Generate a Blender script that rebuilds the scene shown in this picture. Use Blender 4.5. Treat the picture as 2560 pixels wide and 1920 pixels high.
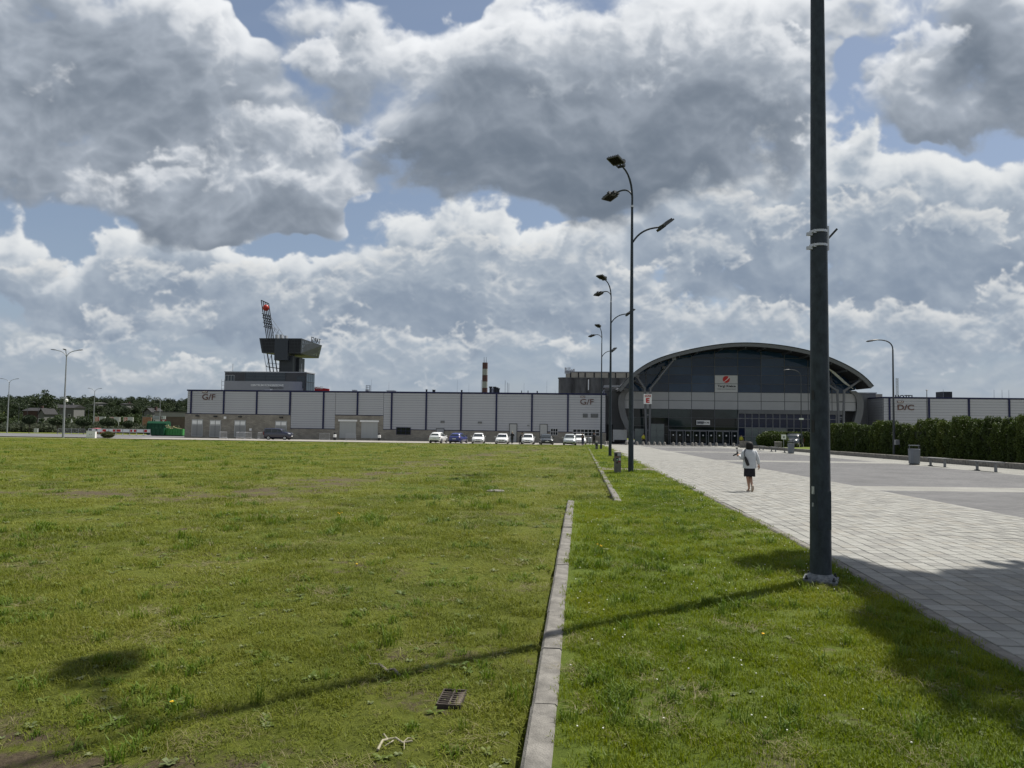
import bpy, bmesh, math, random
import numpy as np
from mathutils import Vector, Matrix, noise as mnoise

for o in list(bpy.data.objects):
    bpy.data.objects.remove(o)
scene = bpy.context.scene
COL = scene.collection
random.seed(7)
rad = math.radians

# ------------------------------------------------------------------ camera
FPX = 1775.0                       # focal length in photo pixels (2560 wide)
CAM_H = 1.65
cam_d = bpy.data.cameras.new('camera')
cam_d.sensor_width = 36.0
cam_d.lens = 36.0 * FPX / 2560.0
cam_d.clip_start = 0.05
cam_d.clip_end = 5000
cam = bpy.data.objects.new('camera', cam_d)
COL.objects.link(cam)
CAM_M = Matrix.Translation((0, 0, CAM_H)) @ Matrix.Rotation(rad(90 + 2.742), 4, 'X') @ Matrix.Rotation(rad(0.75), 4, 'Z')
cam.matrix_world = CAM_M
scene.camera = cam
CAM_R = CAM_M.to_3x3()

def ray(px, py):
    """world direction of a point of the photograph (2560 x 1920)"""
    return (CAM_R @ Vector(((px - 1280) / FPX, (960 - py) / FPX, -1.0))).normalized()

# ------------------------------------------------------------------ sun, world
SUN_AZ, SUN_EL = 56.0, 60.0          # degrees right of the viewing axis, above the horizon
sun_dir = Vector((math.sin(rad(SUN_AZ)) * math.cos(rad(SUN_EL)), math.cos(rad(SUN_AZ)) * math.cos(rad(SUN_EL)), math.sin(rad(SUN_EL))))
sun_d = bpy.data.lights.new('sun', 'SUN')
sun_d.energy = 4.7
sun_d.angle = rad(0.55)
sun_d.color = (1.0, 0.955, 0.88)
sun = bpy.data.objects.new('sun', sun_d)
COL.objects.link(sun)
sun.rotation_mode = 'QUATERNION'
sun.rotation_quaternion = sun_dir.to_track_quat('Z', 'Y')

scene.view_settings.view_transform = 'Standard'
scene.view_settings.look = 'None'
scene.view_settings.gamma = 1.0
scene.view_settings.exposure = 0.62
scene.view_settings.use_curve_mapping = False

world = bpy.data.worlds.new('World')
scene.world = world
world.use_nodes = True

# ------------------------------------------------------------------ clouds (computed, no files)
def lattice_noise(x, y, seed):
    """2-D gradient noise, about -0.7..0.7"""
    rs = np.random.RandomState(seed)
    perm = rs.permutation(256).astype(np.int32)
    ang = rs.rand(256).astype(np.float32) * 2 * np.pi
    gx, gy = np.cos(ang), np.sin(ang)
    xi = np.floor(x); yi = np.floor(y)
    xf = (x - xi).astype(np.float32); yf = (y - yi).astype(np.float32)
    xi = xi.astype(np.int32) & 255; yi = yi.astype(np.int32) & 255
    u = xf * xf * xf * (xf * (xf * 6 - 15) + 10); v = yf * yf * yf * (yf * (yf * 6 - 15) + 10)
    def corner(dx, dy):
        h = perm[(perm[(xi + dx) & 255] + yi + dy) & 255]
        return gx[h] * (xf - dx) + gy[h] * (yf - dy)
    a = corner(0, 0); b = corner(1, 0); c = corner(0, 1); d = corner(1, 1)
    return (a + u * (b - a)) * (1 - v) + (c + u * (d - c)) * v

def fbm(x, y, octaves, seed, rough=0.5, billow=False):
    tot = 0.0; amp = 1.0; norm = 0.0
    for i in range(octaves):
        n = lattice_noise(x * 2.03 ** i + 17.3 * i, y * 2.03 ** i + 5.1 * i, seed + i)
        tot = tot + amp * ((0.55 - 2.6 * np.abs(n)) if billow else n * 1.6)
        norm += amp; amp *= rough
    return tot / norm

def smooth(x, a, b):
    t = np.clip((x - a) / (b - a), 0, 1)
    return t * t * (3 - 2 * t)

def blob_sum(U, V, lst):
    s = np.zeros_like(U)
    for (bx, by, rx, ry, tilt, wt) in lst:
        c, q = math.cos(tilt), math.sin(tilt)
        dx, dy = U - bx, V - by
        r2 = ((dx * c + dy * q) / rx) ** 2 + ((-dx * q + dy * c) / ry) ** 2
        s += wt * np.exp(-r2 * 0.9)
    return s

def shift(A, dx, dy):
    """A sampled at (x + dx, y - dy), rows run upwards in elevation"""
    h, w = A.shape
    B = np.empty_like(A)
    ys = np.clip(np.arange(h) + dy, 0, h - 1); xs = np.clip(np.arange(w) + dx, 0, w - 1)
    return A[ys][:, xs]

def cloud_layer(U, V, banks, gaps, seed, scale, bias, step, sun2, sharp, k_light, base_dark, tone=()):
    """returns coverage, light (0..1) for one layer of cumulus; U, V in photo pixels at 2212 wide"""
    x, y = U / scale, V / scale * 1.25
    wx = fbm(x * 0.9, y * 0.9, 4, seed + 40, 0.55); wy = fbm(x * 0.9 + 9, y * 0.9, 4, seed + 60, 0.55)
    fx = fbm(x * 5, y * 5, 3, seed + 80, 0.6); fy = fbm(x * 5 + 7, y * 5, 3, seed + 90, 0.6)
    Uw = U + wx * 0.50 * scale + fx * 0.03 * scale; Vw = V + wy * 0.36 * scale + fy * 0.03 * scale
    B = blob_sum(Uw, Vw, banks) - blob_sum(Uw, Vw, gaps)
    B = 1.05 * np.tanh(B / 1.05)
    xw, yw = x + wx * 0.16 + fx * 0.012, y + wy * 0.16 + fy * 0.012
    puff = fbm(xw * 1.9, yw * 1.9, 7, seed, 0.55, billow=True)
    soft = fbm(xw * 1.3, yw * 1.3, 8, seed + 20, 0.60)
    veil = fbm(xw * 0.8 + 3, yw * 0.8, 3, seed + 33, 0.5)
    A = B - bias + 0.60 * puff + 0.75 * soft - 0.55 * smooth(B, 0.30, 0.02)
    cover = smooth(A, -0.02, sharp * (1.0 + 1.2 * np.clip(veil, -0.4, 0.6)))
    dens = np.maximum(A, 0)
    # light marched towards the sun, upwards across the picture
    depth = np.zeros_like(A)
    for i, d in enumerate((2, 4, 7, 11, 16, 22, 30, 40)):
        L = d * step
        depth += np.minimum(shift(dens, int(round(sun2[0] * L)), int(round(sun2[1] * L))), 0.9) * (0.09 + 0.03 * i)
    trans = np.exp(-k_light * depth)
    thin = np.exp(-2.2 * dens)
    relief = np.zeros_like(A)
    puff3 = fbm(xw * 1.9, yw * 1.9, 4, seed, 0.46, billow=True)
    soft3 = fbm(xw * 1.3, yw * 1.3, 4, seed + 20, 0.48)
    H = 0.75 * puff3 + 0.55 * soft3 + 0.5 * B
    H = 0.9 * H + 0.1 * (0.75 * puff + 0.8 * soft + 0.5 * B)
    for d, sg, wt in ((2, 0.14, 0.08), (6, 0.28, 0.26), (16, 0.50, 0.40), (34, 0.65, 0.34)):
        relief += wt * np.tanh((H - shift(H, int(round(sun2[0] * d * step)), int(round(sun2[1] * d * step)))) / sg)
    light = 0.11 + 0.66 * trans + 0.36 * relief + 0.26 * thin
    under = smooth(shift(dens, 0, int(30 * step)) - 0.6 * shift(dens, 0, -int(20 * step)), 0.05, 0.9)
    light = light - base_dark * under
    if tone:                       # brighter and darker tone painted straight into the banks
        light = light + 0.8 * blob_sum(U + wx * 0.5 * scale, V + wy * 0.5 * scale, tone)
    light = 0.47 + 0.53 * np.tanh((light - 0.45) * 1.55)
    return cover, np.clip(light, 0, 1)

def lerp(a, b, t):
    return a * (1 - t[..., None]) + b * t[..., None]

def cloud_patch(az0, az1, el0, el1, w, h, project):
    az = np.linspace(az0, az1, w, dtype=np.float32)[None, :]; el = np.linspace(el0, el1, h, dtype=np.float32)[:, None]
    X = np.sin(az) * np.cos(el); Y = np.cos(az) * np.cos(el); Z = np.sin(el) + 0 * az
    U, V = project(X, Y, Z)
    E = np.degrees(el) + 0 * az
    sun2 = (0.35, 0.94)
    img = np.zeros((h, w, 3), np.float32); alpha = np.zeros((h, w), np.float32)
    def comp(cover, light, dark, mid, bright):
        nonlocal img, alpha
        t1 = np.clip(light * 2, 0, 1); t2 = np.clip(light * 2 - 1, 0, 1)
        col = lerp(lerp(np.array(dark, np.float32), np.array(mid, np.float32), t1), np.array(bright, np.float32), t2)
        img = lerp(img, col, cover)
        alpha = cover + alpha * (1 - cover)
    # pale haze
    haze = np.clip(0.66 * np.exp(-np.maximum(E, 0) / 7.0) + 0.34, 0, 1)
    img[:] = np.array((0.225, 0.265, 0.330)); alpha = haze * (0.9 + 0.1 * fbm(U / 300, V / 60, 3, 5))
    # far low bank
    far = [(100, 760, 300, 45, 0, 0.9), (500, 720, 350, 40, 0, 0.8), (950, 790, 260, 60, 0, 1.0), (1120, 770, 130, 60, 0, 0.8), (1330, 740, 220, 45, 0, 0.8), (1700, 720, 260, 60, 0, 0.8),
           (2010, 740, 200, 70, 0, 1.1), (2180, 700, 120, 60, 0, 0.8), (1650, 800, 220, 40, 0, 0.5), (250, 830, 300, 25, 0, 0.6), (760, 840, 260, 30, 0, 0.5), (2000, 820, 300, 30, 0, 0.6), (1480, 690, 160, 30, 0, 0.7)]
    c, l = cloud_layer(U, V * 1.5, [(a, b * 1.5, r, s * 1.5, t, q) for a, b, r, s, t, q in far], [], 11, 170.0, 0.10, 0.5, sun2, 0.60, 1.3, 0.05)
    comp(c * 0.8, l * 0.85, (0.175, 0.22, 0.28), (0.27, 0.305, 0.345), (0.50, 0.50, 0.48))
    # middle bank of cumulus
    mid = [(10, 500, 70, 80, 0.2, 1.0), (90, 590, 90, 45, 0, 0.9), (300, 605, 260, 75, 0.05, 1.1), (420, 570, 150, 60, 0, 0.9), (560, 625, 230, 80, 0, 1.1), (760, 620, 260, 90, -0.05, 1.1), (960, 540, 150, 110, 0, 1.25),
           (1020, 620, 230, 110, 0, 1.1), (1240, 600, 105, 110, 0, 1.35), (1370, 640, 130, 70, 0, 0.9), (150, 680, 260, 50, 0, 0.8), (700, 690, 300, 45, 0, 0.8), (1160, 680, 200, 50, 0, 0.8),
           (1450, 500, 110, 90, -0.5, 1.0), (1650, 440, 200, 110, -0.2, 1.1), (1900, 470, 260, 130, 0, 1.25), (2150, 420, 170, 100, -0.2, 1.2), (2180, 560, 140, 110, 0, 1.1),
           (1620, 570, 220, 90, 0, 1.2), (1850, 590, 300, 80, 0, 1.3), (1800, 330, 110, 90, 0.3, 0.8), (1990, 350, 90, 50, 0, 0.7), (2190, 660, 60, 70, 0, 0.8)]
    mgap = [(110, 480, 100, 55, 0.6, 0.8), (610, 540, 150, 30, -0.1, 1.0), (750, 470, 60, 40, -0.6, 0.6), (1140, 505, 40, 60, 0, 0.8), (1230, 462, 150, 20, 0, 0.8), (1480, 615, 55, 45, 0, 0.9), (1420, 690, 60, 20, 0, 0.4), (2100, 320, 130, 40, 0.0, 0.6), (1690, 350, 70, 40, -0.6, 0.5)]
    c, l = cloud_layer(U, V, mid, mgap, 31, 210.0, 0.34, 1.05, sun2, 0.34, 1.75, 0.14,
                       [(950, 480, 150, 60, 0, 0.30), (1080, 560, 120, 60, 0, 0.22), (1240, 520, 110, 50, 0, 0.28), (470, 540, 150, 35, 0, 0.30), (60, 590, 70, 30, 0, 0.4), (20, 480, 60, 50, 0, 0.3), (250, 560, 120, 35, 0, 0.15), (1480, 460, 90, 60, 0, 0.25), (1800, 360, 130, 90, 0, 0.25), (1600, 400, 120, 60, 0, 0.22), (1960, 380, 120, 50, 0, 0.25), (2140, 370, 120, 50, 0, 0.2), (1750, 620, 330, 45, 0, -0.45), (1300, 640, 80, 50, 0, -0.1), (900, 700, 300, 30, 0, -0.12), (280, 630, 100, 30, 0, -0.2)])
    comp(c, l, (0.145, 0.183, 0.240), (0.252, 0.290, 0.338), (0.575, 0.584, 0.582))
    # smaller heaps standing in front of the bank, down to the horizon
    rr = random.Random(21)
    low = [(70, 590, 60, 26, 0, 1.5), (215, 705, 60, 32, 0, 1.3), (370, 690, 75, 40, 0, 1.2), (290, 590, 80, 36, 0, 1.1), (520, 610, 90, 40, 0, 1.1), (690, 640, 100, 40, 0, 1.0), (820, 590, 90, 50, 0, 1.1), (1010, 560, 110, 55, 0, 1.2), (1120, 640, 90, 45, 0, 1.2),
           (1250, 560, 80, 60, 0, 1.3), (1330, 650, 100, 45, 0, 1.0), (1180, 600, 40, 30, 0, 0.8), (770, 760, 90, 40, 0, 1.3), (900, 780, 80, 50, 0, 1.2), (1100, 740, 130, 36, 0, 1.0), (1470, 690, 120, 34, 0, 1.1), (1640, 690, 150, 40, 0, 1.0), (1810, 700, 100, 40, 0, 1.1),
           (1980, 700, 60, 34, 0, 1.5), (2080, 720, 130, 40, 0, 1.1), (1960, 770, 160, 30, 0, 1.1), (2180, 640, 60, 60, 0, 1.3), (1700, 780, 160, 26, 0, 0.8), (120, 760, 170, 24, 0, 0.9), (420, 790, 150, 20, 0, 0.8), (300, 820, 200, 16, 0, 0.7), (1480, 760, 110, 30, 0, 0.9), (600, 820, 160, 22, 0, 0.8),
           (1560, 440, 70, 40, 0, 0.9), (1720, 470, 110, 40, 0, 0.8), (1920, 440, 120, 45, 0, 0.9), (2120, 480, 110, 40, 0, 0.8), (1480, 540, 60, 60, 0, 0.9), (1600, 540, 80, 36, 0, 0.7)]
    c, l = cloud_layer(U, V * 1.15, [(a, b * 1.15, r, s * 1.15, t, q) for a, b, r, s, t, q in low], [], 151, 105.0, 0.42, 0.62, sun2, 0.46, 1.7, 0.12)
    fade = smooth(E, -1.0, 4.0)
    comp(c * (0.25 + 0.6 * fade), l, (0.158, 0.198, 0.256), (0.262, 0.298, 0.342), (0.56, 0.558, 0.542))
    # high near clouds
    hi = [(60, 60, 260, 150, 0, 0.9), (250, 120, 230, 130, 0.1, 1.25), (420, 110, 120, 100, 0.2, 0.9), (300, 235, 260, 80, 0.15, 0.95), (60, 330, 220, 90, 0, 0.8), (520, 290, 200, 90, 0.3, 1.1), (700, 330, 190, 70, 0.3, 1.1),
          (430, 400, 330, 80, 0.08, 1.15), (330, 450, 230, 60, 0.1, 0.95), (560, 460, 200, 60, 0, 1.0), (690, 150, 130, 95, 0.2, 1.0), (810, 120, 100, 80, 0, 0.85), (760, 30, 110, 40, 0, 0.8), (920, 350, 90, 80, 0.4, 0.55),
          (950, 170, 110, 90, -0.1, 1.25), (1110, 160, 150, 120, -0.1, 1.3), (1280, 170, 200, 140, 0, 1.3), (1500, 170, 230, 150, -0.1, 1.3), (1640, 90, 150, 100, 0, 0.95), (1150, 300, 170, 80, 0, 1.3), (1400, 310, 280, 100, 0, 1.35),
          (1240, 390, 140, 60, 0, 1.3), (1640, 250, 150, 80, 0, 1.0),
          (2080, 160, 170, 95, -0.4, 1.35), (2190, 110, 110, 110, 0, 1.2), (1960, 200, 90, 60, 0, 0.9), (1920, 10, 170, 40, 0, 0.9), (2100, 240, 150, 40, 0, 0.6)]
    hgap = [(545, 90, 34, 110, -0.2, 0.85), (610, 215, 80, 34, 0.4, 0.8), (830, 235, 45, 60, 0.3, 0.9), (960, 40, 120, 50, 0, 0.8), (215, 290, 150, 26, 0.08, 0.85), (850, 420, 130, 70, -0.5, 0.9), (40, 270, 90, 22, 0, 0.5), (330, 330, 90, 20, 0.3, 0.4), (1840, 180, 36, 95, 0.1, 0.8),
            (1790, 300, 60, 60, 0, 0.5), (1920, 300, 130, 30, 0.2, 0.6), (140, 490, 110, 42, 0.3, 0.8), (0, 560, 60, 30, 0, 0.6), (600, 545, 160, 30, 0, 0.7), (1000, 60, 60, 40, 0, 0.4), (1560, 380, 110, 40, -0.5, 0.6)]
    c, l = cloud_layer(U, V, hi, hgap, 71, 300.0, 0.16, 1.5, sun2, 0.58, 1.55, 0.16,
                       [(900, 140, 70, 60, 0, 0.35), (1080, 90, 140, 70, 0, 0.40), (1260, 90, 140, 60, 0, 0.40), (1450, 90, 150, 80, 0, 0.40), (1620, 90, 150, 110, 0, 0.38), (1560, 190, 160, 40, -0.2, 0.18), (1280, 320, 330, 80, 0, -0.34), (1300, 400, 180, 55, 0, -0.26), (1000, 260, 90, 50, 0.4, -0.22), (430, 60, 80, 90, 0.3, 0.30), (100, 160, 120, 80, 0, 0.10), (480, 270, 120, 50, 0.3, 0.22), (700, 300, 140, 40, 0.3, 0.32), (600, 400, 150, 40, 0, 0.22), (250, 390, 220, 50, 0.1, 0.25), (430, 430, 200, 40, 0, 0.12), (220, 110, 150, 60, 0, -0.16), (130, 230, 90, 40, 0, -0.05), (1940, 100, 80, 70, -0.4, 0.40), (1950, 210, 90, 40, 0, 0.30), (2120, 110, 100, 60, -0.5, -0.40), (740, 130, 130, 90, 0, 0.25), (2160, 240, 90, 40, 0, 0.25)])
    comp(c, l, (0.102, 0.126, 0.160), (0.245, 0.275, 0.318), (0.64, 0.65, 0.66))
    # bright heads standing on the near clouds
    tops = [(890, 150, 55, 42, 0, 1.2), (950, 130, 70, 42, 0, 1.2), (1060, 85, 70, 40, 0, 1.2), (1140, 100, 80, 46, 0, 1.2), (1250, 75, 90, 42, 0, 1.2), (1330, 110, 80, 50, 0, 1.1), (1420, 75, 85, 50, 0, 1.2), (1550, 55, 95, 60, 0, 1.2), (1640, 110, 90, 70, 0, 1.2), (1680, 190, 60, 60, 0, 0.9),
            (1480, 150, 110, 40, 0, 0.9), (1190, 170, 90, 36, 0, 0.8), (1950, 110, 55, 48, 0, 1.2), (1925, 190, 60, 36, 0, 1.0), (2040, 70, 75, 36, 0, 1.0), (430, 60, 55, 60, 0, 1.2), (475, 130, 45, 40, 0, 1.1), (560, 260, 90, 36, 0, 1.0), (690, 285, 85, 32, 0.2, 1.1), (790, 305, 65, 36, 0, 1.0),
            (470, 330, 110, 34, 0, 0.8), (290, 375, 130, 32, 0, 1.0), (560, 395, 110, 32, 0, 0.9), (700, 400, 70, 36, 0, 0.9), (200, 430, 110, 26, 0, 0.8), (690, 120, 80, 50, 0, 0.9), (800, 60, 80, 40, 0, 0.8), (90, 170, 90, 40, 0, 0.7), (1800, 290, 60, 50, 0, 0.9)]
    c, l = cloud_layer(U, V, tops, [], 231, 150.0, 0.44, 0.85, sun2, 0.55, 1.6, 0.08)
    comp(c * 0.82, l, (0.160, 0.188, 0.228), (0.292, 0.320, 0.358), (0.635, 0.643, 0.652))
    return img, alpha
def build_world():
    nt = world.node_tree
    nt.nodes.clear()
    Ri = CAM_R.transposed()
    def project(X, Y, Z):
        """direction -> photo pixels at 2212 wide (only used to lay the cloud banks out on the dome)"""
        x = Ri[0][0] * X + Ri[0][1] * Y + Ri[0][2] * Z
        y = Ri[1][0] * X + Ri[1][1] * Y + Ri[1][2] * Z
        z = np.maximum(-(Ri[2][0] * X + Ri[2][1] * Y + Ri[2][2] * Z), 0.05)
        k = 2212 / 2560
        return ((1280 + FPX * x / z) * k).astype(np.float32), ((960 - FPX * y / z) * k).astype(np.float32)
    AZ, E0, E1 = rad(44), rad(-3), rad(38)
    W, H = 1320, 620
    col, al = cloud_patch(-AZ, AZ, E0, E1, W, H, project)
    buf = np.ones((H, W, 4), np.float32)
    buf[..., :3] = col; buf[..., 3] = al
    img = bpy.data.images.new('cloud_cover', W, H, alpha=True, float_buffer=True, is_data=True)
    img.alpha_mode = 'CHANNEL_PACKED'
    img.pixels.foreach_set(buf.ravel())
    img.update()
    img.pack()
    L = nt.links.new
    def node(t, **kw):
        n = nt.nodes.new(t)
        for k, v in kw.items(): setattr(n, k, v)
        return n
    def put(s, v):
        if isinstance(v, bpy.types.NodeSocket): L(v, s)
        else: s.default_value = v
    def m(op, a, b=None):
        n = node('ShaderNodeMath', operation=op); put(n.inputs[0], a)
        if b is not None: put(n.inputs[1], b)
        return n.outputs[0]
    def rng(x, a, b, c=0.0, d=1.0, t='SMOOTHSTEP'):
        n = node('ShaderNodeMapRange', interpolation_type=t)
        for k, v in (('Value', x), ('From Min', a), ('From Max', b), ('To Min', c), ('To Max', d)): put(n.inputs[k], v)
        return n.outputs[0]
    def mixc(f, a, b):
        n = node('ShaderNodeMix', data_type='RGBA'); put(n.inputs['Factor'], f); put(n.inputs[6], a); put(n.inputs[7], b)
        return n.outputs[2]
    tc = node('ShaderNodeTexCoord')
    sp = node('ShaderNodeSeparateXYZ'); L(tc.outputs['Generated'], sp.inputs[0])
    az = m('ARCTAN2', sp.outputs[0], sp.outputs[1]); el = m('ARCSINE', sp.outputs[2])
    cb = node('ShaderNodeCombineXYZ')
    put(cb.inputs[0], rng(az, -AZ, AZ, t='LINEAR')); put(cb.inputs[1], rng(el, E0, E1, t='LINEAR'))
    ti = node('ShaderNodeTexImage', extension='EXTEND', interpolation='Cubic'); ti.image = img
    L(cb.outputs[0], ti.inputs[0])
    inside = m('MULTIPLY', m('MULTIPLY', rng(az, rad(40), rad(44), 1.0, 0.0), rng(az, rad(-40), rad(-44), 1.0, 0.0)), rng(el, rad(34), rad(38), 1.0, 0.0))
    # the same broken cover goes on over the rest of the dome
    vm = node('ShaderNodeVectorMath', operation='MULTIPLY'); L(tc.outputs['Generated'], vm.inputs[0]); vm.inputs[1].default_value = (1, 1, 1.9)
    tn = node('ShaderNodeTexNoise'); L(vm.outputs[0], tn.inputs['Vector'])
    tn.inputs['Scale'].default_value = 2.6; tn.inputs['Detail'].default_value = 5; tn.inputs['Roughness'].default_value = 0.56
    rest_a = rng(tn.outputs[0], 0.42, 0.58)
    rest_c = mixc(rng(tn.outputs[0], 0.44, 0.68), (0.58, 0.59, 0.60, 1), (0.20, 0.23, 0.27, 1))
    rest_a = m('MAXIMUM', rest_a, rng(el, 0.3, 0.0, 0.0, 0.8))
    ccol = mixc(inside, rest_c, ti.outputs['Color'])
    n = node('ShaderNodeMix', data_type='FLOAT'); put(n.inputs[0], inside); put(n.inputs[2], rest_a); put(n.inputs[3], ti.outputs['Alpha'])
    alpha = n.outputs[0]
    sky = node('ShaderNodeTexSky', sky_type='NISHITA')
    sky.sun_disc = False
    sky.sun_elevation = rad(SUN_EL); sky.sun_rotation = rad(SUN_AZ)
    sky.altitude = 250; sky.air_density = 1.0; sky.dust_density = 1.4; sky.ozone_density = 1.6
    bg1 = node('ShaderNodeBackground'); bg1.inputs['Strength'].default_value = 0.062
    L(sky.outputs[0], bg1.inputs['Color'])
    bg2 = node('ShaderNodeBackground'); bg2.inputs['Strength'].default_value = 1.0
    L(ccol, bg2.inputs['Color'])
    mx = node('ShaderNodeMixShader')
    put(mx.inputs[0], alpha); L(bg1.outputs[0], mx.inputs[1]); L(bg2.outputs[0], mx.inputs[2])
    out = node('ShaderNodeOutputWorld'); L(mx.outputs[0], out.inputs['Surface'])
build_world()
world.cycles.sampling_method = 'MANUAL'
world.cycles.sample_map_resolution = 512
# ------------------------------------------------------------------ place: ground shape and frames
AX = 0.0975                                   # the plaza's long axis: x grows by this per metre of depth
TH = math.atan(AX)
def sstep(t, a, b):
    t = min(1.0, max(0.0, (t - a) / (b - a)))
    return t * t * (3 - 2 * t)
def gz(x, y):
    """height of the ground: level near the camera, then falling gently, rising again to the wooded hill"""
    t = y - 10.0
    z = -0.022 * 0.5 * (t + math.sqrt(t * t + 9.0))
    if y > 230: z += 0.022 * (y - 230) * sstep(y, 230, 330) + 8.0 * sstep(y, 330, 620)
    return z
def UV(u, y, dz=0.0):
    x = u + AX * y
    return Vector((x, y, gz(x, y) + dz))
def G(px, py):
    """where the ground meets the sight line of a photo pixel"""
    d = ray(px, py)
    lo, hi = 0.5, 900.0
    f = lambda t: CAM_H + d.z * t - gz(d.x * t, d.y * t)
    if f(hi) > 0: hi = 900.0
    for _ in range(60):
        mid = (lo + hi) / 2
        if f(mid) > 0: lo = mid
        else: hi = mid
    return Vector((d.x * lo, d.y * lo, gz(d.x * lo, d.y * lo)))
def GY(px, y, dz=0.0):
    """ground point at depth y in the column of photo pixel px"""
    d = ray(px, 1050)
    x = d.x / d.y * y
    return Vector((x, y, gz(x, y) + dz))
def PY(px, py, y):
    d = ray(px, py)
    return Vector((0, 0, CAM_H)) + d * (y / d.y)
HALL_O = Vector((15.7, 118.0, 0.0))           # right front corner of the long hall
HA = Vector((math.cos(TH), -math.sin(TH), 0)) # along the facades
HB = Vector((math.sin(TH), math.cos(TH), 0))  # into the buildings
def FP(px, py, off=0.0):
    """facade coordinates (x along, z up) of a photo pixel on the facade plane 'off' metres back"""
    d = ray(px, py)
    o = HALL_O + HB * off - Vector((0, 0, CAM_H))
    t = o.dot(HB) / d.dot(HB)
    p = d * t
    q = p - (HALL_O - Vector((0, 0, CAM_H)))
    return q.dot(HA), p.z + CAM_H
def crop(x0, y0, s):
    """reads coordinates measured in an enlarged crop of the photograph"""
    return lambda x, y: (x0 + x / s, y0 + y / s)
Z2 = crop(440, 720, 4.148); Z3 = crop(900, 860, 5.53); Z4 = crop(1250, 860, 5.53); Z5 = crop(1500, 820, 5.185); Z6 = crop(1800, 820, 5.027)
Z7 = crop(2140, 820, 4.148); Z1 = crop(0, 720, 4.148); ZT = crop(620, 730, 7.214); ZL = crop(0, 960, 9.217); ZR = crop(220, 980, 8.508)

# ------------------------------------------------------------------ materials
MATS = {}
def mat(name, col, rough=0.6, metal=0.0, var=0.12, vscale=3.0, bump=0.0, bscale=40.0, spec=0.3, col2=None, coords='Object', stretch=(1, 1, 1), emit=0.0, sheen=0.0, detail=5.0):
    """principled material with a little procedural unevenness in colour, gloss and relief"""
    if name in MATS: return MATS[name]
    m = bpy.data.materials.new(name); m.use_nodes = True
    nt = m.node_tree; b = nt.nodes['Principled BSDF']; L = nt.links.new
    b.inputs['Roughness'].default_value = rough; b.inputs['Metallic'].default_value = metal
    b.inputs['Specular IOR Level'].default_value = spec
    tc = nt.nodes.new('ShaderNodeTexCoord'); mp = nt.nodes.new('ShaderNodeMapping'); mp.inputs['Scale'].default_value = stretch
    L(tc.outputs[coords], mp.inputs[0])
    n = nt.nodes.new('ShaderNodeTexNoise'); n.inputs['Scale'].default_value = vscale; n.inputs['Detail'].default_value = detail; n.inputs['Roughness'].default_value = 0.6
    L(mp.outputs[0], n.inputs['Vector'])
    rp = nt.nodes.new('ShaderNodeValToRGB')
    a = col2 if col2 else tuple(c * (1 - var) for c in col)
    c = col if col2 else tuple(min(1, q * (1 + var)) for q in col)
    rp.color_ramp.elements[0].color = (*a, 1); rp.color_ramp.elements[1].color = (*c, 1)
    rp.color_ramp.elements[0].position = 0.32; rp.color_ramp.elements[1].position = 0.68
    L(n.outputs[0], rp.inputs[0]); L(rp.outputs[0], b.inputs['Base Color'])
    if bump:
        n2 = nt.nodes.new('ShaderNodeTexNoise'); n2.inputs['Scale'].default_value = bscale; n2.inputs['Detail'].default_value = 6
        L(mp.outputs[0], n2.inputs['Vector'])
        bp = nt.nodes.new('ShaderNodeBump'); bp.inputs['Strength'].default_value = bump; bp.inputs['Distance'].default_value = 0.02
        L(n2.outputs[0], bp.inputs['Height']); L(bp.outputs[0], b.inputs['Normal'])
    if emit:
        b.inputs['Emission Color'].default_value = (*col, 1); b.inputs['Emission Strength'].default_value = emit
    MATS[name] = m
    return m

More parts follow.
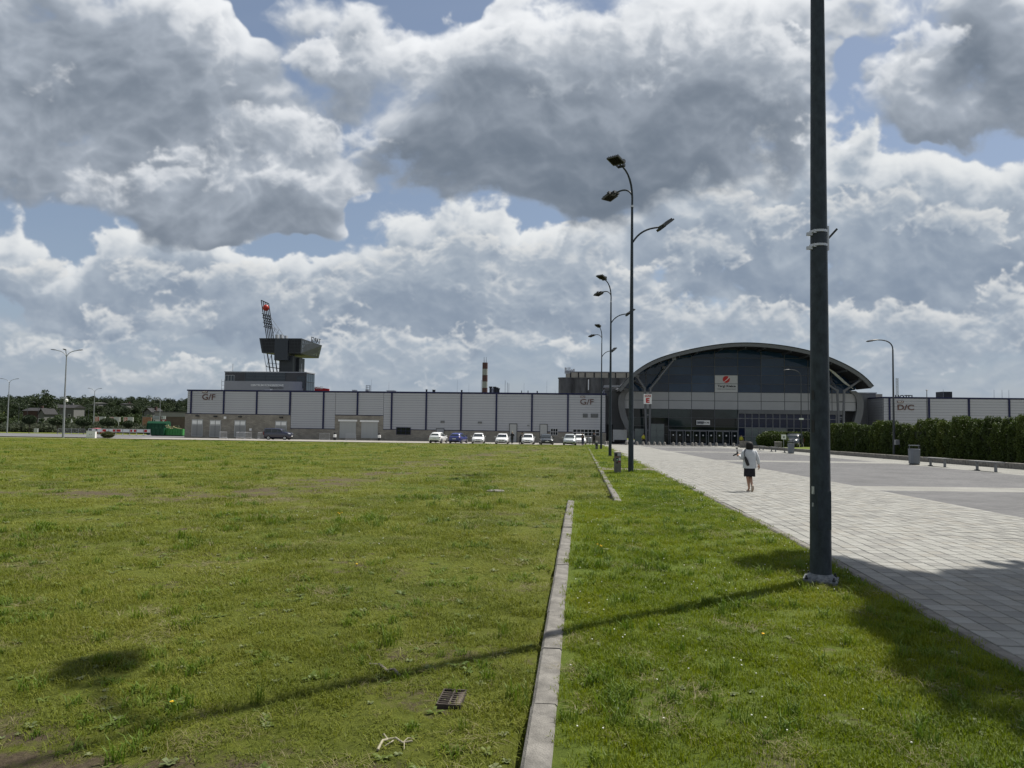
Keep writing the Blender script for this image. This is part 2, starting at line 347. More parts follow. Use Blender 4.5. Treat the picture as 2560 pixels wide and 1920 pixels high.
# ------------------------------------------------------------------ geometry helpers
class MB:
    """collects faces; build() links them as ONE mesh object"""
    def __init__(s): s.v = []; s.f = []
    def add(s, vs, fs):
        k = len(s.v); s.v += [tuple(p) for p in vs]; s.f += [tuple(i + k for i in f) for f in fs]; return s
    def box(s, x0, x1, y0, y1, z0, z1):
        return s.add([(x0, y0, z0), (x1, y0, z0), (x1, y1, z0), (x0, y1, z0), (x0, y0, z1), (x1, y0, z1), (x1, y1, z1), (x0, y1, z1)],
                     [(0, 3, 2, 1), (4, 5, 6, 7), (0, 1, 5, 4), (1, 2, 6, 5), (2, 3, 7, 6), (3, 0, 4, 7)])
    def hexa(s, p): return s.add(p, [(0, 3, 2, 1), (4, 5, 6, 7), (0, 1, 5, 4), (1, 2, 6, 5), (2, 3, 7, 6), (3, 0, 4, 7)])
    def prism(s, poly, d):
        """polygon (3-D points) pushed along d"""
        n = len(poly); d = Vector(d); P = [Vector(p) for p in poly]
        return s.add(P + [p + d for p in P], [tuple(range(n)), tuple(range(2 * n - 1, n - 1, -1))] + [((i + 1) % n, i, n + i, n + (i + 1) % n) for i in range(n)])
    def quad(s, *p): return s.add(p, [tuple(range(len(p)))])
    def tube(s, pts, radii, n=8, cap=True):
        pts = [Vector(p) for p in pts]
        if not hasattr(radii, '__len__'): radii = [radii] * len(pts)
        ref = None; rings = []
        for i, p in enumerate(pts):
            t = (pts[min(i + 1, len(pts) - 1)] - pts[max(i - 1, 0)]).normalized()
            if ref is None: ref = t.orthogonal().normalized()
            ref = (ref - t * ref.dot(t)).normalized(); bi = t.cross(ref)
            rings.append([p + (ref * math.cos(2 * math.pi * k / n) + bi * math.sin(2 * math.pi * k / n)) * radii[i] for k in range(n)])
        vs = [q for r in rings for q in r]; fs = []
        for i in range(len(pts) - 1):
            for k in range(n): fs.append((i * n + k, i * n + (k + 1) % n, (i + 1) * n + (k + 1) % n, (i + 1) * n + k))
        if cap: fs += [tuple(range(n - 1, -1, -1)), tuple((len(pts) - 1) * n + k for k in range(n))]
        return s.add(vs, fs)
    def lathe(s, prof, n=12, c=(0, 0, 0), axis='Z'):
        vs = []
        for r, h in prof:
            for k in range(n):
                a = 2 * math.pi * k / n; q = (r * math.cos(a), r * math.sin(a), h)
                if axis == 'Y': q = (q[0], q[2], q[1])
                if axis == 'X': q = (q[2], q[0], q[1])
                vs.append((c[0] + q[0], c[1] + q[1], c[2] + q[2]))
        m = len(prof); fs = [(i * n + k, i * n + (k + 1) % n, (i + 1) * n + (k + 1) % n, (i + 1) * n + k) for i in range(m - 1) for k in range(n)]
        fs += [tuple(range(n - 1, -1, -1)), tuple((m - 1) * n + k for k in range(n))]
        return s.add(vs, fs)
    def ball(s, c, r, n=10, m=7, sc=(1, 1, 1)):
        prof = [(max(r * math.sin(math.pi * i / m), r * 0.02), -r * math.cos(math.pi * i / m)) for i in range(m + 1)]
        k = len(s.v); s.lathe(prof, n)
        for i in range(k, len(s.v)):
            p = s.v[i]; s.v[i] = (p[0] * sc[0] + c[0], p[1] * sc[1] + c[1], p[2] * sc[2] + c[2])
        return s
    def loft(s, rings, cap=True, closed=True):
        n = len(rings[0]); vs = [p for r in rings for p in r]; fs = []
        for i in range(len(rings) - 1):
            for k in range(n if closed else n - 1): fs.append((i * n + k, i * n + (k + 1) % n, (i + 1) * n + (k + 1) % n, (i + 1) * n + k))
        if cap: fs += [tuple(range(n - 1, -1, -1)), tuple((len(rings) - 1) * n + k for k in range(n))]
        return s.add(vs, fs)
    def mesh(s, name, material, smooth=False):
        me = bpy.data.meshes.new(name); me.from_pydata(s.v, [], s.f); me.materials.append(material)
        bm = bmesh.new(); bm.from_mesh(me); bmesh.ops.recalc_face_normals(bm, faces=bm.faces); bm.to_mesh(me); bm.free()
        if smooth:
            me.polygons.foreach_set('use_smooth', [True] * len(me.polygons))
            if smooth != 'all': me.set_sharp_from_angle(angle=rad(38))
        return me
    def build(s, name, material, parent=None, smooth=False, loc=None, rot=None):
        return obj(name, s.mesh(name, material, smooth), parent, loc, rot)

def obj(name, me, parent=None, loc=None, rot=None):
    o = bpy.data.objects.new(name, me); COL.objects.link(o)
    if parent is not None: o.parent = parent
    if loc is not None: o.location = loc
    if rot is not None: o.rotation_euler = rot
    return o
def tag(o, label=None, cat=None, group=None, kind=None):
    if label: o['label'] = label
    if cat: o['category'] = cat
    if group: o['group'] = group
    if kind: o['kind'] = kind
    return o
def thing(name, label, cat, loc=(0, 0, 0), rz=0.0, group=None):
    o = bpy.data.objects.new(name, None); COL.objects.link(o)
    o.location = loc; o.rotation_euler = (0, 0, rz); o.empty_display_size = 0.2
    return tag(o, label, cat, group)
KIDS = {}
def dup(root, loc, rz=0.0, label=None, group=None, scale=None, parent=None):
    """a copy of a thing, its parts and their sub-parts (sharing mesh data)"""
    def kids(o): return [c for c in bpy.data.objects if c.parent == o]
    if root.name not in KIDS:
        KIDS[root.name] = [(c, kids(c)) for c in kids(root)]
    r = root.copy(); COL.objects.link(r); r.location = loc; r.rotation_euler = (0, 0, rz)
    if scale is not None: r.scale = (scale,) * 3 if not hasattr(scale, '__len__') else scale
    if label: r['label'] = label
    if group: r['group'] = group
    for c, sub in KIDS[root.name]:
        d = c.copy(); COL.objects.link(d); d.parent = r
        for g in sub:
            e = g.copy(); COL.objects.link(e); e.parent = d
    return r
BOXC = {}
def piece(name, dx, dy, dz, material, parent, loc):
    """box piece (wall panel, pane, stone) sharing its mesh with pieces of the same size"""
    k = (name, round(dx, 3), round(dy, 3), round(dz, 3), material.name)
    if k not in BOXC:
        BOXC[k] = MB().box(-dx / 2, dx / 2, -dy / 2, dy / 2, -dz / 2, dz / 2).mesh(name, material)
    return obj(name, BOXC[k], parent, loc)
def text(name, body, width, height, material, parent, loc, rot=(math.pi / 2, 0, 0), depth=0.02, bold=0.0):
    """real raised lettering of a given width and height, centred on loc"""
    cu = bpy.data.curves.new(name, 'FONT'); cu.body = body; cu.align_x = 'CENTER'; cu.align_y = 'CENTER'; cu.extrude = 0.5; cu.offset = bold; cu.resolution_u = 3
    to = bpy.data.objects.new(name, cu)
    me = bpy.data.meshes.new_from_object(to)
    n = len(me.vertices); co = np.empty(n * 3, np.float32); me.vertices.foreach_get('co', co); co = co.reshape(-1, 3)
    lo, hi = co.min(0), co.max(0)
    co = (co - (lo + hi) / 2) / (hi - lo + 1e-9) * np.array((width, height, depth), np.float32)
    me.vertices.foreach_set('co', co.ravel()); me.update()
    me.materials.clear(); me.materials.append(material)
    bpy.data.objects.remove(to); bpy.data.curves.remove(cu)
    return obj(name, me, parent, loc, rot)
# ------------------------------------------------------------------ materials of the place
M_CONC = mat('kerb_concrete', (0.150, 0.142, 0.127), 0.9, var=0.40, vscale=6, bump=0.5, bscale=90)
M_PAVER = mat('pale_paver', (0.225, 0.217, 0.195), 0.88, var=0.10, vscale=2.2, bump=0.35, bscale=120)
M_PAVER_G = mat('grey_paver', (0.215, 0.213, 0.210), 0.85, var=0.08, vscale=1.5, bump=0.3, bscale=60)
M_JOINT = mat('joint_sand', (0.034, 0.030, 0.025), 0.95, var=0.3, vscale=20)
M_SLAB = mat('forecourt_slab', (0.23, 0.218, 0.195), 0.9, var=0.12, vscale=0.6, bump=0.2, bscale=30)
M_ASPH = mat('asphalt', (0.115, 0.115, 0.118), 0.9, var=0.1, vscale=0.5, bump=0.3, bscale=60)
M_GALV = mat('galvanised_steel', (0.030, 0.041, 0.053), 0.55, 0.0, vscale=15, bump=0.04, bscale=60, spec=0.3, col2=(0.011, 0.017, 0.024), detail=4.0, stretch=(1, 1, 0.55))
M_STEEL = mat('light_steel', (0.42, 0.43, 0.45), 0.45, 0.6, var=0.1, vscale=8)
M_PAINTGREY = mat('grey_paint', (0.26, 0.27, 0.29), 0.5, 0.2, var=0.08, vscale=4)
M_BLACK = mat('black_plastic', (0.012, 0.012, 0.014), 0.5, var=0.2)
M_DARK = mat('dark_metal', (0.03, 0.033, 0.037), 0.5, 0.3, var=0.2)
M_WHITE = mat('white_paint', (0.72, 0.72, 0.70), 0.5, var=0.05)
M_RED = mat('red_paint', (0.42, 0.022, 0.022), 0.5, var=0.1)

# two kinds of grass-covered soil; 'bare' (0..1, stored on the ground) tells where the soil shows
def grass_mat(name, greens, soil, soil2, tint_scale):
    m = bpy.data.materials.new(name); m.use_nodes = True
    nt = m.node_tree; b = nt.nodes['Principled BSDF']; L = nt.links.new
    b.inputs['Roughness'].default_value = 0.95; b.inputs['Specular IOR Level'].default_value = 0.15
    tc = nt.nodes.new('ShaderNodeTexCoord')
    def noise(sc, det, rough=0.6, vec=None):
        n = nt.nodes.new('ShaderNodeTexNoise'); n.inputs['Scale'].default_value = sc; n.inputs['Detail'].default_value = det; n.inputs['Roughness'].default_value = rough
        L(vec or tc.outputs['Object'], n.inputs['Vector']); return n.outputs[0]
    def ramp(x, stops):
        r = nt.nodes.new('ShaderNodeValToRGB'); r.color_ramp.elements.remove(r.color_ramp.elements[1])
        r.color_ramp.elements[0].position = stops[0][0]; r.color_ramp.elements[0].color = (*stops[0][1], 1)
        for p, c in stops[1:]:
            e = r.color_ramp.elements.new(p); e.color = (*c, 1)
        L(x, r.inputs[0]); return r.outputs[0]
    def mixc(f, a, c):
        n = nt.nodes.new('ShaderNodeMix'); n.data_type = 'RGBA'
        L(f, n.inputs['Factor']); L(a, n.inputs[6]); L(c, n.inputs[7]); return n.outputs[2]
    big = ramp(noise(tint_scale, 4, 0.55), [(0.30, greens[0]), (0.5, greens[1]), (0.72, greens[2])])
    fine = ramp(noise(9.0, 8, 0.75), [(0.30, tuple(c * 0.45 for c in greens[0])), (0.52, greens[1]), (0.75, tuple(c * 1.35 for c in greens[2]))])
    half = nt.nodes.new('ShaderNodeValue'); half.outputs[0].default_value = 0.5
    green = mixc(half.outputs[0], big, fine)
    earth = ramp(noise(26.0, 9, 0.8), [(0.34, soil), (0.66, soil2)])
    at = nt.nodes.new('ShaderNodeAttribute'); at.attribute_name = 'bare'
    ad = nt.nodes.new('ShaderNodeMath'); ad.operation = 'ADD'
    sc = nt.nodes.new('ShaderNodeMath'); sc.operation = 'MULTIPLY_ADD'; sc.inputs[1].default_value = 2.0; sc.inputs[2].default_value = -1.0
    L(noise(5.0, 8, 0.75), sc.inputs[0]); L(sc.outputs[0], ad.inputs[0]); L(at.outputs['Fac'], ad.inputs[1])
    rg = nt.nodes.new('ShaderNodeMapRange'); rg.inputs['From Min'].default_value = 0.30; rg.inputs['From Max'].default_value = 0.62; L(ad.outputs[0], rg.inputs['Value'])
    L(mixc(rg.outputs[0], green, earth), b.inputs['Base Color'])
    bp = nt.nodes.new('ShaderNodeBump'); bp.inputs['Strength'].default_value = 0.9; bp.inputs['Distance'].default_value = 0.06
    L(noise(11.0, 8, 0.8), bp.inputs['Height']); L(bp.outputs[0], b.inputs['Normal'])
    return m
M_FIELD = grass_mat('field_turf', [(0.066, 0.084, 0.010), (0.092, 0.108, 0.014), (0.122, 0.132, 0.022)], (0.040, 0.029, 0.018), (0.125, 0.100, 0.064), 0.16)
M_LAWN = grass_mat('lawn_turf', [(0.066, 0.098, 0.012), (0.088, 0.122, 0.016), (0.120, 0.142, 0.026)], (0.080, 0.062, 0.042), (0.16, 0.13, 0.09), 0.5)

def nz(x, y, s, seed=0.0): return mnoise.fractal(Vector((x * s, y * s, seed)), 0.9, 2.1, 4)
TRACK = [((-16, 16.5), 1.3), ((-6, 16.2), 1.5), ((-4.6, 26), 1.6), ((-3.6, 38), 1.8), ((0, 58), 2.0), ((5.5, 82), 2.4)]
def field_bare(x, y):
    """how bare the trampled field is here"""
    b = 0.08 + 0.30 * nz(x, y, 0.35, 3.1) + 0.40 * nz(x, y, 1.3, 8.2)
    best = 9.0
    for (p, w), (q, w2) in zip(TRACK, TRACK[1:]):
        dx, dy = q[0] - p[0], q[1] - p[1]
        t = max(0, min(1, ((x - p[0]) * dx + (y - p[1]) * dy) / (dx * dx + dy * dy)))
        d = math.hypot(x - p[0] - t * dx, y - p[1] - t * dy) / (w + (w2 - w) * t)
        best = min(best, d)
    b += 0.44 * math.exp(-best * best)
    b += 0.62 * math.exp(-(((x + 2.6) / 1.7) ** 2 + ((y - 3.35) / 0.62) ** 2))      # worn earth, bottom left
    b += 0.52 * math.exp(-(((x + 0.55) / 0.36) ** 2 + ((y - 4.38) / 0.22) ** 2))   # round the gully grate
    b += 0.20 * math.exp(-(((x + 1.05) / 0.35) ** 2 + ((y - 5.1) / 0.35) ** 2))
    return max(0.0, min(1.0, b))
def lawn_bare(x, y):
    b = 0.03 + 0.30 * nz(x, y, 0.7, 5.5)
    for cx, cy, rx, ry, w in ((1.95, 4.0, 0.35, 0.18, 0.5), (1.35, 3.55, 0.25, 0.2, 0.55), (1.2, 3.2, 0.3, 0.2, 0.4), (0.95, 4.3, 0.25, 0.3, 0.35), (2.2, 5.3, 0.3, 0.2, 0.35), (1.5, 5.6, 0.3, 0.25, 0.28)):
        b += w * math.exp(-(((x - cx) / rx) ** 2 + ((y - cy) / ry) ** 2))
    return max(0.0, min(1.0, b))
FIELD_DZ = -0.07

def sheet(name, us, ys, dz, material, bare=None, kind='structure', xs=False):
    """ground sheet over a grid of u (across) and y (depth)"""
    vs = []; fs = []; nb = []
    for y in ys:
        for u in us:
            x = u if xs else u + AX * y
            vs.append((x, y, gz(x, y) + (dz(x, y) if callable(dz) else dz)))
            if bare: nb.append(bare(x, y))
    n = len(us)
    for j in range(len(ys) - 1):
        for i in range(n - 1): fs.append((j * n + i, j * n + i + 1, (j + 1) * n + i + 1, (j + 1) * n + i))
    me = bpy.data.meshes.new(name); me.from_pydata(vs, [], fs); me.materials.append(material)
    me.polygons.foreach_set('use_smooth', [True] * len(fs))
    if bare:
        a = me.attributes.new('bare', 'FLOAT', 'POINT'); a.data.foreach_set('value', nb)
    o = obj(name, me); o['kind'] = kind
    return o
def span(a, b, n, p=1.0): return [a + (b - a) * (i / n) ** p for i in range(n + 1)]
def steps(a, b, d): return span(a, b, max(1, int(round((b - a) / d))))

# the ground: one sheet to the horizon, finer where the camera stands
xs = [-1500, -900, -600, -400, -280, -200, -140, -100, -75, -55, -40, -30] + steps(-24, -8, 0.8) + steps(-7.6, 4.4, 0.2) + steps(5, 24, 1.6) + [30, 40, 55, 75, 100, 140, 200, 280, 400, 600, 900, 1500]
ys = [-60, -20, -5] + steps(0, 12, 0.2) + steps(12.4, 30, 0.5) + steps(31, 90, 1.5) + steps(93, 170, 5) + [190, 210, 230, 250, 270, 290, 310, 330, 360, 400, 440, 480, 520, 560, 600, 640, 700, 900, 1400, 3000]
def gdz(x, y):
    u = x - AX * y
    d = FIELD_DZ + 0.018 * nz(x, y, 1.3, 2.0) * (1 if y < 40 else 0)
    if u > 3.2: d = -0.30                                   # below the plaza
    elif u > -0.2 and y < 106: d = -0.12 if (u < 0.8 and y > 15.6) else -0.25
    if y > 99 and -140 < u < 120: d = min(d, -0.12)
    return d
sheet('ground', xs, ys, gdz, M_FIELD, field_bare, xs=True)

# the mown strip between kerb and plaza
def lawn_dz(x, y):
    return 0.0 + 0.012 * nz(x, y, 1.5, 4.0)
sheet('lawn', steps(-0.125, 3.0, 0.12), steps(0.0, 15.6, 0.15), lambda x, y: lawn_dz(x, y) - 0.006, M_LAWN, lawn_bare)
sheet('lawn', steps(0.91, 3.0, 0.25), steps(15.6, 104.0, 0.9), lambda x, y: lawn_dz(x, y) - 0.006, M_LAWN, lawn_bare)

# kerbs, each stone a piece of its own
def kerb(name, u0, u1, y0, y1, top, length, depth=0.22, gap=0.014, wob=0.006, material=M_CONC):
    k = tag(thing(name, None, None), kind='structure')
    y = y0; rnd = random.Random(len(name) * 31 + int(y0))
    cache = {}
    while y < y1 - 0.05:
        e = min(y1, y + length)
        c = UV((u0 + u1) / 2, (y + e) / 2, top)
        L = e - y - gap; W = u1 - u0
        slope = (gz(0, e) - gz(0, y)) / (e - y)
        key = round(L, 2)
        if key not in cache:
            b = MB(); h = 0.012
            prof = [(-W / 2, -depth), (W / 2, -depth), (W / 2, -h), (W / 2 - h, 0), (-W / 2 + h * 1.6, 0), (-W / 2, -h * 1.6)]
            b.loft([[(p[0], -L / 2, p[1]) for p in prof], [(p[0], L / 2, p[1]) for p in prof]])
            cache[key] = b.mesh('kerb_stone', material)
        o = obj('kerb_stone', cache[key], k, (c.x + rnd.uniform(-wob, wob) * 0.5, c.y, c.z + rnd.uniform(-wob, wob)))
        o.rotation_euler = (math.atan(slope) + rnd.uniform(-0.002, 0.002), 0, -TH + rnd.uniform(-0.004, 0.004))
        y = e
    return k
kerb('lawn_kerb', -0.275, -0.125, 1.2, 15.65, 0.006, 1.0)
kerb('lawn_kerb', 0.765, 0.915, 15.5, 104.0, 0.006, 1.0)
kerb('plaza_edging', 3.0, 3.115, 1.4, 104.0, 0.012, 1.0, gap=0.006)

# the plaza: joint bed, pavers near enough to tell apart, grey fields with pale bands
plz = sheet('plaza_pavement', [3.115, 5, 8.25, 12, 18.1, 21.62], steps(0, 112, 1.0), -0.035, M_JOINT)
PV = 0.20; PU = 5.115 / 26.0
GAP = 0.017; GAPU = 0.0115
pav_me = {}
def paver_mesh(k):
    if k not in pav_me:
        rnd = random.Random(k); b = MB(); s = PU / 2 - GAPU / 2; q = PV / 2 - GAP / 2; h = 0.005
        b.loft([[(-s, -q, -0.06), (s, -q, -0.06), (s, q, -0.06), (-s, q, -0.06)], [(-s, -q, -h), (s, -q, -h), (s, q, -h), (-s, q, -h)], [(-s + h, -q + h, 0), (s - h, -q + h, 0), (s - h, q - h, 0), (-s + h, q - h, 0)]])
        pav_me[k] = b.mesh('paver', M_PAVERS[k % len(M_PAVERS)])
    return pav_me[k]
M_PAVERS = [mat('pale_paver_%s' % w, c, 0.88, var=0.10, vscale=5, bump=0.5, bscale=130) for w, c in (('a', (0.222, 0.220, 0.203)), ('b', (0.242, 0.240, 0.220)), ('c', (0.192, 0.190, 0.176)), ('d', (0.258, 0.256, 0.236)), ('e', (0.226, 0.219, 0.196)))]
rnd = random.Random(5)
cand = []
for j in range(int(1.6 / PV), int(42 / PV)):
    for i in range(26):
        u = 3.135 + (i + 0.5) * (5.115 / 26.0); y = (j + 0.5) * PV
        p = UV(u, y, 0.004)
        d = Vector(p) - Vector((0, 0, CAM_H)); q = CAM_R.transposed() @ d
        if q.z > -0.5: continue
        px, py = 1280 + FPX * q.x / -q.z, 960 - FPX * q.y / -q.z
        if px > 3600 or py > 3200: continue
        cand.append((d.length, p, px > 2600 or py > 1960))
cand.sort(key=lambda c: (c[2], c[0]))
far_b = [MB() for _ in M_PAVERS]
for n, (dist, p, off_) in enumerate(cand):
    k = rnd.randrange(10)
    dz = rnd.uniform(-0.002, 0.002)
    if n < 300:
        o = obj('paver', paver_mesh(k), plz, (p.x, p.y, p.z + dz)); o.rotation_euler = (rnd.uniform(-0.006, 0.006), rnd.uniform(-0.006, 0.006), -TH)
    else:
        s = PV / 2 - GAP / 2; su = PU / 2 - GAPU / 2
        c_, q_ = math.cos(-TH), math.sin(-TH)
        cs = [(p.x + a * c_ * su - b_ * q_ * s, p.y + a * q_ * su + b_ * c_ * s) for a, b_ in ((-1, -1), (1, -1), (1, 1), (-1, 1))]
        zz = [gz(*c) + 0.004 + dz for c in cs]
        far_b[k % len(M_PAVERS)].add([(c[0], c[1], z - 0.04) for c, z in zip(cs, zz)] + [(c[0], c[1], z) for c, z in zip(cs, zz)], [(4, 5, 6, 7), (0, 1, 5, 4), (1, 2, 6, 5), (2, 3, 7, 6), (3, 0, 4, 7)])
for b, m_ in zip(far_b, M_PAVERS):
    o = b.build('pavers_beyond', m_, plz); o['kind'] = 'stuff'

# paver surface that is too far off to tell the stones apart
def brick_mat(name, c1, c2, mortar, w, h, msize, rough=0.88, offset=0.5, bias=0.0, swap=False):
    m = bpy.data.materials.new(name); m.use_nodes = True
    nt = m.node_tree; b = nt.nodes['Principled BSDF']; L = nt.links.new
    b.inputs['Roughness'].default_value = rough; b.inputs['Specular IOR Level'].default_value = 0.25
    tc = nt.nodes.new('ShaderNodeTexCoord'); mp = nt.nodes.new('ShaderNodeMapping')
    if swap: mp.inputs['Rotation'].default_value = (rad(90), 0, 0)
    else: mp.inputs['Rotation'].default_value = (0, 0, TH)
    L(tc.outputs['Object'], mp.inputs[0])
    bt = nt.nodes.new('ShaderNodeTexBrick'); bt.offset = offset; bt.inputs['Scale'].default_value = 1.0; bt.inputs['Bias'].default_value = bias
    bt.inputs['Brick Width'].default_value = w; bt.inputs['Row Height'].default_value = h; bt.inputs['Mortar Size'].default_value = msize; bt.inputs['Mortar Smooth'].default_value = 0.3
    bt.inputs['Color1'].default_value = (*c1, 1); bt.inputs['Color2'].default_value = (*c2, 1); bt.inputs['Mortar'].default_value = (*mortar, 1)
    L(mp.outputs[0], bt.inputs['Vector'])
    n = nt.nodes.new('ShaderNodeTexNoise'); n.inputs['Scale'].default_value = 0.7; n.inputs['Detail'].default_value = 6; L(tc.outputs['Object'], n.inputs['Vector'])
    mr = nt.nodes.new('ShaderNodeMapRange'); mr.inputs['From Min'].default_value = 0.3; mr.inputs['From Max'].default_value = 0.7; mr.inputs['To Min'].default_value = 0.82; mr.inputs['To Max'].default_value = 1.14; L(n.outputs[0], mr.inputs['Value'])
    mx = nt.nodes.new('ShaderNodeMix'); mx.data_type = 'RGBA'; mx.blend_type = 'MULTIPLY'; mx.inputs['Factor'].default_value = 1.0
    L(bt.outputs['Color'], mx.inputs[6]); L(mr.outputs[0], mx.inputs[7]); L(mx.outputs[2], b.inputs['Base Color'])
    bp = nt.nodes.new('ShaderNodeBump'); bp.inputs['Strength'].default_value = 0.6; bp.inputs['Distance'].default_value = 0.01; bp.invert = True
    L(bt.outputs['Fac'], bp.inputs['Height']); L(bp.outputs[0], b.inputs['Normal'])
    return m
M_FARPALE = brick_mat('pale_paving_far', (0.232, 0.230, 0.211), (0.212, 0.210, 0.192), (0.11, 0.109, 0.10), 0.2, 0.2, 0.012, offset=0.0)
M_FARGREY = brick_mat('grey_paving', (0.128, 0.127, 0.127), (0.098, 0.098, 0.100), (0.058, 0.058, 0.058), 0.2, 0.1, 0.006)
def pv(name, u0, u1, y0, y1, m_, dz): return sheet(name, [u0, (u0 + u1) / 2, u1], steps(y0, y1, 1.0), dz, m_)
pv('pale_pavement', 3.13, 8.25, 42.0, 106.0, M_FARPALE, 0.002)
bands = [(19.75, 21.5), (41.0, 43.4), (63.5, 66.4), (86.5, 89.5)]
y = 1.0
for a, b_ in bands:
    pv('grey_pavement', 8.25, 18.1, y, a, M_FARGREY, 0.002); pv('pale_pavement', 8.25, 18.1, a, b_, M_FARPALE, 0.002); y = b_
pv('grey_pavement', 8.25, 18.1, y, 100.0, M_FARGREY, 0.002)
pv('pale_pavement', 18.1, 21.62, 1.0, 112.0, M_FARPALE, 0.002)
pv('pale_pavement', 8.25, 18.1, 100.0, 103.0, M_FARPALE, 0.002)
# concrete seat-height rim of the planting bed
kerb('planter_rim', 21.62, 21.95, 20.0, 98.0, 0.30, 2.0, depth=0.5)
sheet('planting_bed', [21.95, 24, 27, 34], steps(10, 99, 3), 0.12, M_LAWN, lambda x, y: 0.25)
# cross paths of small stones through the lawn
M_PINK = brick_mat('cross_path_stones', (0.22, 0.19, 0.18), (0.20, 0.16, 0.155), (0.08, 0.07, 0.06), 0.2, 0.1, 0.02)
sheet('cross_path', steps(0.91, 3.0, 0.3), [29.1, 30.0, 31.0], 0.022, M_PINK)
sheet('cross_path', steps(0.91, 3.0, 0.3), [59.9, 60.9], 0.022, M_PINK)
# service road in front of the halls and the road and car park to the left
def facade_sheet(name, x0, x1, o0, o1, dz, m_, nx=30):
    """sheet laid out along the facades: x along, o metres behind (-: in front of) the facade"""
    vs = []; fs = []
    for o in (o0, (o0 + o1) / 2, o1):
        for i in range(nx + 1):
            p = HALL_O + HA * (x0 + (x1 - x0) * i / nx) + HB * o
            vs.append((p.x, p.y, gz(p.x, p.y) + dz))
    n = nx + 1
    for j in range(2):
        for i in range(nx): fs.append((j * n + i, j * n + i + 1, (j + 1) * n + i + 1, (j + 1) * n + i))
    me = bpy.data.meshes.new(name); me.from_pydata(vs, [], fs); me.materials.append(m_)
    o = obj(name, me); o['kind'] = 'structure'; return o
facade_sheet('service_road', -75, 90, -21.5, 3.0, -0.02, M_SLAB, 60)
facade_sheet('service_road', -150, -75, -14.0, 40.0, -0.02, M_ASPH, 30)
facade_sheet('added_bounce_sheet', -110, 130, 3.2, 95.0, -0.03, M_ASPH, 40)  # asphalt sheet added behind the halls to cut light bounced off grass
facade_sheet('entrance_apron', 2.0, 44.0, -13.0, 2.0, 0.03, M_ASPH, 30)
facade_sheet('pale_kerb_line', -72, -3, -21.9, -21.5, 0.03, M_SLAB, 40)
facade_sheet('pale_pavement', -150, -72, -14.9, -13.9, 0.0, M_SLAB, 20)
facade_sheet('field_path', -160, -72, -24.6, -23.6, -0.05, M_SLAB, 40)
# ------------------------------------------------------------------ buildings
M_CLAD = mat('metal_cladding', (0.375, 0.385, 0.41), 0.5, 0.1, var=0.05, vscale=0.4, stretch=(1, 1, 6))
M_CLADCORE = mat('cladding_core', (0.12, 0.125, 0.14), 0.7, var=0.1)
M_NAVY = mat('navy_trim', (0.006, 0.009, 0.050), 0.45, var=0.15)
M_STONE = brick_mat('split_stone_blocks', (0.285, 0.265, 0.225), (0.215, 0.198, 0.168), (0.14, 0.13, 0.11), 0.6, 0.2, 0.015, swap=True)
M_DOORG = mat('door_grey', (0.36, 0.37, 0.365), 0.55, 0.1, var=0.05)
M_LOUVRE = mat('louvre_grey', (0.24, 0.245, 0.24), 0.6, var=0.1, vscale=30, stretch=(0.2, 0.2, 6))
M_GLASS = mat('dark_window_glass', (0.010, 0.013, 0.017), 0.06, var=0.3, vscale=0.3, spec=0.3)
M_GLASSB = mat('blue_tinted_glass', (0.018, 0.030, 0.046), 0.05, var=0.22, vscale=0.25, spec=0.8)
M_GLASSP = mat('frosted_glass', (0.10, 0.125, 0.12), 0.25, var=0.1, spec=0.6)
M_PANELW = mat('grey_facade_panel', (0.32, 0.325, 0.34), 0.5, 0.1, var=0.04, vscale=0.5)
M_RINGG = mat('ring_cladding', (0.135, 0.14, 0.147), 0.5, 0.2, var=0.08, vscale=0.6)
M_FASCIA = mat('roof_fascia', (0.115, 0.12, 0.127), 0.5, 0.2, var=0.05)
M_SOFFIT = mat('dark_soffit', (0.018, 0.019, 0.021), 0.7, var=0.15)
M_ROOF = mat('roof_sheet', (0.10, 0.10, 0.105), 0.6, 0.2, var=0.1)
M_MULL = mat('mullion_grey', (0.075, 0.08, 0.09), 0.5, 0.2, var=0.1)
M_SIGNRED = mat('sign_red', (0.33, 0.055, 0.04), 0.5, var=0.08)
M_LETTER = mat('weathered_red_letter', (0.115, 0.068, 0.062), 0.6, var=0.1)
M_CONCD = mat('old_concrete', (0.115, 0.115, 0.112), 0.92, var=0.35, vscale=0.5, bump=0.4, bscale=6, stretch=(1, 1, 0.35))
M_BEIGE = mat('beige_render', (0.36, 0.33, 0.27), 0.9, var=0.12, vscale=0.8)
ROT = -TH
def hall(name, label, cat='building', off=0.0, x=0.0):
    p = HALL_O + HA * x + HB * off
    return thing(name, label, cat, (p.x, p.y, 0), ROT)
def fx(p, off=0.0): return FP(p[0], p[1], off)
def rect_px(c, x0, y0, x1, y1, off=0.0):
    """rectangle measured in a crop -> facade x0, x1, z0, z1"""
    a = FP(*c(x0, (y0 + y1) / 2), off); b = FP(*c(x1, (y0 + y1) / 2), off); m = (x0 + x1) / 2
    t = FP(*c(m, y0), off)[1]; u = FP(*c(m, y1), off)[1]
    return a[0], b[0], u, t
def slab(name, r, y0, y1, m_, parent):
    x0, x1, z0, z1 = r
    return MB().box(x0, x1, y0, y1, z0, z1).build(name, m_, parent)
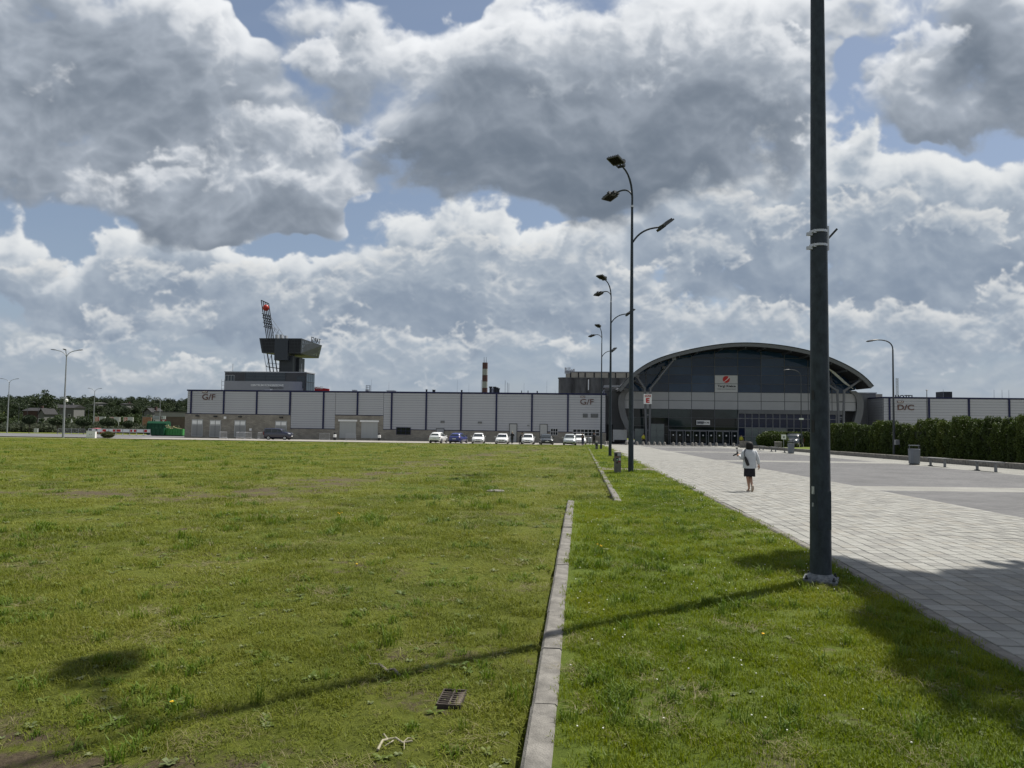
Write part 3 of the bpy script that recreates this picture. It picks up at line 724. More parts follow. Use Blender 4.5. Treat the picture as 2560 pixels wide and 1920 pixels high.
def framed(name, r, parent, cols, rows, glass=M_GLASS, frame=M_MULL, fw=0.07, y=-0.02, depth=0.10):
    """window or glazed opening: frame with bars (part), each pane a sub-part"""
    x0, x1, z0, z1 = r
    b = MB(); cw = (x1 - x0) / cols; rh = (z1 - z0) / rows
    for i in range(cols + 1): b.box(x0 + i * cw - fw / 2, x0 + i * cw + fw / 2, y - depth, y, z0 - fw / 2, z1 + fw / 2)
    for j in range(rows + 1): b.box(x0 + fw / 2, x1 - fw / 2, y - depth + 0.01, y - 0.01, z0 + j * rh - fw / 2, z0 + j * rh + fw / 2)
    w = b.build(name, frame, parent)
    for i in range(cols):
        for j in range(rows):
            piece('pane', cw - fw, 0.02, rh - fw, glass, w, (x0 + (i + 0.5) * cw, y - depth * 0.4, z0 + (j + 0.5) * rh))
    return w

def panel_bays(parent, cols, ztop, zbots, ph=0.40, y=-0.03):
    """horizontal cladding cassettes between the columns, one object each"""
    for (xa, xb), zb in zip(zip(cols, cols[1:]), zbots):
        n = max(1, int(round((ztop - zb) / ph))); h = (ztop - zb) / n
        for j in range(n):
            piece('wall_panel', xb - xa - 0.06, 0.10, h - 0.035, M_CLAD, parent, ((xa + xb) / 2, y, zb + (j + 0.5) * h))

# ---- the long hall on the left
gf = hall('exhibition_hall', 'long low grey metal-clad hall with navy columns, left of the arched hall')
ROOF_Z = 5.80
XL = FP(469, 1000)[0]; XLB = FP(463, 1060)[0]
MB().box(XL + 0.05, -0.1, 0.03, 46, -3.4, ROOF_Z - 0.1).build('wall', M_CLADCORE, gf)
MB().box(XL - 0.1, 0.05, -0.16, 46.2, ROOF_Z - 0.12, ROOF_Z + 0.12).build('roof_trim', M_NAVY, gf)
c0, c1 = FP(479, 1000)[0], FP(1420, 1000)[0]
cols = [c0 + (c1 - c0) * i / 11 for i in range(12)]
z_hi = FP(*Z2(700, 1312))[1]; z_lo = FP(*Z2(1350, 1460))[1]; z_lo2 = FP(*Z3(1200, 1196))[1]
xs_b = [XLB, FP(*Z2(1190, 1400))[0], FP(*Z2(1650, 1400))[0], FP(*Z3(322, 1100))[0], 0.02]
tops = [z_hi, z_lo, FP(*Z2(1850, 1322))[1], z_lo2]
for (xa, xb), zt in zip(zip(xs_b, xs_b[1:]), tops):
    MB().box(xa + 0.01, xb - 0.01, -0.14, 0.02, -3.4, zt).build('stone_plinth', M_STONE, gf)
    MB().box(xa, xb, -0.17, 0.02, zt + 0.002, zt + 0.09).build('plinth_cap', M_NAVY, gf)
def zbot(x):
    for (xa, xb), zt in zip(zip(xs_b, xs_b[1:]), tops):
        if xa <= x < xb: return zt + 0.1
    return z_lo2 + 0.1
edges = [XL] + cols + [-0.12]
brk = sorted(set(edges + xs_b[1:-1]))
panel_bays(gf, brk, ROOF_Z - 0.15, [zbot((a + b) / 2) for a, b in zip(brk, brk[1:])])
for x in cols:
    MB().box(x - 0.13, x + 0.13, -0.22, 0.0, zbot(x + 0.02) - 0.05, ROOF_Z - 0.13).build('column', M_NAVY, gf)
for q in ((168, 1362, 283, 1540), (355, 1368, 470, 1543), (610, 1372, 727, 1546), (1033, 1378, 1152, 1548)):
    r = rect_px(Z2, *q)
    d = slab('double_door', r, -0.22, -0.12, M_DOORG, gf)
    x0, x1, z0, z1 = r; m_ = (x0 + x1) / 2
    for s in (0, 1):
        xa, xb = (x0 + 0.12, m_ - 0.06) if s == 0 else (m_ + 0.06, x1 - 0.12)
        MB().box(xa, xb, -0.25, -0.221, z0 + 0.15, z0 + (z1 - z0) * 0.66).build('louvre', M_LOUVRE, d)
        MB().box(xa, xb, -0.24, -0.221, z0 + (z1 - z0) * 0.74, z1 - 0.2).build('glazed_panel', M_WHITE, d)
    MB().box(m_ - 0.02, m_ + 0.02, -0.235, -0.221, z0 + 0.05, z1 - 0.05).build('leaf_gap', M_DARK, d)
    MB().box(m_ - 0.3, m_ + 0.3, -0.40, -0.14, z1 + 0.5, z1 + 0.72).build('wall_lamp', M_DARK, gf)
for q, c in (((1700, 1385, 1870, 1558), Z2), ((22, 1080, 250, 1303), Z3)):
    r = rect_px(c, *q); x0, x1, z0, z1 = r
    d = MB().box(x0, x1, -0.20, -0.12, z0, z1).build('roller_door', M_DOORG, gf)
    n = 14
    for k in range(n): piece('slat', x1 - x0 - 0.1, 0.03, (z1 - z0) / n - 0.03, M_DOORG, d, ((x0 + x1) / 2, -0.212, z0 + (k + 0.5) * (z1 - z0) / n))
    MB().box(x0 - 0.2, x1 + 0.2, -0.42, -0.12, z1 + 0.02, z1 + 0.32).build('roller_box', M_WHITE, gf)
framed('window', rect_px(Z3, 508, 1155, 700, 1250), gf, 3, 2, frame=M_NAVY, y=-0.13)
framed('window', rect_px(Z4, 702, 1170, 798, 1258), gf, 3, 2, y=-0.13, frame=M_STEEL)
framed('window', rect_px(Z4, 1010, 1180, 1375, 1268), gf, 7, 2, y=-0.13, frame=M_STEEL)
for c, q in ((Z3, (1117, 1062, 1170, 1093)), (Z3, (1632, 1072, 1685, 1100)), (Z4, (1145, 963, 1212, 1018)), (Z4, (1255, 963, 1355, 1018)), (Z4, (378, 1118, 404, 1136))):
    r = rect_px(c, *q); v = slab('wall_vent', r, -0.16, -0.07, M_MULL, gf)
    for k in range(4): piece('louvre', r[1] - r[0] - 0.1, 0.05, 0.05, M_LOUVRE, v, ((r[0] + r[1]) / 2, -0.17, r[2] + (k + 0.5) * (r[3] - r[2]) / 4))
for c, q, m_ in ((Z3, (1060, 1172, 1160, 1330), M_PAINTGREY), (Z4, (135, 1108, 230, 1360), M_DOORG), (Z4, (555, 1112, 650, 1365), M_DOORG)):
    r = rect_px(c, *q); d = slab('steel_door', r, -0.19, -0.10, m_, gf)
    x0, x1, z0, z1 = r
    fb = MB(); fb.box(x0 - 0.08, x0, -0.21, -0.08, z0, z1 + 0.08).box(x1, x1 + 0.08, -0.21, -0.08, z0, z1 + 0.08).box(x0, x1, -0.21, -0.08, z1, z1 + 0.08)
    fb.build('door_frame', M_DARK, d)
    MB().box(x1 - 0.25, x1 - 0.12, -0.25, -0.191, z0 + 1.0, z0 + 1.06).build('handle', M_STEEL, d)
for c, q, h_ in ((Z2, (275, 1100, 410, 1160), (275, 1065, 330, 1088)), (Z4, (1108, 760, 1295, 838), (1110, 717, 1178, 742))):
    r = rect_px(c, *q); text('lettering', 'G/F', r[1] - r[0], r[3] - r[2], M_LETTER, gf, ((r[0] + r[1]) / 2, -0.13, (r[2] + r[3]) / 2), depth=0.08, bold=0.005)
    r = rect_px(c, *h_); pl = slab('hall_plate', r, -0.16, -0.085, M_LETTER, gf)
    text('lettering', 'HALA', (r[1] - r[0]) * 0.8, (r[3] - r[2]) * 0.6, M_WHITE, pl, ((r[0] + r[1]) / 2, -0.175, (r[2] + r[3]) / 2), depth=0.02, bold=0.02)
for px_, py_, h in ((928, 945, 2.6), (972, 952, 2.2), (1143, 943, 2.6), (1172, 950, 2.0), (1310, 953, 2.2), (1367, 945, 2.6), (1388, 966, 1.0)):
    x = FP(px_, 980, 8)[0]
    MB().tube([(x, 8, ROOF_Z - 0.2), (x, 8, ROOF_Z + h)], [0.022, 0.012], 5).build('lightning_rod', M_PAINTGREY, gf)
for px_, w, h, m_ in ((917, 0.5, 0.3, M_STEEL), (976, 1.3, 0.22, M_STEEL), (1066, 0.25, 0.45, M_DARK), (1084, 0.45, 0.4, M_DARK), (1154, 0.25, 0.4, M_DARK), (1304, 0.12, 0.4, M_DARK), (1320, 0.12, 0.4, M_DARK), (1343, 0.2, 0.35, M_DARK), (885, 0.7, 0.25, M_STEEL), (668, 0.9, 0.2, M_STEEL)):
    x = FP(px_, 980, 3)[0]
    b = MB().box(x - w / 2, x + w / 2, 3, 3 + w, ROOF_Z + 0.121, ROOF_Z + 0.15 + h); b.box(x - w * 0.6, x + w * 0.6, 2.9, 3.1 + w, ROOF_Z + 0.15 + h, ROOF_Z + 0.2 + h)
    b.build('roof_vent', m_, gf)
x = FP(920, 970, 1)[0]
b = MB()
for s in (-0.3, 0.3):
    b.tube([(x + s, 0.9, ROOF_Z - 0.1), (x + s, 0.9, ROOF_Z + 1.15)], 0.04, 5); b.tube([(x + s, 1.5, ROOF_Z - 0.1), (x + s, 1.5, ROOF_Z + 1.15)], 0.03, 5)
for k in range(4): b.tube([(x - 0.3, 0.9, ROOF_Z + 0.2 + 0.3 * k), (x + 0.3, 0.9, ROOF_Z + 0.2 + 0.3 * k)], 0.025, 5)
b.tube([(x - 0.3, 0.9, ROOF_Z + 1.15), (x - 0.3, 1.5, ROOF_Z + 1.15), (x + 0.3, 1.5, ROOF_Z + 1.15), (x + 0.3, 0.9, ROOF_Z + 1.15)], 0.03, 5)
b.build('roof_ladder', M_DARK, gf)
for q in ((515, 1345), (780, 1468)):
    x, z = FP(*Z2(*q)); MB().box(x - 0.2, x + 0.2, -0.3, -0.14, z - 0.2, z + 0.2).build('wall_lamp', M_WHITE, gf)

# ---- the hall on the far right (D/C)
dc = hall('exhibition_hall', 'grey metal-clad hall with navy columns behind the hedge, right of the arched hall')
DX = FP(*Z7(285, 900))[0]
DZ = FP(*Z7(700, 726))[1]
MB().box(DX + 0.05, DX + 60, 0.03, 45, -3.4, DZ - 0.05).build('wall', M_CLADCORE, dc)
MB().box(DX - 0.12, DX + 60.1, -0.16, 45.2, DZ - 0.08, DZ + 0.14).build('roof_trim', M_NAVY, dc)
d0 = FP(*Z7(345, 900))[0]; d1 = FP(*Z7(1168, 900))[0]; bw = (d1 - d0) / 2
dcols = [d0 + bw * i for i in range(0, 5)]
ed = [DX] + dcols + [dcols[-1] + bw]
panel_bays(dc, ed, DZ - 0.11, [-2.6] * (len(ed) - 1), ph=0.42)
for k in range(20):
    piece('side_panel', 0.10, 17.9, 0.42 - 0.035, M_PAINTGREY, dc, (DX - 0.02, 9.05, -2.6 + (k + 0.5) * 0.42 - 0.01))
for x in dcols: MB().box(x - 0.13, x + 0.13, -0.22, 0.0, -2.7, DZ - 0.09).build('column', M_NAVY, dc)
r = rect_px(Z7, 428, 795, 598, 852); text('lettering', 'D/C', r[1] - r[0], r[3] - r[2], M_LETTER, dc, ((r[0] + r[1]) / 2, -0.13, (r[2] + r[3]) / 2), depth=0.08, bold=0.02)
r = rect_px(Z7, 425, 755, 490, 777); pl = slab('hall_plate', r, -0.16, -0.085, M_LETTER, dc)
text('lettering', 'HALA', (r[1] - r[0]) * 0.8, (r[3] - r[2]) * 0.6, M_WHITE, pl, ((r[0] + r[1]) / 2, -0.175, (r[2] + r[3]) / 2), depth=0.02, bold=0.02)
r = rect_px(Z7, 902, 660, 998, 722, 10); slab('roof_unit', (r[0], r[1], DZ, r[3]), 10, 12.5, M_DARK, dc)
for px_ in (2358, 2485, 2505, 2522):
    x = FP(px_, 980, 8)[0]; MB().tube([(x, 8, DZ), (x, 8, DZ + 1.8)], [0.035, 0.02], 5).build('lightning_rod', M_PAINTGREY, dc)
# letters of the hotel standing beyond the hall's roof
x, z = FP(*Z7(505, 716), 40)
M_STRUT = mat('strut_steel', (0.125, 0.13, 0.14), 0.5, 0.3, var=0.08)
hs = hall('roof_sign', 'black HOTEL letters showing above the roof of the hall behind the hedge', 'sign', 40)
text('lettering', 'HOTEL', 3.9, 1.0, M_BLACK, hs, (x, 0, z - 0.05), depth=0.15, bold=0.02)
MB().box(x - 2.9, x + 2.9, 0.1, 0.3, z - 6, z - 1.1).build('sign_rack', M_DARK, hs)
# telecom mast far behind
b = MB(); x, z = FP(*Z7(425, 520), 150)
for s, t in ((-0.5, -0.5), (0.5, -0.5), (0.5, 0.5), (-0.5, 0.5)): b.tube([(x + s * 0.9, t * 0.9, -2), (x + s * 0.6, t * 0.6, z)], 0.05, 5)
for k in range(24):
    zz = z - 0.9 * k
    for s, t in (((-0.36, -0.36), (0.36, -0.36)), ((0.36, 0.36), (-0.36, 0.36))): b.tube([(x + s[0], s[1], zz), (x + t[0], t[1], zz - 0.9)], 0.04, 4); b.tube([(x + t[0], t[1], zz), (x + s[0], s[1], zz - 0.9)], 0.04, 4)
tm = hall('lattice_mast', 'thin lattice telecom mast rising behind the right-hand hall', 'mast', 150)
b.build('lattice', M_PAINTGREY, tm)

# ---- link blocks beside the arched hall
def link(px0, px1, pytop, off, label, extra=None):
    l = hall('link_block', label, 'building')
    xa = FP(px0, 1000, off)[0]; xb = FP(px1, 1000, off)[0]; zt = FP((px0 + px1) / 2, pytop, off)[1]
    MB().box(xa, xb, off + 0.05, off + 30, -3.4, zt - 0.2).build('wall', M_CLADCORE, l)
    n = 4; h = (zt - 0.2 + 1.2) / n
    for j in range(n): piece('wall_panel', xb - xa - 0.1, 0.08, h - 0.04, M_RINGG, l, ((xa + xb) / 2, off, -1.2 + (j + 0.5) * h))
    MB().box(xa - 0.1, xb + 0.1, off - 0.15, off + 30.1, zt - 0.19, zt).build('parapet', M_PAINTGREY, l)
    return l
lk = link(1512, 1560, 974, 5.0, 'recessed grey block between the long hall and the arched hall')
r = rect_px(Z4, 1560, 1185, 1755, 1352, 3.0)
wb = slab('low_wall', r, 2.9, 3.2, M_WHITE, lk); slab('wall_slot', rect_px(Z4, 1580, 1325, 1735, 1362, 2.85), 2.8, 2.89, M_BLACK, lk)
slab('recess_shade', rect_px(Z4, 1478, 1112, 1560, 1365, 4.6), 4.5, 4.9, M_BLACK, lk)  # black slab stands in for the shade inside the recess
MB().box(-0.3, 3.2, 2.0, 5.2, FP(*Z4(1500, 600), 3)[1], FP(*Z4(1500, 585), 3)[1] + 0.15).build('canopy', M_PAINTGREY, lk)
lk2 = link(2120, 2190, 981, 6.0, 'recessed grey block between the arched hall and the hall behind the hedge')
MB().box(FP(2190, 985, 9)[0], FP(2206, 985, 9)[0], 9, 20, 4, FP(2195, 985, 9)[1]).build('roof_block', M_BEIGE, lk2)

# ---- the arched hall
E_OFF = 1.0; R_OFF = -4.3
eh = hall('arched_hall', 'arched entrance hall with curved roof and tall glass front')
outer = [Z5(240, 803), Z5(300, 720), Z5(360, 652), Z5(420, 592), Z5(560, 482), Z5(680, 418), Z5(800, 372), Z5(950, 331), Z5(1280, 247), Z5(1500, 212), Z5(1800, 186), Z6(330, 178), Z6(640, 191), Z6(1000, 250), Z6(1110, 276), Z6(1345, 346), Z6(1600, 450), Z6(1800, 572), Z6(1870, 650), Z6(1925, 735)]
arc = [FP(p[0], p[1], R_OFF) for p in outer]
def cat_rom(P, n):
    Q = [P[0]] + P + [P[-1]]; out = []
    for i in range(1, len(Q) - 2):
        for k in range(n):
            t = k / n; p0, p1, p2, p3 = Q[i - 1], Q[i], Q[i + 1], Q[i + 2]
            out.append(tuple(0.5 * (2 * p1[a] + (p2[a] - p0[a]) * t + (2 * p0[a] - 5 * p1[a] + 4 * p2[a] - p3[a]) * t * t + (3 * p1[a] - p0[a] - 3 * p2[a] + p3[a]) * t ** 3) for a in (0, 1)))
    return out + [P[-1]]
# smooth the measured curve
for _ in range(3):
    arc = [arc[0]] + [tuple((arc[i - 1][a] + 2 * arc[i][a] + arc[i + 1][a]) / 4 for a in (0, 1)) for i in range(1, len(arc) - 1)] + [arc[-1]]
arc = cat_rom(arc, 3)
def inset(P, d):
    out = []
    for i, p in enumerate(P):
        a = Vector(P[max(i - 1, 0)]); b = Vector(P[min(i + 1, len(P) - 1)]); t = (b - a).normalized(); n = Vector((t.y, -t.x))
        out.append((p[0] + n.x * d, p[1] + n.y * d))
    return out
arc_in = inset(arc, 0.50); arc_soft = inset(arc, 0.44)
def arc_sheet(A, B, y0, y1):
    """solid between two curves, from y0 to y1"""
    rings = [[(a[0], y0, a[1]), (b[0], y0, b[1]), (b[0], y1, b[1]), (a[0], y1, a[1])] for a, b in zip(A, B)]
    return MB().loft(rings)
roof = arc_sheet(inset(arc, 0.02), inset(arc, 0.16), R_OFF + 0.02, 42.0).build('roof', M_ROOF, eh, smooth=True)
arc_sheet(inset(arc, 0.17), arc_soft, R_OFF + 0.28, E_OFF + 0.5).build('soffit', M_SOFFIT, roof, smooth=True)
n = len(arc); seg = 10
for k in range(seg):        # fascia in lengths, with a joint between each
    i0, i1 = int(k * (n - 1) / seg), int((k + 1) * (n - 1) / seg)
    arc_sheet(inset(arc, -0.02)[i0:i1 + 1], arc_in[i0:i1 + 1], R_OFF - 0.05 - 0.004 * (k % 2), R_OFF + 0.27).build('fascia', M_FASCIA, roof, smooth=True)
arc_sheet(inset(arc, -0.14), inset(arc, -0.03), R_OFF - 0.12, R_OFF + 0.6).build('roof_edge', M_DARK, roof, smooth=True)
for k in range(1, 16):      # soffit ribs
    i = int(k * (n - 1) / 16); p = arc_soft[i]
    MB().box(p[0] - 0.06, p[0] + 0.06, R_OFF + 0.3, E_OFF + 0.3, p[1] - 0.3, p[1] + 0.02).build('soffit_rib', M_MULL, roof)
# side rings of the glass front
ringL = [Z5(330, 790), Z5(262, 850), Z5(238, 930), Z5(238, 1010), Z5(250, 1090), Z5(275, 1180), Z5(320, 1275), Z5(380, 1365), Z5(440, 1440), Z5(490, 1500)]
RL = cat_rom([FP(p[0], p[1], E_OFF) for p in ringL], 3)
cxE = (FP(1545, 1009, E_OFF)[0] + FP(2158, 1019, E_OFF)[0]) / 2
RR = [(2 * cxE - p[0], p[1]) for p in RL]
for nm, R_, s in (('side_ring', RL, -1), ('side_ring', RR, 1)):
    for k in range(5):
        i0, i1 = int(k * (len(R_) - 1) / 5), int((k + 1) * (len(R_) - 1) / 5)
        A = R_[i0:i1 + 1]; B = [(p[0] - s * 1.05, p[1]) for p in A]
        arc_sheet(A, B, E_OFF - 0.35, E_OFF + 0.6).build(nm, M_RINGG, eh, smooth=True)
# outline of the glass wall
zb = FP(1800, 1111, E_OFF)[1] - 0.1
topline = [p for p in arc_soft if p[1] > RL[0][1] + 0.2]
boundary = [(p[0] + 0.95, p[1]) for p in RL[::-1]] + topline + [(p[0] - 0.95, p[1]) for p in RR]
boundary = [p for p in boundary if p[1] >= zb - 0.4]
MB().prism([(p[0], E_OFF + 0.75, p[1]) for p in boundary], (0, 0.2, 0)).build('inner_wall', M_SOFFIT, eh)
def inside_x(z):
    """left and right limits of the glass wall at height z"""
    lo, hi = 1e9, -1e9; m_ = len(boundary)
    for i in range(m_):
        a, b = boundary[i], boundary[(i + 1) % m_]
        if (a[1] - z) * (b[1] - z) <= 0 and a[1] != b[1]:
            x = a[0] + (b[0] - a[0]) * (z - a[1]) / (b[1] - a[1]); lo = min(lo, x); hi = max(hi, x)
    return lo, hi
def clip_cell(x0, x1, z0, z1, g=0.04):
    """cell of the glazing grid cut to the arch (sampled in slices)"""
    x0 += g; x1 -= g; z0 += g; z1 -= g
    L, R_ = [], []
    for k in range(7):
        z = z0 + (z1 - z0) * k / 6; lo, hi = inside_x(z)
        a, b = max(x0, lo), min(x1, hi)
        if b - a > 0.02: L.append((a, z)); R_.append((b, z))
    if len(L) < 2: return None
    poly = L[::-1] + R_
    out = []
    for p in poly:
        if not out or abs(p[0] - out[-1][0]) + abs(p[1] - out[-1][1]) > 1e-4: out.append(p)
    # drop points on straight runs
    keep = []
    for i, p in enumerate(out):
        a, b = Vector(out[i - 1]), Vector(out[(i + 1) % len(out)]); q = Vector(p)
        if abs((q - a).cross(b - q)) > 1e-4: keep.append(p)
    return keep if len(keep) > 2 else None
colx = [FP(*Z5(x, 800), E_OFF)[0] for x in (890, 1185, 1485, 1785)]
cw = (colx[-1] - colx[0]) / 3
gx = [colx[0] + cw * i for i in range(-4, 9)]
z_p0, z_p1 = FP(*Z5(1300, 1055), E_OFF)[1], FP(*Z5(1300, 832), E_OFF)[1]      # pale panel band
rh = (z_p1 - z_p0) / 2
rows = []
z = z_p0
while z > zb + 0.3: rows.append((z - rh, z, 'low')); z -= rh
rows += [(z_p0, z_p0 + rh, 'panel'), (z_p0 + rh, z_p1, 'panel')]
z = z_p1
while z < 13.6: rows.append((z, z + rh, 'high')); z += rh
R_FINE = FP(*Z6(228, 1100), E_OFF)[0]
rnd = random.Random(3)
GL = {'high': [mat('blue_tinted_glass_%d' % k, c, 0.04, var=0.18, vscale=0.3, spec=0.26) for k, c in enumerate(((0.014, 0.034, 0.068), (0.010, 0.026, 0.054), (0.019, 0.042, 0.080)))],
      'low': [mat('dark_window_glass_%d' % k, c, 0.05, var=0.3, vscale=0.4, spec=0.24) for k, c in enumerate(((0.008, 0.012, 0.013), (0.012, 0.019, 0.020), (0.022, 0.036, 0.037)))]}
bx0, bx1, bz0, bz1 = rect_px(Z5, 1488, 612, 1785, 832, E_OFF)
for z0, z1, kind in rows:
    z0c = max(z0, zb)
    for xa, xb in zip(gx, gx[1:]):
        if kind == 'low' and xa > R_FINE - 0.5: continue
        poly = clip_cell(xa, xb, z0c, z1)
        if not poly: continue
        m_ = M_PANELW if kind == 'panel' else rnd.choice(GL[kind])
        yy = E_OFF if kind != 'panel' else E_OFF - 0.06
        if kind == 'high' and abs((xa + xb) / 2 - (bx0 + bx1) / 2) < cw * 0.3 and z0 < z_p1 + 2 * rh - 0.3:
            m_ = M_SIGNW = mat('sign_white', (0.42, 0.425, 0.43), 0.5, var=0.04); yy = E_OFF - 0.08
        ta, tb_ = (rnd.gauss(0, 0.006), rnd.gauss(0, 0.006)) if kind != 'panel' and yy == E_OFF else (0, 0)   # panes never lie quite in one plane
        MB().prism([(p[0], yy + ta * (p[0] - (xa + xb) / 2) + tb_ * (p[1] - (z0 + z1) / 2), p[1]) for p in poly], (0, 0.05, 0)).build('facade_panel' if kind == 'panel' else ('sign_panel' if yy == E_OFF - 0.08 else 'pane'), m_, eh)
bars = MB()
for x in gx[1:-1]:
    zz = [zb + 0.05 * k for k in range(int((14 - zb) / 0.05))]; ins = [q for q in zz if inside_x(q)[0] + 0.1 < x < inside_x(q)[1] - 0.1]
    if ins and x < R_FINE - 0.5: bars.box(x - 0.05, x + 0.05, E_OFF - 0.07, E_OFF + 0.10, ins[0], ins[-1])
    elif ins: bars.box(x - 0.05, x + 0.05, E_OFF - 0.07, E_OFF + 0.10, z_p0, ins[-1])
for z0, z1, kind in rows:
    lo, hi = inside_x(z1 - 0.01)
    if hi > lo: bars.box(lo, hi if kind != 'low' or z1 == z_p0 else min(hi, R_FINE), E_OFF - 0.062, E_OFF + 0.08, z1 - 0.035, z1 + 0.035)
bars.build('mullions', M_MULL, eh)
# finer shop-front glazing on the right half of the ground floor
lo, hi = inside_x(zb + 1.0)
ztop = FP(*Z6(600, 1080), E_OFF)[1]
MB().box(R_FINE, hi + 0.3, E_OFF - 0.12, E_OFF + 0.1, ztop, z_p0 - 0.02).build('lintel', M_RINGG, eh)
fw_ = FP(*Z6(412, 1100), E_OFF)[0] - FP(*Z6(325, 1100), E_OFF)[0]
zr = [zb, FP(*Z6(600, 1365), E_OFF)[1], FP(*Z6(600, 1255), E_OFF)[1], FP(*Z6(600, 1140), E_OFF)[1], ztop]
x = R_FINE; k = 0
fb = MB(); M_NAVYGL = mat('navy_reflecting_glass', (0.010, 0.016, 0.040), 0.05, var=0.4, vscale=0.5, spec=0.2)
while x < hi:
    for j, (za, zc) in enumerate(zip(zr, zr[1:])):
        frosted = (j < 2 and 1 <= k <= 6)
        piece('pane', min(fw_, hi - x) - 0.1, 0.05, zc - za - 0.08, M_GLASSP if frosted else M_NAVYGL, eh, (x + min(fw_, hi - x) / 2, E_OFF + 0.02, (za + zc) / 2))
    fb.box(x - 0.06, x + 0.06, E_OFF - 0.08, E_OFF + 0.08, zb, ztop); x += fw_; k += 1
for za in zr[1:-1]: fb.box(R_FINE, hi, E_OFF - 0.072, E_OFF + 0.07, za - 0.05, za + 0.05)
fb.build('shopfront_frame', mat('shopfront_grey', (0.16, 0.165, 0.175), 0.5, 0.2), eh)
# entrance doors
dz1 = FP(*Z5(1300, 1335), E_OFF)[1]
for xa, xb in ((905, 990), (992, 1078), (1100, 1175), (1205, 1290), (1292, 1378), (1400, 1478), (1505, 1588), (1592, 1678), (1702, 1782)):
    x0, _ = FP(*Z5(xa, 1400), E_OFF); x1, _ = FP(*Z5(xb, 1400), E_OFF)
    b = MB(); f = 0.09
    b.box(x0, x0 + f, E_OFF - 0.22, E_OFF - 0.10, zb, dz1).box(x1 - f, x1, E_OFF - 0.22, E_OFF - 0.10, zb, dz1).box(x0 + f, x1 - f, E_OFF - 0.22, E_OFF - 0.10, dz1 - f, dz1).box(x0 + f, x1 - f, E_OFF - 0.22, E_OFF - 0.10, zb, zb + 0.25)
    d = b.build('entrance_door', mat('shopfront_grey', (0.16, 0.165, 0.175)), eh)
    piece('pane', x1 - x0 - 2 * f, 0.02, dz1 - zb - 0.34, GL['low'][0], d, ((x0 + x1) / 2, E_OFF - 0.16, (zb + 0.25 + dz1 - f) / 2))
    MB().lathe([(0.12, -0.015), (0.12, 0.0)], 12, ((x0 + x1) / 2, E_OFF - 0.18, zb + 1.55), 'Y').build('door_sticker', M_WHITE, d)
MB().box(FP(*Z5(890, 1330), E_OFF)[0], R_FINE, E_OFF - 0.25, E_OFF - 0.10, dz1 + 0.01, dz1 + 0.16).build('door_lintel', mat('shopfront_grey', (0.16, 0.165, 0.175)), eh)
# frosted wind screens beside the doors
for q, nc, nr in (((640, 1242, 832, 1500), 2, 3), ((450, 1305, 572, 1490), 1, 2)):
    r = rect_px(Z5, *q, E_OFF - 1.2)
    framed('wind_screen', (r[0], r[1], zb, r[3]), eh, nc, nr, glass=M_GLASSP, frame=M_MULL, y=E_OFF - 1.1, depth=0.06, fw=0.04)
# signs on the front
r = rect_px(Z5, 1590, 622, 1680, 712, E_OFF); cxs, czs, rr = (r[0] + r[1]) / 2, (r[2] + r[3]) / 2, (r[3] - r[2]) / 2
lg = MB().lathe([(rr, -0.03), (rr, 0.0)], 28, (cxs, E_OFF - 0.09, czs), 'Y').build('logo_disc', M_RED, eh)
b = MB(); sw = []
for k in range(13):
    t = -1 + 2 * k / 12; ang = 0.72; a = t * rr * 1.0; bend = 0.22 * rr * (1 - t * t)
    sw.append((cxs + a * math.cos(ang) + bend * math.sin(ang) * 0.9, czs + a * math.sin(ang) - bend * math.cos(ang) * 0.9, 0.085 * rr * (0.5 + 0.9 * (t + 1) / 2)))
up = [(p[0] - 0.66 * p[2], E_OFF - 0.125, p[1] + 0.75 * p[2]) for p in sw]; dn = [(p[0] + 0.66 * p[2], E_OFF - 0.125, p[1] - 0.75 * p[2]) for p in sw]
b.prism(up + dn[::-1], (0, 0.004, 0)); b.build('logo_swoosh', M_WHITE, lg)
r = rect_px(Z5, 1522, 738, 1757, 776, E_OFF); text('lettering', 'Targi Kielce', r[1] - r[0], r[3] - r[2], M_BLACK, eh, ((r[0] + r[1]) / 2, E_OFF - 0.09, (r[2] + r[3]) / 2), bold=0.03)
r = rect_px(Z5, 1520, 786, 1757, 798, E_OFF); text('lettering', 'EXHIBITION & CONGRESS CENTRE', r[1] - r[0], r[3] - r[2], M_MULL, eh, ((r[0] + r[1]) / 2, E_OFF - 0.09, (r[2] + r[3]) / 2))
r = rect_px(Z5, 1250, 1197, 1425, 1255, E_OFF - 0.4)
ws = slab('entrance_sign', r, E_OFF - 0.48, E_OFF - 0.4, M_WHITE, eh)
xm = r[0] + (r[1] - r[0]) * 0.52
MB().box(r[0] + 0.05, xm, E_OFF - 0.50, E_OFF - 0.482, r[2] + 0.1, r[3] - 0.12).build('sign_field', M_PAINTGREY, ws)
text('lettering', 'WEJŚCIE', (r[1] - r[0]) * 0.88, (r[3] - r[2]) * 0.62, M_BLACK, ws, ((r[0] + r[1]) / 2, E_OFF - 0.51, (r[2] + r[3]) / 2), bold=0.02)
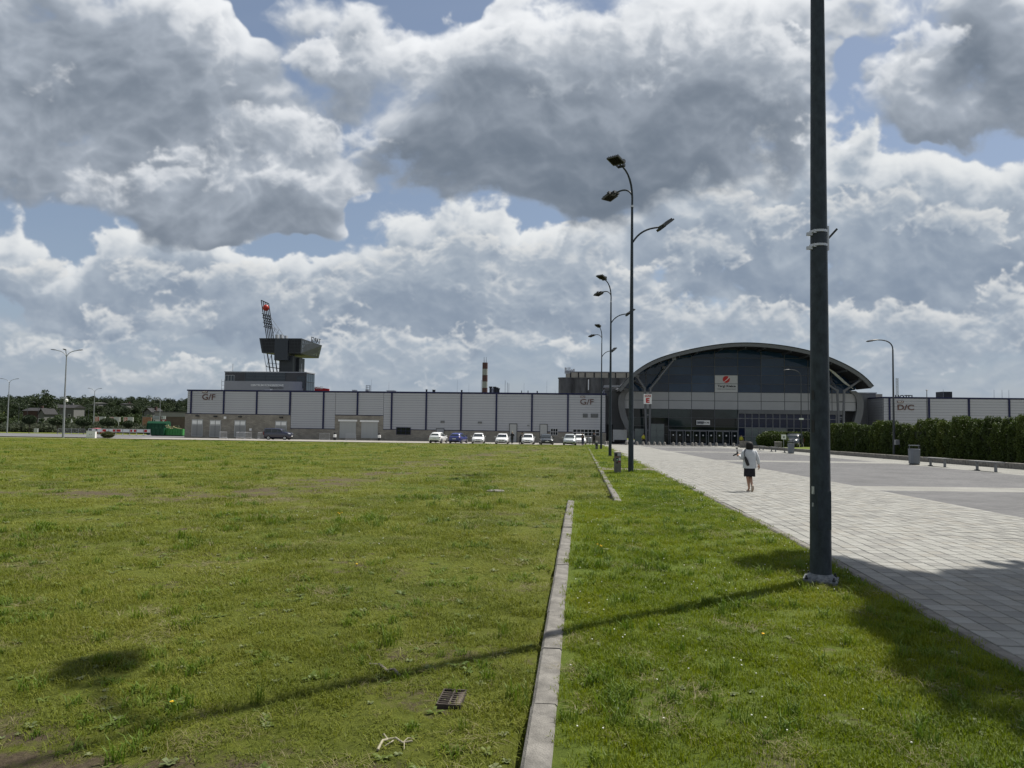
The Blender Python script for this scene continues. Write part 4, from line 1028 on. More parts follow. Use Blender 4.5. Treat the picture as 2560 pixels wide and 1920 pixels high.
# branching steel columns under the roof edge
def tree_column(px_l, px_r, tops, c, label):
    t = MB(); off = -3.2
    xl0, _ = FP(*c(px_l[0], px_l[1]), off); xr0, _ = FP(*c(px_r[0], px_r[1]), off)
    xl1, z1 = FP(*c(px_l[2], px_l[3]), off); xr1, _ = FP(*c(px_r[2], px_r[3]), off)
    col_ = MB(); col_.tube([(xl0, off, zb), (xl1, off, z1)], 0.19, 10); col_.tube([(xr0, off, zb), (xr1, off, z1)], 0.19, 10)
    o = col_.build('twin_column', M_STRUT, eh, smooth=True)
    for k in range(3):
        z = zb + (z1 - zb) * (0.25 + 0.27 * k); u = (z - zb) / (z1 - zb)
        MB().box(xl0 + (xl1 - xl0) * u, xr0 + (xr1 - xr0) * u, off - 0.06, off + 0.06, z - 0.12, z + 0.12).build('tie_plate', M_STRUT, o)
    for (tx, ty, to, side) in tops:
        xt, zt = FP(*c(tx, ty), to)
        s = (xl1 if side == 0 else xr1)
        MB().tube([(s, off, z1 - 0.2), (xt, to, zt)], [0.2, 0.15], 10).build('strut', M_STRUT, o, smooth=True)
        MB().box(xt - 0.3, xt + 0.3, to - 0.25, to + 0.25, zt - 0.15, zt + 0.3).build('bracket', M_STRUT, o)
    return o
tree_column((605, 1470, 580, 770), (638, 1470, 655, 770), [(480, 630, R_OFF + 0.7, 0), (960, 405, R_OFF + 0.7, 1), (440, 700, 0.2, 0), (830, 520, 0.2, 1)], Z5, '')
tree_column((1500, 1350, 1475, 775), (1545, 1350, 1560, 775), [(1340, 550, 0.2, 0), (1770, 650, R_OFF + 0.7, 1), (1345, 700, R_OFF + 1.5, 0)], Z6, '')
# light gallery grating under the right eave
b = MB()
x0, z0 = FP(*Z6(1380, 540), -1); x1, z1 = FP(*Z6(1600, 740), -1)
for k in range(6):
    t = k / 5; b.tube([(x0 + (x1 - x0) * t - 0.5, -1, z0 + (z1 - z0) * t + 0.6), (x0 + (x1 - x0) * t + 0.9, -1, z0 + (z1 - z0) * t - 0.3)], 0.06, 4)
for k in range(4): b.tube([(x0 - 0.5 + 0.45 * k, -1, z0 + 0.6 - 0.3 * k), (x1 - 0.5 + 0.45 * k, -1, z1 + 0.6 - 0.3 * k)], 0.06, 4)
b.build('eave_grating', M_STEEL, eh)
# board with the hall's letter on the left column
r = rect_px(Z5, 565, 855, 670, 985, -3.6)
hb = hall('hall_sign', 'white board with red HALA plate and red letter E on twin column', 'sign')
bd = slab('board', r, -3.75, -3.6, M_WHITE, hb)
r2 = rect_px(Z5, 580, 866, 658, 895, -3.6); pl = slab('hall_plate', r2, -3.80, -3.752, M_SIGNRED, hb)
text('lettering', 'HALA', (r2[1] - r2[0]) * 0.85, (r2[3] - r2[2]) * 0.66, M_WHITE, pl, ((r2[0] + r2[1]) / 2, -3.812, (r2[2] + r2[3]) / 2), bold=0.02)
r2 = rect_px(Z5, 595, 908, 642, 970, -3.6); text('lettering', 'E', r2[1] - r2[0], r2[3] - r2[2], M_RED, hb, ((r2[0] + r2[1]) / 2, -3.77, (r2[2] + r2[3]) / 2), bold=0.05)
# ---- congress centre behind the long hall, with its tower
M_PLUM = mat('dark_facade', (0.055, 0.057, 0.063), 0.5, 0.1, var=0.12, vscale=0.6)
M_GREYW = mat('grey_render', (0.25, 0.255, 0.27), 0.6, var=0.05, vscale=0.3)
M_GLC = mat('congress_glass', (0.030, 0.045, 0.058), 0.08, var=0.25, vscale=0.3, spec=0.25)
CO = 45.0
cc = hall('congress_centre', 'dark glass block with CENTRUM KONGRESOWE lettering above the long hall roof')
r = rect_px(Z2, 505, 867, 1350, 1060, CO); cx0, cx1, _, cz1 = r
MB().box(cx0, cx1, CO, CO + 5.3, -3, cz1 - 0.25).build('wall', M_PLUM, cc)
MB().box(cx0 - 0.1, cx1 + 0.1, CO - 0.12, CO + 5.4, cz1 - 0.24, cz1).build('parapet', M_PAINTGREY, cc)
framed('window_band', rect_px(Z2, 720, 875, 1135, 966, CO), cc, 4, 3, glass=M_GLC, frame=M_MULL, y=CO - 0.02)
framed('window_band', rect_px(Z2, 1252, 912, 1335, 1040, CO), cc, 1, 4, glass=M_GLC, frame=M_MULL, y=CO - 0.02)
framed('window_band', rect_px(Z2, 512, 905, 605, 965, CO), cc, 3, 1, glass=M_GLC, frame=M_STEEL, y=CO - 0.02)
for k in range(6):
    a = FP(*Z2(610 + k * 18, 900), CO)[0]; MB().box(a, a + 0.5, CO - 0.12, CO - 0.003, 2, cz1 - 0.3).build('cladding_strip', M_PLUM, cc)
# side wall of glass, seen receding
for k in range(4):
    for j in range(3):
        piece('side_pane', 0.05, 1.2, 1.9, M_GLC, cc, (cx1 + 0.03, CO + 0.7 + 1.3 * k, cz1 - 1.4 - 2.05 * j))
# lower grey wall with the name, rounded at its right end
r = rect_px(Z2, 500, 966, 1140, 1062, CO - 1.6); wx0, wx1, wz0, wz1 = r
pts = [(wx0, CO - 1.6)] + [(wx1, CO - 1.6)] + [(wx1 + 3.6 * math.sin(t), CO - 1.6 + 3.6 * (1 - math.cos(t)) * 0.6) for t in (0.3, 0.6, 0.9, 1.2, 1.5)] + [(wx1 + 3.6, CO - 0.05), (wx0, CO - 0.05)]
MB().prism([(p[0], p[1], 2.0) for p in pts], (0, 0, wz1 - 2.0)).build('name_wall', M_GREYW, cc, smooth=True)
r = rect_px(Z2, 777, 998, 1117, 1020, CO - 1.6); text('lettering', 'CENTRUM KONGRESOWE', r[1] - r[0], r[3] - r[2], M_WHITE, cc, ((r[0] + r[1]) / 2, CO - 1.66, (r[2] + r[3]) / 2), depth=0.08, bold=0.035)
r = rect_px(Z2, 975, 1029, 1115, 1043, CO - 1.6); text('lettering', 'Congress Centre', r[1] - r[0], r[3] - r[2], M_BLACK, cc, ((r[0] + r[1]) / 2, CO - 1.66, (r[2] + r[3]) / 2), depth=0.08, bold=0.01)
b = MB(); x = FP(*Z2(488, 980), CO - 1)[0]
for k in range(6): b.tube([(x - 0.35, CO - 1, 5 + 0.9 * k), (x + 0.35, CO - 1, 5 + 0.9 * k)], 0.05, 5)
for s in (-0.35, 0.35): b.tube([(x + s, CO - 1, 4), (x + s, CO - 1, 10)], 0.05, 5)
b.build('ladder', M_STEEL, cc)
for q in (588, 1302):
    x, z = FP(*Z2(q, 865), CO + 2); MB().tube([(x, CO + 2, z - 0.3), (x, CO + 2, z + 1.9)], 0.05, 5).build('lightning_rod', M_PAINTGREY, cc)

TO = 52.0
tw = hall('observation_tower', 'dark cantilevered tower pod on a stem with a leaning mast above congress centre', 'tower')
D = 13.0
def tp(x, y, off): a = FP(*ZT(x, y), off); return Vector((a[0], off, a[1]))
ftl, ftr, fbr, fbl = tp(203, 832, TO), tp(965, 836, TO), tp(950, 1105, TO), tp(250, 1100, TO)
btr, bbr = tp(1335, 962, TO + D), tp(1275, 1196, TO + D)
btl = Vector((ftl.x + 2.0, TO + D, btr.z)); bbl = Vector((fbl.x + 3.0, TO + D, bbr.z))
M_POD = mat('pod_cladding', (0.032, 0.037, 0.041), 0.45, 0.2, var=0.15, vscale=0.5)
M_PODGL = mat('pod_glass', (0.008, 0.010, 0.012), 0.08, var=0.3, spec=0.2)
MB().hexa([fbl, fbr, bbr, bbl, ftl, ftr, btr, btl]).build('pod', M_POD, tw)
def face_grid(name, a, b_, c, d, nu, nv, m_, proud, gap=0.06):
    """panes laid on a four-sided face a-b (bottom) d-c (top)"""
    nrm = (b_ - a).cross(d - a).normalized()
    for i in range(nu):
        for j in range(nv):
            def P(u, v): return (a.lerp(b_, u)).lerp(d.lerp(c, u), v) + nrm * proud
            g = gap; u0, u1, v0, v1 = (i + g) / nu, (i + 1 - g) / nu, (j + g) / nv, (j + 1 - g) / nv
            MB().prism([P(u0, v0), P(u1, v0), P(u1, v1), P(u0, v1)], -nrm * 0.03).build(name, m_, tw)
def lerp_face(a, b_, c, d, u0, u1, v0, v1):
    def P(u, v): return (a.lerp(b_, u)).lerp(d.lerp(c, u), v)
    return P(u0, v0), P(u1, v0), P(u1, v1), P(u0, v1)
face_grid('pane', *lerp_face(fbl, fbr, ftr, ftl, 0.04, 0.36, 0.05, 0.93), 4, 4, M_PODGL, 0.05)
face_grid('pane', *lerp_face(fbl, fbr, ftr, ftl, 0.68, 0.99, 0.05, 0.93), 4, 4, M_PODGL, 0.05)
face_grid('pane', *lerp_face(fbr, bbr, btr, ftr, 0.03, 0.97, 0.08, 0.92), 10, 3, mat('pod_side_glass', (0.05, 0.06, 0.068), 0.12, var=0.6, vscale=1.2, spec=0.3), 0.05, 0.12)
r = rect_px(ZT, 478, 838, 720, 1230, TO - 0.3); slab('stair_shaft', (r[0], r[1], FP(*ZT(600, 1230), TO)[1], r[3]), TO - 0.35, TO + 4, mat('shaft_panel', (0.030, 0.036, 0.044), 0.4, 0.1, var=0.12), tw)
r = rect_px(ZT, 562, 1150, 808, 1450, TO + 1); slab('stem', (r[0], r[1], 2, r[3]), TO + 1, TO + 7, M_POD, tw)
for q in ((810, 1190, 850, 1450), (862, 1190, 880, 1450), (890, 1190, 938, 1450)):
    r = rect_px(ZT, *q, TO + 4); slab('stem_fin', (r[0], r[1], 2, r[3]), TO + 3.5, TO + 7, M_STEEL if q[0] < 870 else M_POD, tw)
for q in ((490, 765, 530, 826), (570, 765, 610, 826), (652, 785, 690, 826)):
    r = rect_px(ZT, *q, TO + 3); slab('roof_unit', (r[0], r[1], r[2] - 1.0, r[3]), TO + 3, TO + 4, M_STEEL, tw)
# leaning sign mast: five bars in a frame
mast = []
for k in range(5):
    t = k / 4; top = tp(238 + 135 * t, 148 + 60 * t, TO - 1.0); bot = tp(318 + 122 * t, 835, TO - 1.0); mast.append((top, bot))
    MB().tube([top, bot + Vector((0, 0.8, -0.3))], 0.12, 6).build('mast_bar', M_DARK, tw)
MB().tube([mast[0][0], mast[4][0]], 0.12, 6).build('mast_bar', M_DARK, tw)
for py_ in (402, 470, 560, 640):
    a = tp(250 + (py_ - 400) * 0.12, py_ - 15, TO - 1.05); c_ = tp(400 + (py_ - 400) * 0.12, py_ + 25, TO - 1.05); MB().tube([a, c_], 0.09, 5).build('mast_bar', M_DARK, tw)
sb = MB().ball((0, 0, 0), 0.80, 20, 14).build('red_ball', mat('ball_red', (0.30, 0.025, 0.012), 0.4), tw, smooth='all', loc=tp(325, 285, TO - 1.1))
rnd = random.Random(2)
for k in range(4):        # sideways letters strung between the bars
    for j in range(5):
        p = tp(280 + 34 * k + j * 7, 425 + j * 46 + k * 8, TO - 1.15)
        MB().box(-0.18, 0.18, -0.05, 0.05, -0.2, 0.2).build('mast_letter', M_DARK, tw, loc=p)
for a, c_ in (((410, 450), (650, 800)), ((400, 530), (575, 775)), ((290, 415), (530, 760)), ((430, 640), (560, 680)), ((560, 680), (520, 760)), ((490, 655), (440, 790))):
    MB().tube([tp(*a, TO - 0.8), tp(*c_, TO + 2)], 0.05, 5).build('stay_rod', M_PAINTGREY, tw)
for a, c_, w in (((350, 1115), (400, 1440), 0.16), ((420, 1130), (460, 1440), 0.13), ((485, 1150), (525, 1440), 0.16), ((285, 1105), (340, 1440), 0.05), ((330, 1340), (415, 1150), 0.05), ((325, 1345), (560, 1380), 0.10), ((365, 1280), (560, 1300), 0.05)):
    MB().tube([tp(*a, TO + 0.5), tp(*c_, TO + 0.5)], w, 6).build('stair_frame', M_DARK, tw)
# letters on the far eave, read from behind
p0, p1 = ftr.lerp(btr, 0.45), ftr.lerp(btr, 0.93)
ang = math.atan2(p1.y - p0.y, p1.x - p0.x)
text('lettering', 'TARGI', (p1 - p0).length * 0.95, 1.35, M_DARK, tw, (p0 + p1) / 2 + Vector((0, 0, 0.75)), rot=(math.pi / 2, 0, ang + math.pi), depth=0.1)

# red sign showing behind the congress centre
rs = hall('red_sign', 'slanting red sign board with white letters beside the congress centre', 'sign', 0)
a, b_, c_, d_ = [Vector((FP(*Z2(*q), 55)[0], 55, FP(*Z2(*q), 55)[1])) for q in ((1437, 1066), (1588, 1066), (1588, 1046), (1437, 1025))]
MB().prism([a - Vector((0, 0, 4)), b_ - Vector((0, 0, 4)), c_, d_], (0, 0.3, 0)).build('board', M_RED, rs)
text('lettering', 'TARGI', 3.0, 0.7, M_WHITE, rs, ((a + b_) / 2 + Vector((-1.2, -0.05, 0.75))), bold=0.02)

# ---- chimney
SO = 180.0
ch = hall('factory_chimney', 'tall red and white banded chimney behind the long hall', 'chimney', SO)
xc, zt = FP(*Z3(1730, 258), SO); _, zrow = FP(*Z3(1730, 660), SO)
w = (FP(*Z3(1765, 300), SO)[0] - FP(*Z3(1692, 300), SO)[0]) / 2
nb = 5; hb_ = (zt - zrow) / 4.6
zz = zt
M_CHR = mat('chimney_red', (0.085, 0.044, 0.047), 0.8, var=0.25); M_CHW = mat('chimney_white', (0.27, 0.275, 0.28), 0.8, var=0.15)
for k in range(9):
    z0 = zz - hb_ if k < 8 else -4
    MB().lathe([(w * (1 + 0.012 * (k + 1)), z0 + 0.02), (w * (1 + 0.012 * k), zz)], 18, (xc, 0, 0)).build('band', M_CHR if k % 2 == 0 else M_CHW, ch, smooth=True)
    zz = z0
for s in (-0.4, 0.4): MB().tube([(xc + s * w, 0, zt), (xc + s * w, 0, zt + 2.4)], [0.12, 0.06], 6).build('lightning_rod', M_DARK, ch)
# cluster of ventilation pipes beside it
vp = hall('vent_stack', 'cluster of grey ventilation cowls on the roof beside the chimney', 'vents', 20)
for q, h in ((1808, 588), (1835, 610), (1862, 590), (1890, 600), (1912, 612)):
    x, z = FP(*Z3(q, h), 20); MB().lathe([(0.26, ROOF_Z - 0.3), (0.26, z - 0.25), (0.36, z - 0.22), (0.36, z)], 12, (x, 0, 0)).build('cowl', M_PAINTGREY if q % 2 else M_DARK, vp, smooth=True)
for q in (2008, 2040, 2060, 1678):
    x, z = FP(*Z3(q, 505 if q > 1700 else 497), 22)
    po = hall('roof_post', 'thin wire post on the hall roof, %s' % {2008: 'tallest of the three right of the vent cowls', 2040: 'middle of the three right of the vent cowls', 2060: 'shortest of the three right of the vent cowls', 1678: 'just left of the chimney'}[q], 'post', 22)
    MB().tube([(x, 0, ROOF_Z - 0.2), (x, 0, z - (0.4 if q in (2040,) else 0.6 if q == 2060 else 0))], 0.04, 5).build('shaft', M_PAINTGREY, po)

# ---- old grain silos
SL = 60.0
si = hall('grain_silo', 'weathered dark concrete silo block with pale gallery on top, behind long hall', 'silo', SL)
xa = FP(*Z4(805, 600), SL)[0]; dx = FP(*Z4(1010, 600), SL)[0] - xa; zt = FP(*Z4(1100, 462), SL)[1]
for k in range(6):
    MB().lathe([(dx / 2, -3), (dx / 2, zt - 0.3), (dx / 2 + 0.15, zt - 0.28), (dx / 2 + 0.15, zt)], 24, (xa + dx * (k + 0.5), dx / 2, 0)).build('silo_cylinder', M_CONCD, si, smooth=True)
MB().box(xa + dx * 0.5, xa + dx * 5.5, dx * 0.3, dx, -3, zt - 0.05).build('infill_wall', M_CONCD, si)
ga = rect_px(Z4, 908, 382, 1800, 462, SL + 1)
MB().box(ga[0], ga[1], 1.0, 4.0, zt, ga[3] - 0.2).build('gallery', M_BEIGE, si)
MB().box(ga[0] - 0.2, ga[1] + 0.2, 0.8, 4.2, ga[3] - 0.2, ga[3]).build('gallery_roof', M_PAINTGREY, si)
for q in (975, 1085, 1177, 1303, 1507, 1600, 1750):
    x = FP(*Z4(q, 420), SL)[0]; MB().box(x - 0.14, x + 0.14, 0.9, 1.1, zt + 0.02, ga[3] - 0.25).build('gallery_window', M_BLACK, si)
r = rect_px(Z4, 1216, 490, 1230, 636, SL); MB().box(r[0], r[1], -0.08, -0.02, r[2], r[3]).build('white_pipe', M_WHITE, si)
for q, h in ((900, 320), (915, 322), (940, 320), (965, 318), (990, 345), (1012, 342), (1026, 340)):
    x, z = FP(*Z4(q, h), SL); MB().box(x - 0.13, x + 0.13, 0.9, 1.1, z - 1.6 if q < 980 else z - 0.8, z).build('antenna_panel', M_STEEL, si)
MB().box(FP(*Z4(895, 350), SL)[0], FP(*Z4(1032, 350), SL)[0], 1.0, 3.0, ga[3] + 0.01, ga[3] + 0.25).build('antenna_deck', M_DARK, si)
# ------------------------------------------------------------------ lamp posts
def bez(p0, p1, p2, n=8):
    p0, p1, p2 = Vector(p0), Vector(p1), Vector(p2)
    return [p0 * (1 - t) ** 2 + p1 * 2 * t * (1 - t) + p2 * t * t for t in [i / n for i in range(n + 1)]]
M_HEADG = mat('lamp_head_grey', (0.07, 0.072, 0.075), 0.5, 0.3, var=0.08)
M_LENS = mat('lamp_lens', (0.008, 0.0075, 0.006), 0.6, var=0.2, vscale=20, spec=0.05)
def head_flood(parent, p, d, tilt, w=0.52, l=0.52):
    """flat square floodlight with cooling fins, at the end of an arm pointing along d"""
    d = Vector(d); rz = math.atan2(d.y, d.x)
    h = MB(); h.box(0, l, -w / 2, w / 2, -0.03, 0.03); h.box(-0.02, 0.10, -w / 2, w / 2, -0.02, 0.10)
    for k in range(6): h.box(0.12, l - 0.03, -w / 2 + 0.05 + k * (w - 0.12) / 5, -w / 2 + 0.07 + k * (w - 0.12) / 5, 0.03, 0.09)
    o = h.build('floodlight', M_HEADG, parent, loc=p, rot=(0, tilt, rz))
    MB().box(0.06, l - 0.04, -w / 2 + 0.05, w / 2 - 0.05, -0.036, -0.031).build('lens', M_LENS, o)
    b = MB(); b.box(-0.18, 0.10, -w * 0.30, -w * 0.24, -0.05, 0.05); b.box(-0.18, 0.10, w * 0.24, w * 0.30, -0.05, 0.05); b.box(-0.2, -0.16, -w * 0.3, w * 0.3, -0.05, 0.05); b.build('yoke', M_DARK, o)
    return o
def head_street(parent, p, d, tilt, l=0.75, w=0.30):
    d = Vector(d); rz = math.atan2(d.y, d.x)
    h = MB(); prof = []
    for x, ww, hh in ((-0.05, 0.35, 0.45), (0.15 * l, 0.75, 0.9), (0.5 * l, 1.0, 1.0), (0.9 * l, 0.85, 0.7), (l, 0.5, 0.3)):
        prof.append([(x, ww * w / 2 * math.cos(a), (0.09 * hh * max(math.sin(a), 0) - 0.03 * max(-math.sin(a), 0))) for a in [2 * math.pi * k / 12 for k in range(12)]])
    h.loft(prof); o = h.build('lamp_head', M_HEADG, parent, loc=p, rot=(0, tilt, rz), smooth=True)
    MB().box(0.45 * l, 0.9 * l, -w * 0.32, w * 0.32, -0.045, -0.031).build('lens', M_LENS, o)
    return o
def lamp_three_arm(name, label, loc, group=None, base_plate=False, right=True):
    t = thing(name, label, 'street lamp', loc, 0, group)
    pl = MB(); pl.tube([(0, 0, -0.02), (0, 0, 3.2), (0, 0, 6.5), (0, 0, 10.40)], [0.108, 0.088, 0.068, 0.046], 20)
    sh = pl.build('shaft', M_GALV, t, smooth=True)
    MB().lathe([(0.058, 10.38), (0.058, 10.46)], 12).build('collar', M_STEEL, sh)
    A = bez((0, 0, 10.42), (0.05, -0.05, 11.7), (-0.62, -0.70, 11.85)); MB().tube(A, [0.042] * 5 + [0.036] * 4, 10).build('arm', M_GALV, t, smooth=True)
    head_flood(t, A[-1], (-0.62, -0.75), rad(-14))
    B = bez((0.0, 0, 10.85), (-0.15, 0.25, 11.35), (-0.62, 0.85, 11.15)); MB().tube(B, 0.034, 10).build('arm', M_GALV, t, smooth=True)
    head_flood(t, B[-1], (-0.62, 0.85), rad(16), 0.5, 0.45)
    Cc = bez((0.04, 0, 9.0), (0.35, 0.05, 9.55), (1.05, 0.1, 9.62))
    if right: MB().tube(Cc, 0.036, 10).build('arm', M_GALV, t, smooth=True)
    if right: head_flood(t, Cc[-1] + Vector((0.15, 0, 0)), (1, 0.25), rad(-38), 0.5, 0.5)
    MB().box(-0.07, 0.07, -0.105 + 0.002, -0.095, 0.55, 0.95).build('service_door', M_GALV, sh)
    if base_plate:
        b = MB(); s = 0.175
        b.add([(0, -s * 1.35, 0.0), (s * 1.35, 0, 0.0), (0, s * 1.35, 0), (-s * 1.35, 0, 0), (0, -s * 1.35, 0.03), (s * 1.35, 0, 0.03), (0, s * 1.35, 0.03), (-s * 1.35, 0, 0.03)], [(0, 3, 2, 1), (4, 5, 6, 7), (0, 1, 5, 4), (1, 2, 6, 5), (2, 3, 7, 6), (3, 0, 4, 7)])
        pb = b.build('base_plate', mat('base_galvanised', (0.125, 0.135, 0.145), 0.8, 0.0, var=0.5, vscale=22), t, rot=(0, 0, rad(18)))
        MB().lathe([(0.165, 0.031), (0.155, 0.045), (0.122, 0.068), (0.111, 0.085)], 20).build('base_collar', mat('base_galvanised', (0.3, 0.32, 0.34)), pb, smooth=True)
        for a in range(4):
            ang = math.pi / 2 * a; MB().lathe([(0.017, 0.031), (0.017, 0.052), (0.009, 0.053), (0.009, 0.072)], 6, (0.185 * math.cos(ang), 0.185 * math.sin(ang), 0)).build('anchor_bolt', M_DARK, pb)
    return t
near = lamp_three_arm('street_lamp', 'nearest galvanised lamp post, standing large at the edge of the pale paving', Vector(G(2052, 1453)), base_plate=True, right=False)
near.rotation_euler = (0, rad(0.1), 0)
# banner bracket strapped to the near post
br = thing('banner_bracket', 'small steel bracket strapped twice round the nearest lamp post', 'bracket', near.location + Vector((0, 0, 0)))
for z, r0 in ((3.70, 0.0855), (3.55, 0.0862)):
    MB().lathe([(r0 + 0.002, z - 0.014), (r0 + 0.006, z - 0.012), (r0 + 0.006, z + 0.012), (r0 + 0.002, z + 0.014)], 24).build('strap', M_STEEL, br, smooth=True)
    b = MB(); b.box(-r0 - 0.045, -r0 + 0.012, -0.035, -0.005, z - 0.045, z - 0.012); b.box(-r0 + 0.014, -r0 + 0.045, -0.066, -0.036, z - 0.025, z + 0.015); b.build('buckle', M_STEEL, br)
b = MB(); b.box(0.087, 0.105, -0.03, 0.03, 3.50, 3.76); b.build('back_bar', M_STEEL, br)
MB().tube([(0.095, -0.01, 3.62), (0.19, -0.03, 3.73)], 0.011, 8).build('spigot', M_DARK, br)
# stickers left on the near post
for z, h, w_, m_ in ((1.95, 0.10, 0.035, M_BLACK), (1.62, 0.13, 0.04, M_BLACK), (0.95, 0.08, 0.035, M_STEEL), (0.80, 0.04, 0.025, M_PAINTGREY)):
    sx = -0.1 + 0.0045 * z * 1.3
    st = MB().box(-w_ / 2, w_ / 2, -0.001, 0.001, -h / 2, h / 2).build('sticker', m_, near, loc=(sx * 0.985, -0.04 + 0.002, z), rot=(0, 0, rad(-68)))
l1 = lamp_three_arm('street_lamp', 'three-armed lamp post beside the sticker-covered concrete pillar', G(1577, 1181), 'three-armed lamp posts along the lawn strip')
l2 = dup(l1, G(1525, 1141), 0, 'middle three-armed lamp post in the receding row on the lawn strip', 'three-armed lamp posts along the lawn strip')
l3 = dup(l1, G(1502.6, 1123), rad(14), 'farthest three-armed lamp post in the row on the lawn strip', 'three-armed lamp posts along the lawn strip')
l3.scale = (1, 1, 1.03)
near['group'] = 'three-armed lamp posts along the lawn strip'

M_LAMPD = mat('lamp_dark_grey', (0.05, 0.055, 0.062), 0.55, 0.2, var=0.12)
def lamp_single(name, label, loc, h, arm, cam_=False, head=0.8):
    """swan-neck lamp; arm = (dx, dy)"""
    t = thing(name, label, 'street lamp', loc)
    a = Vector((arm[0], arm[1], 0)); L_ = a.length
    MB().tube([(0, 0, -0.05), (0, 0, h * 0.5), (0, 0, h - L_ * 0.75)], [0.085, 0.065, 0.05], 10).build('shaft', M_LAMPD, t, smooth=True)
    A = bez((0, 0, h - L_ * 0.75), (0, 0, h), (a.x, a.y, h), 9); MB().tube(A, 0.045, 8).build('arm', M_LAMPD, t, smooth=True)
    head_street(t, A[-1], a, rad(8), head)
    if cam_:
        b = MB(); b.box(-0.25, 0.25, -0.2, 0.1, h * 0.36, h * 0.36 + 0.22); b.build('camera_box', M_WHITE, t)
    return t
lamp_single('street_lamp', 'grey swan-neck lamp by the hedge, arm pointing left', UV(22.45, 51.0, 0.1), 8.45, (-0.95, 0.2))
lamp_single('street_lamp', 'grey swan-neck lamp in front of the arched hall glass', GY(2003, 96), 10.6, (-1.5, 0.2), True)
lamp_single('street_lamp', 'thin far lamp behind the hedge before the right-hand hall', GY(2318, 104), 8.6, (-0.35, -0.6), True)
for s, (px_, hh) in enumerate(((2231, 1.0),)):
    q = UV(22.45, 51.0, 0.1)
    cb = thing('junction_box', 'small pale box strapped to the lamp by the hedge', 'box', (q.x + 0.12, q.y - 0.15, q.z + 0.9))
    MB().box(-0.16, 0.16, -0.1, 0.0, 0, 0.36).build('case', M_STEEL, cb); MB().box(-0.13, 0.13, -0.115, -0.101, 0.03, 0.33).build('lid', M_PAINTGREY, cb)

def lamp_double(label, loc, h, arm=1.5, heads=2, group='twin-armed lamps of the car park'):
    t = thing('street_lamp', label, 'street lamp', loc, 0, group)
    MB().tube([(0, 0, -0.05), (0, 0, h * 0.5), (0, 0, h * 0.93)], [0.16, 0.12, 0.075], 10).build('shaft', M_PAINTGREY, t, smooth=True)
    for s in (-1, 1):
        A = bez((0, 0, h * 0.92), (s * 0.15, 0, h * 0.985), (s * arm, 0, h), 8); MB().tube(A, 0.05, 8).build('arm', M_PAINTGREY, t, smooth=True)
        head_street(t, A[-1], (s, 0), rad(-8), 0.9, 0.34)
    if heads > 2:
        MB().tube([(0, 0, h * 0.92), (0.1, -0.4, h)], 0.05, 6).build('arm', M_PAINTGREY, t); head_street(t, (0.1, -0.4, h), (0.2, -1), rad(-8), 0.8, 0.4)
    return t
L = lamp_double('tallest lamp with three heads standing at the left edge of the grass', GY(159.5, 106), 13.0, 1.5, 3)
b = MB(); b.box(-0.35, 0.35, -0.25, 0.05, 5.75, 5.95); b.build('camera_bracket', M_STEEL, L)
MB().lathe([(0.12, -0.2), (0.2, -0.15), (0.2, 0.12), (0.1, 0.2)], 10, (0.45, -0.25, 5.5)).build('dome_camera', M_WHITE, L, smooth=True)
lamp_double('twin-armed lamp at the far left edge of the photo, before the houses', GY(19, 180), 13.6, 1.5)
lamp_double('twin-armed lamp rising behind the white billboards', GY(234, 215), 13.4, 1.3)
lamp_double('twin-armed lamp rising behind the green containers', GY(399, 235), 11.4, 1.2)
for i, (x0, y0, x1, y1, side, lab) in enumerate(((205, 1190, 190, 1420, -1, 'pale street lamp left of the red-brick house, arm pointing left'), (285, 1180, 280, 1345, 1, 'pale street lamp in front of the red-brick house roof'), (408, 1205, 390, 1430, 1, 'pale street lamp just right of the red-brick house'),
                                       (885, 1210, 880, 1300, 1, 'far thin street lamp, left of the pair near the billboards'), (922, 1210, 915, 1385, 1, 'pale street lamp left of the first white billboard'), (1480, 1230, 1473, 1390, 1, 'pale street lamp left of the orange poster wall'), (1583, 1230, 1582, 1395, -1, 'pale street lamp left of the building poster'))):
    Y = 230.0
    a = PY(*Z1(x1, y1), Y); c_ = PY(*Z1(x0, y0), Y)
    zg = gz(a.x, Y)
    lamp_single('street_lamp', lab, (a.x, Y, zg), c_.z - zg, (side * 1.6, 0), head=1.0)

# ------------------------------------------------------------------ plaza furniture
def bollard():
    t = thing('concrete_bollard', '', 'bollard')
    MB().lathe([(0.25, 0.0), (0.25, 0.06), (0.22, 0.10), (0.19, 0.36), (0.165, 0.45), (0.12, 0.51), (0.03, 0.53)], 14).build('body', mat('bollard_concrete', (0.19, 0.18, 0.165), 0.9, var=0.2, vscale=5, bump=0.3), t, smooth=True)
    return t
bo = None
bxs = [75, 103, 343, 415, 480, 560, 632, 707, 775, 838, 950, 1030, 1100, 1197, 1242, 1322, 1425, 1508, 1620, 1730]
ordn = ['first', 'second', 'third', 'fourth', 'fifth', 'sixth', 'seventh', 'eighth', 'ninth', 'tenth', 'eleventh', 'twelfth', 'thirteenth', 'fourteenth', 'fifteenth', 'sixteenth', 'seventeenth', 'eighteenth', 'nineteenth', 'twentieth']
for i, x in enumerate(bxs):
    px_ = 1500 + x / 5.185; p = GY(px_, 104.0 - (px_ - 1515) * 0.012 + (0.5 if i % 3 else 0))
    lab = '%s pale concrete bollard from the left in the row before the arched hall' % ordn[i]
    if bo is None: bo = bollard(); bo['label'] = lab; bo.location = p; bo['group'] = 'bollards before the arched hall'; o = bo
    else: o = dup(bo, p, 0.3 * i, lab, 'bollards before the arched hall')
M_BENCH = mat('bench_slab', (0.21, 0.21, 0.205), 0.75, var=0.12, vscale=4)
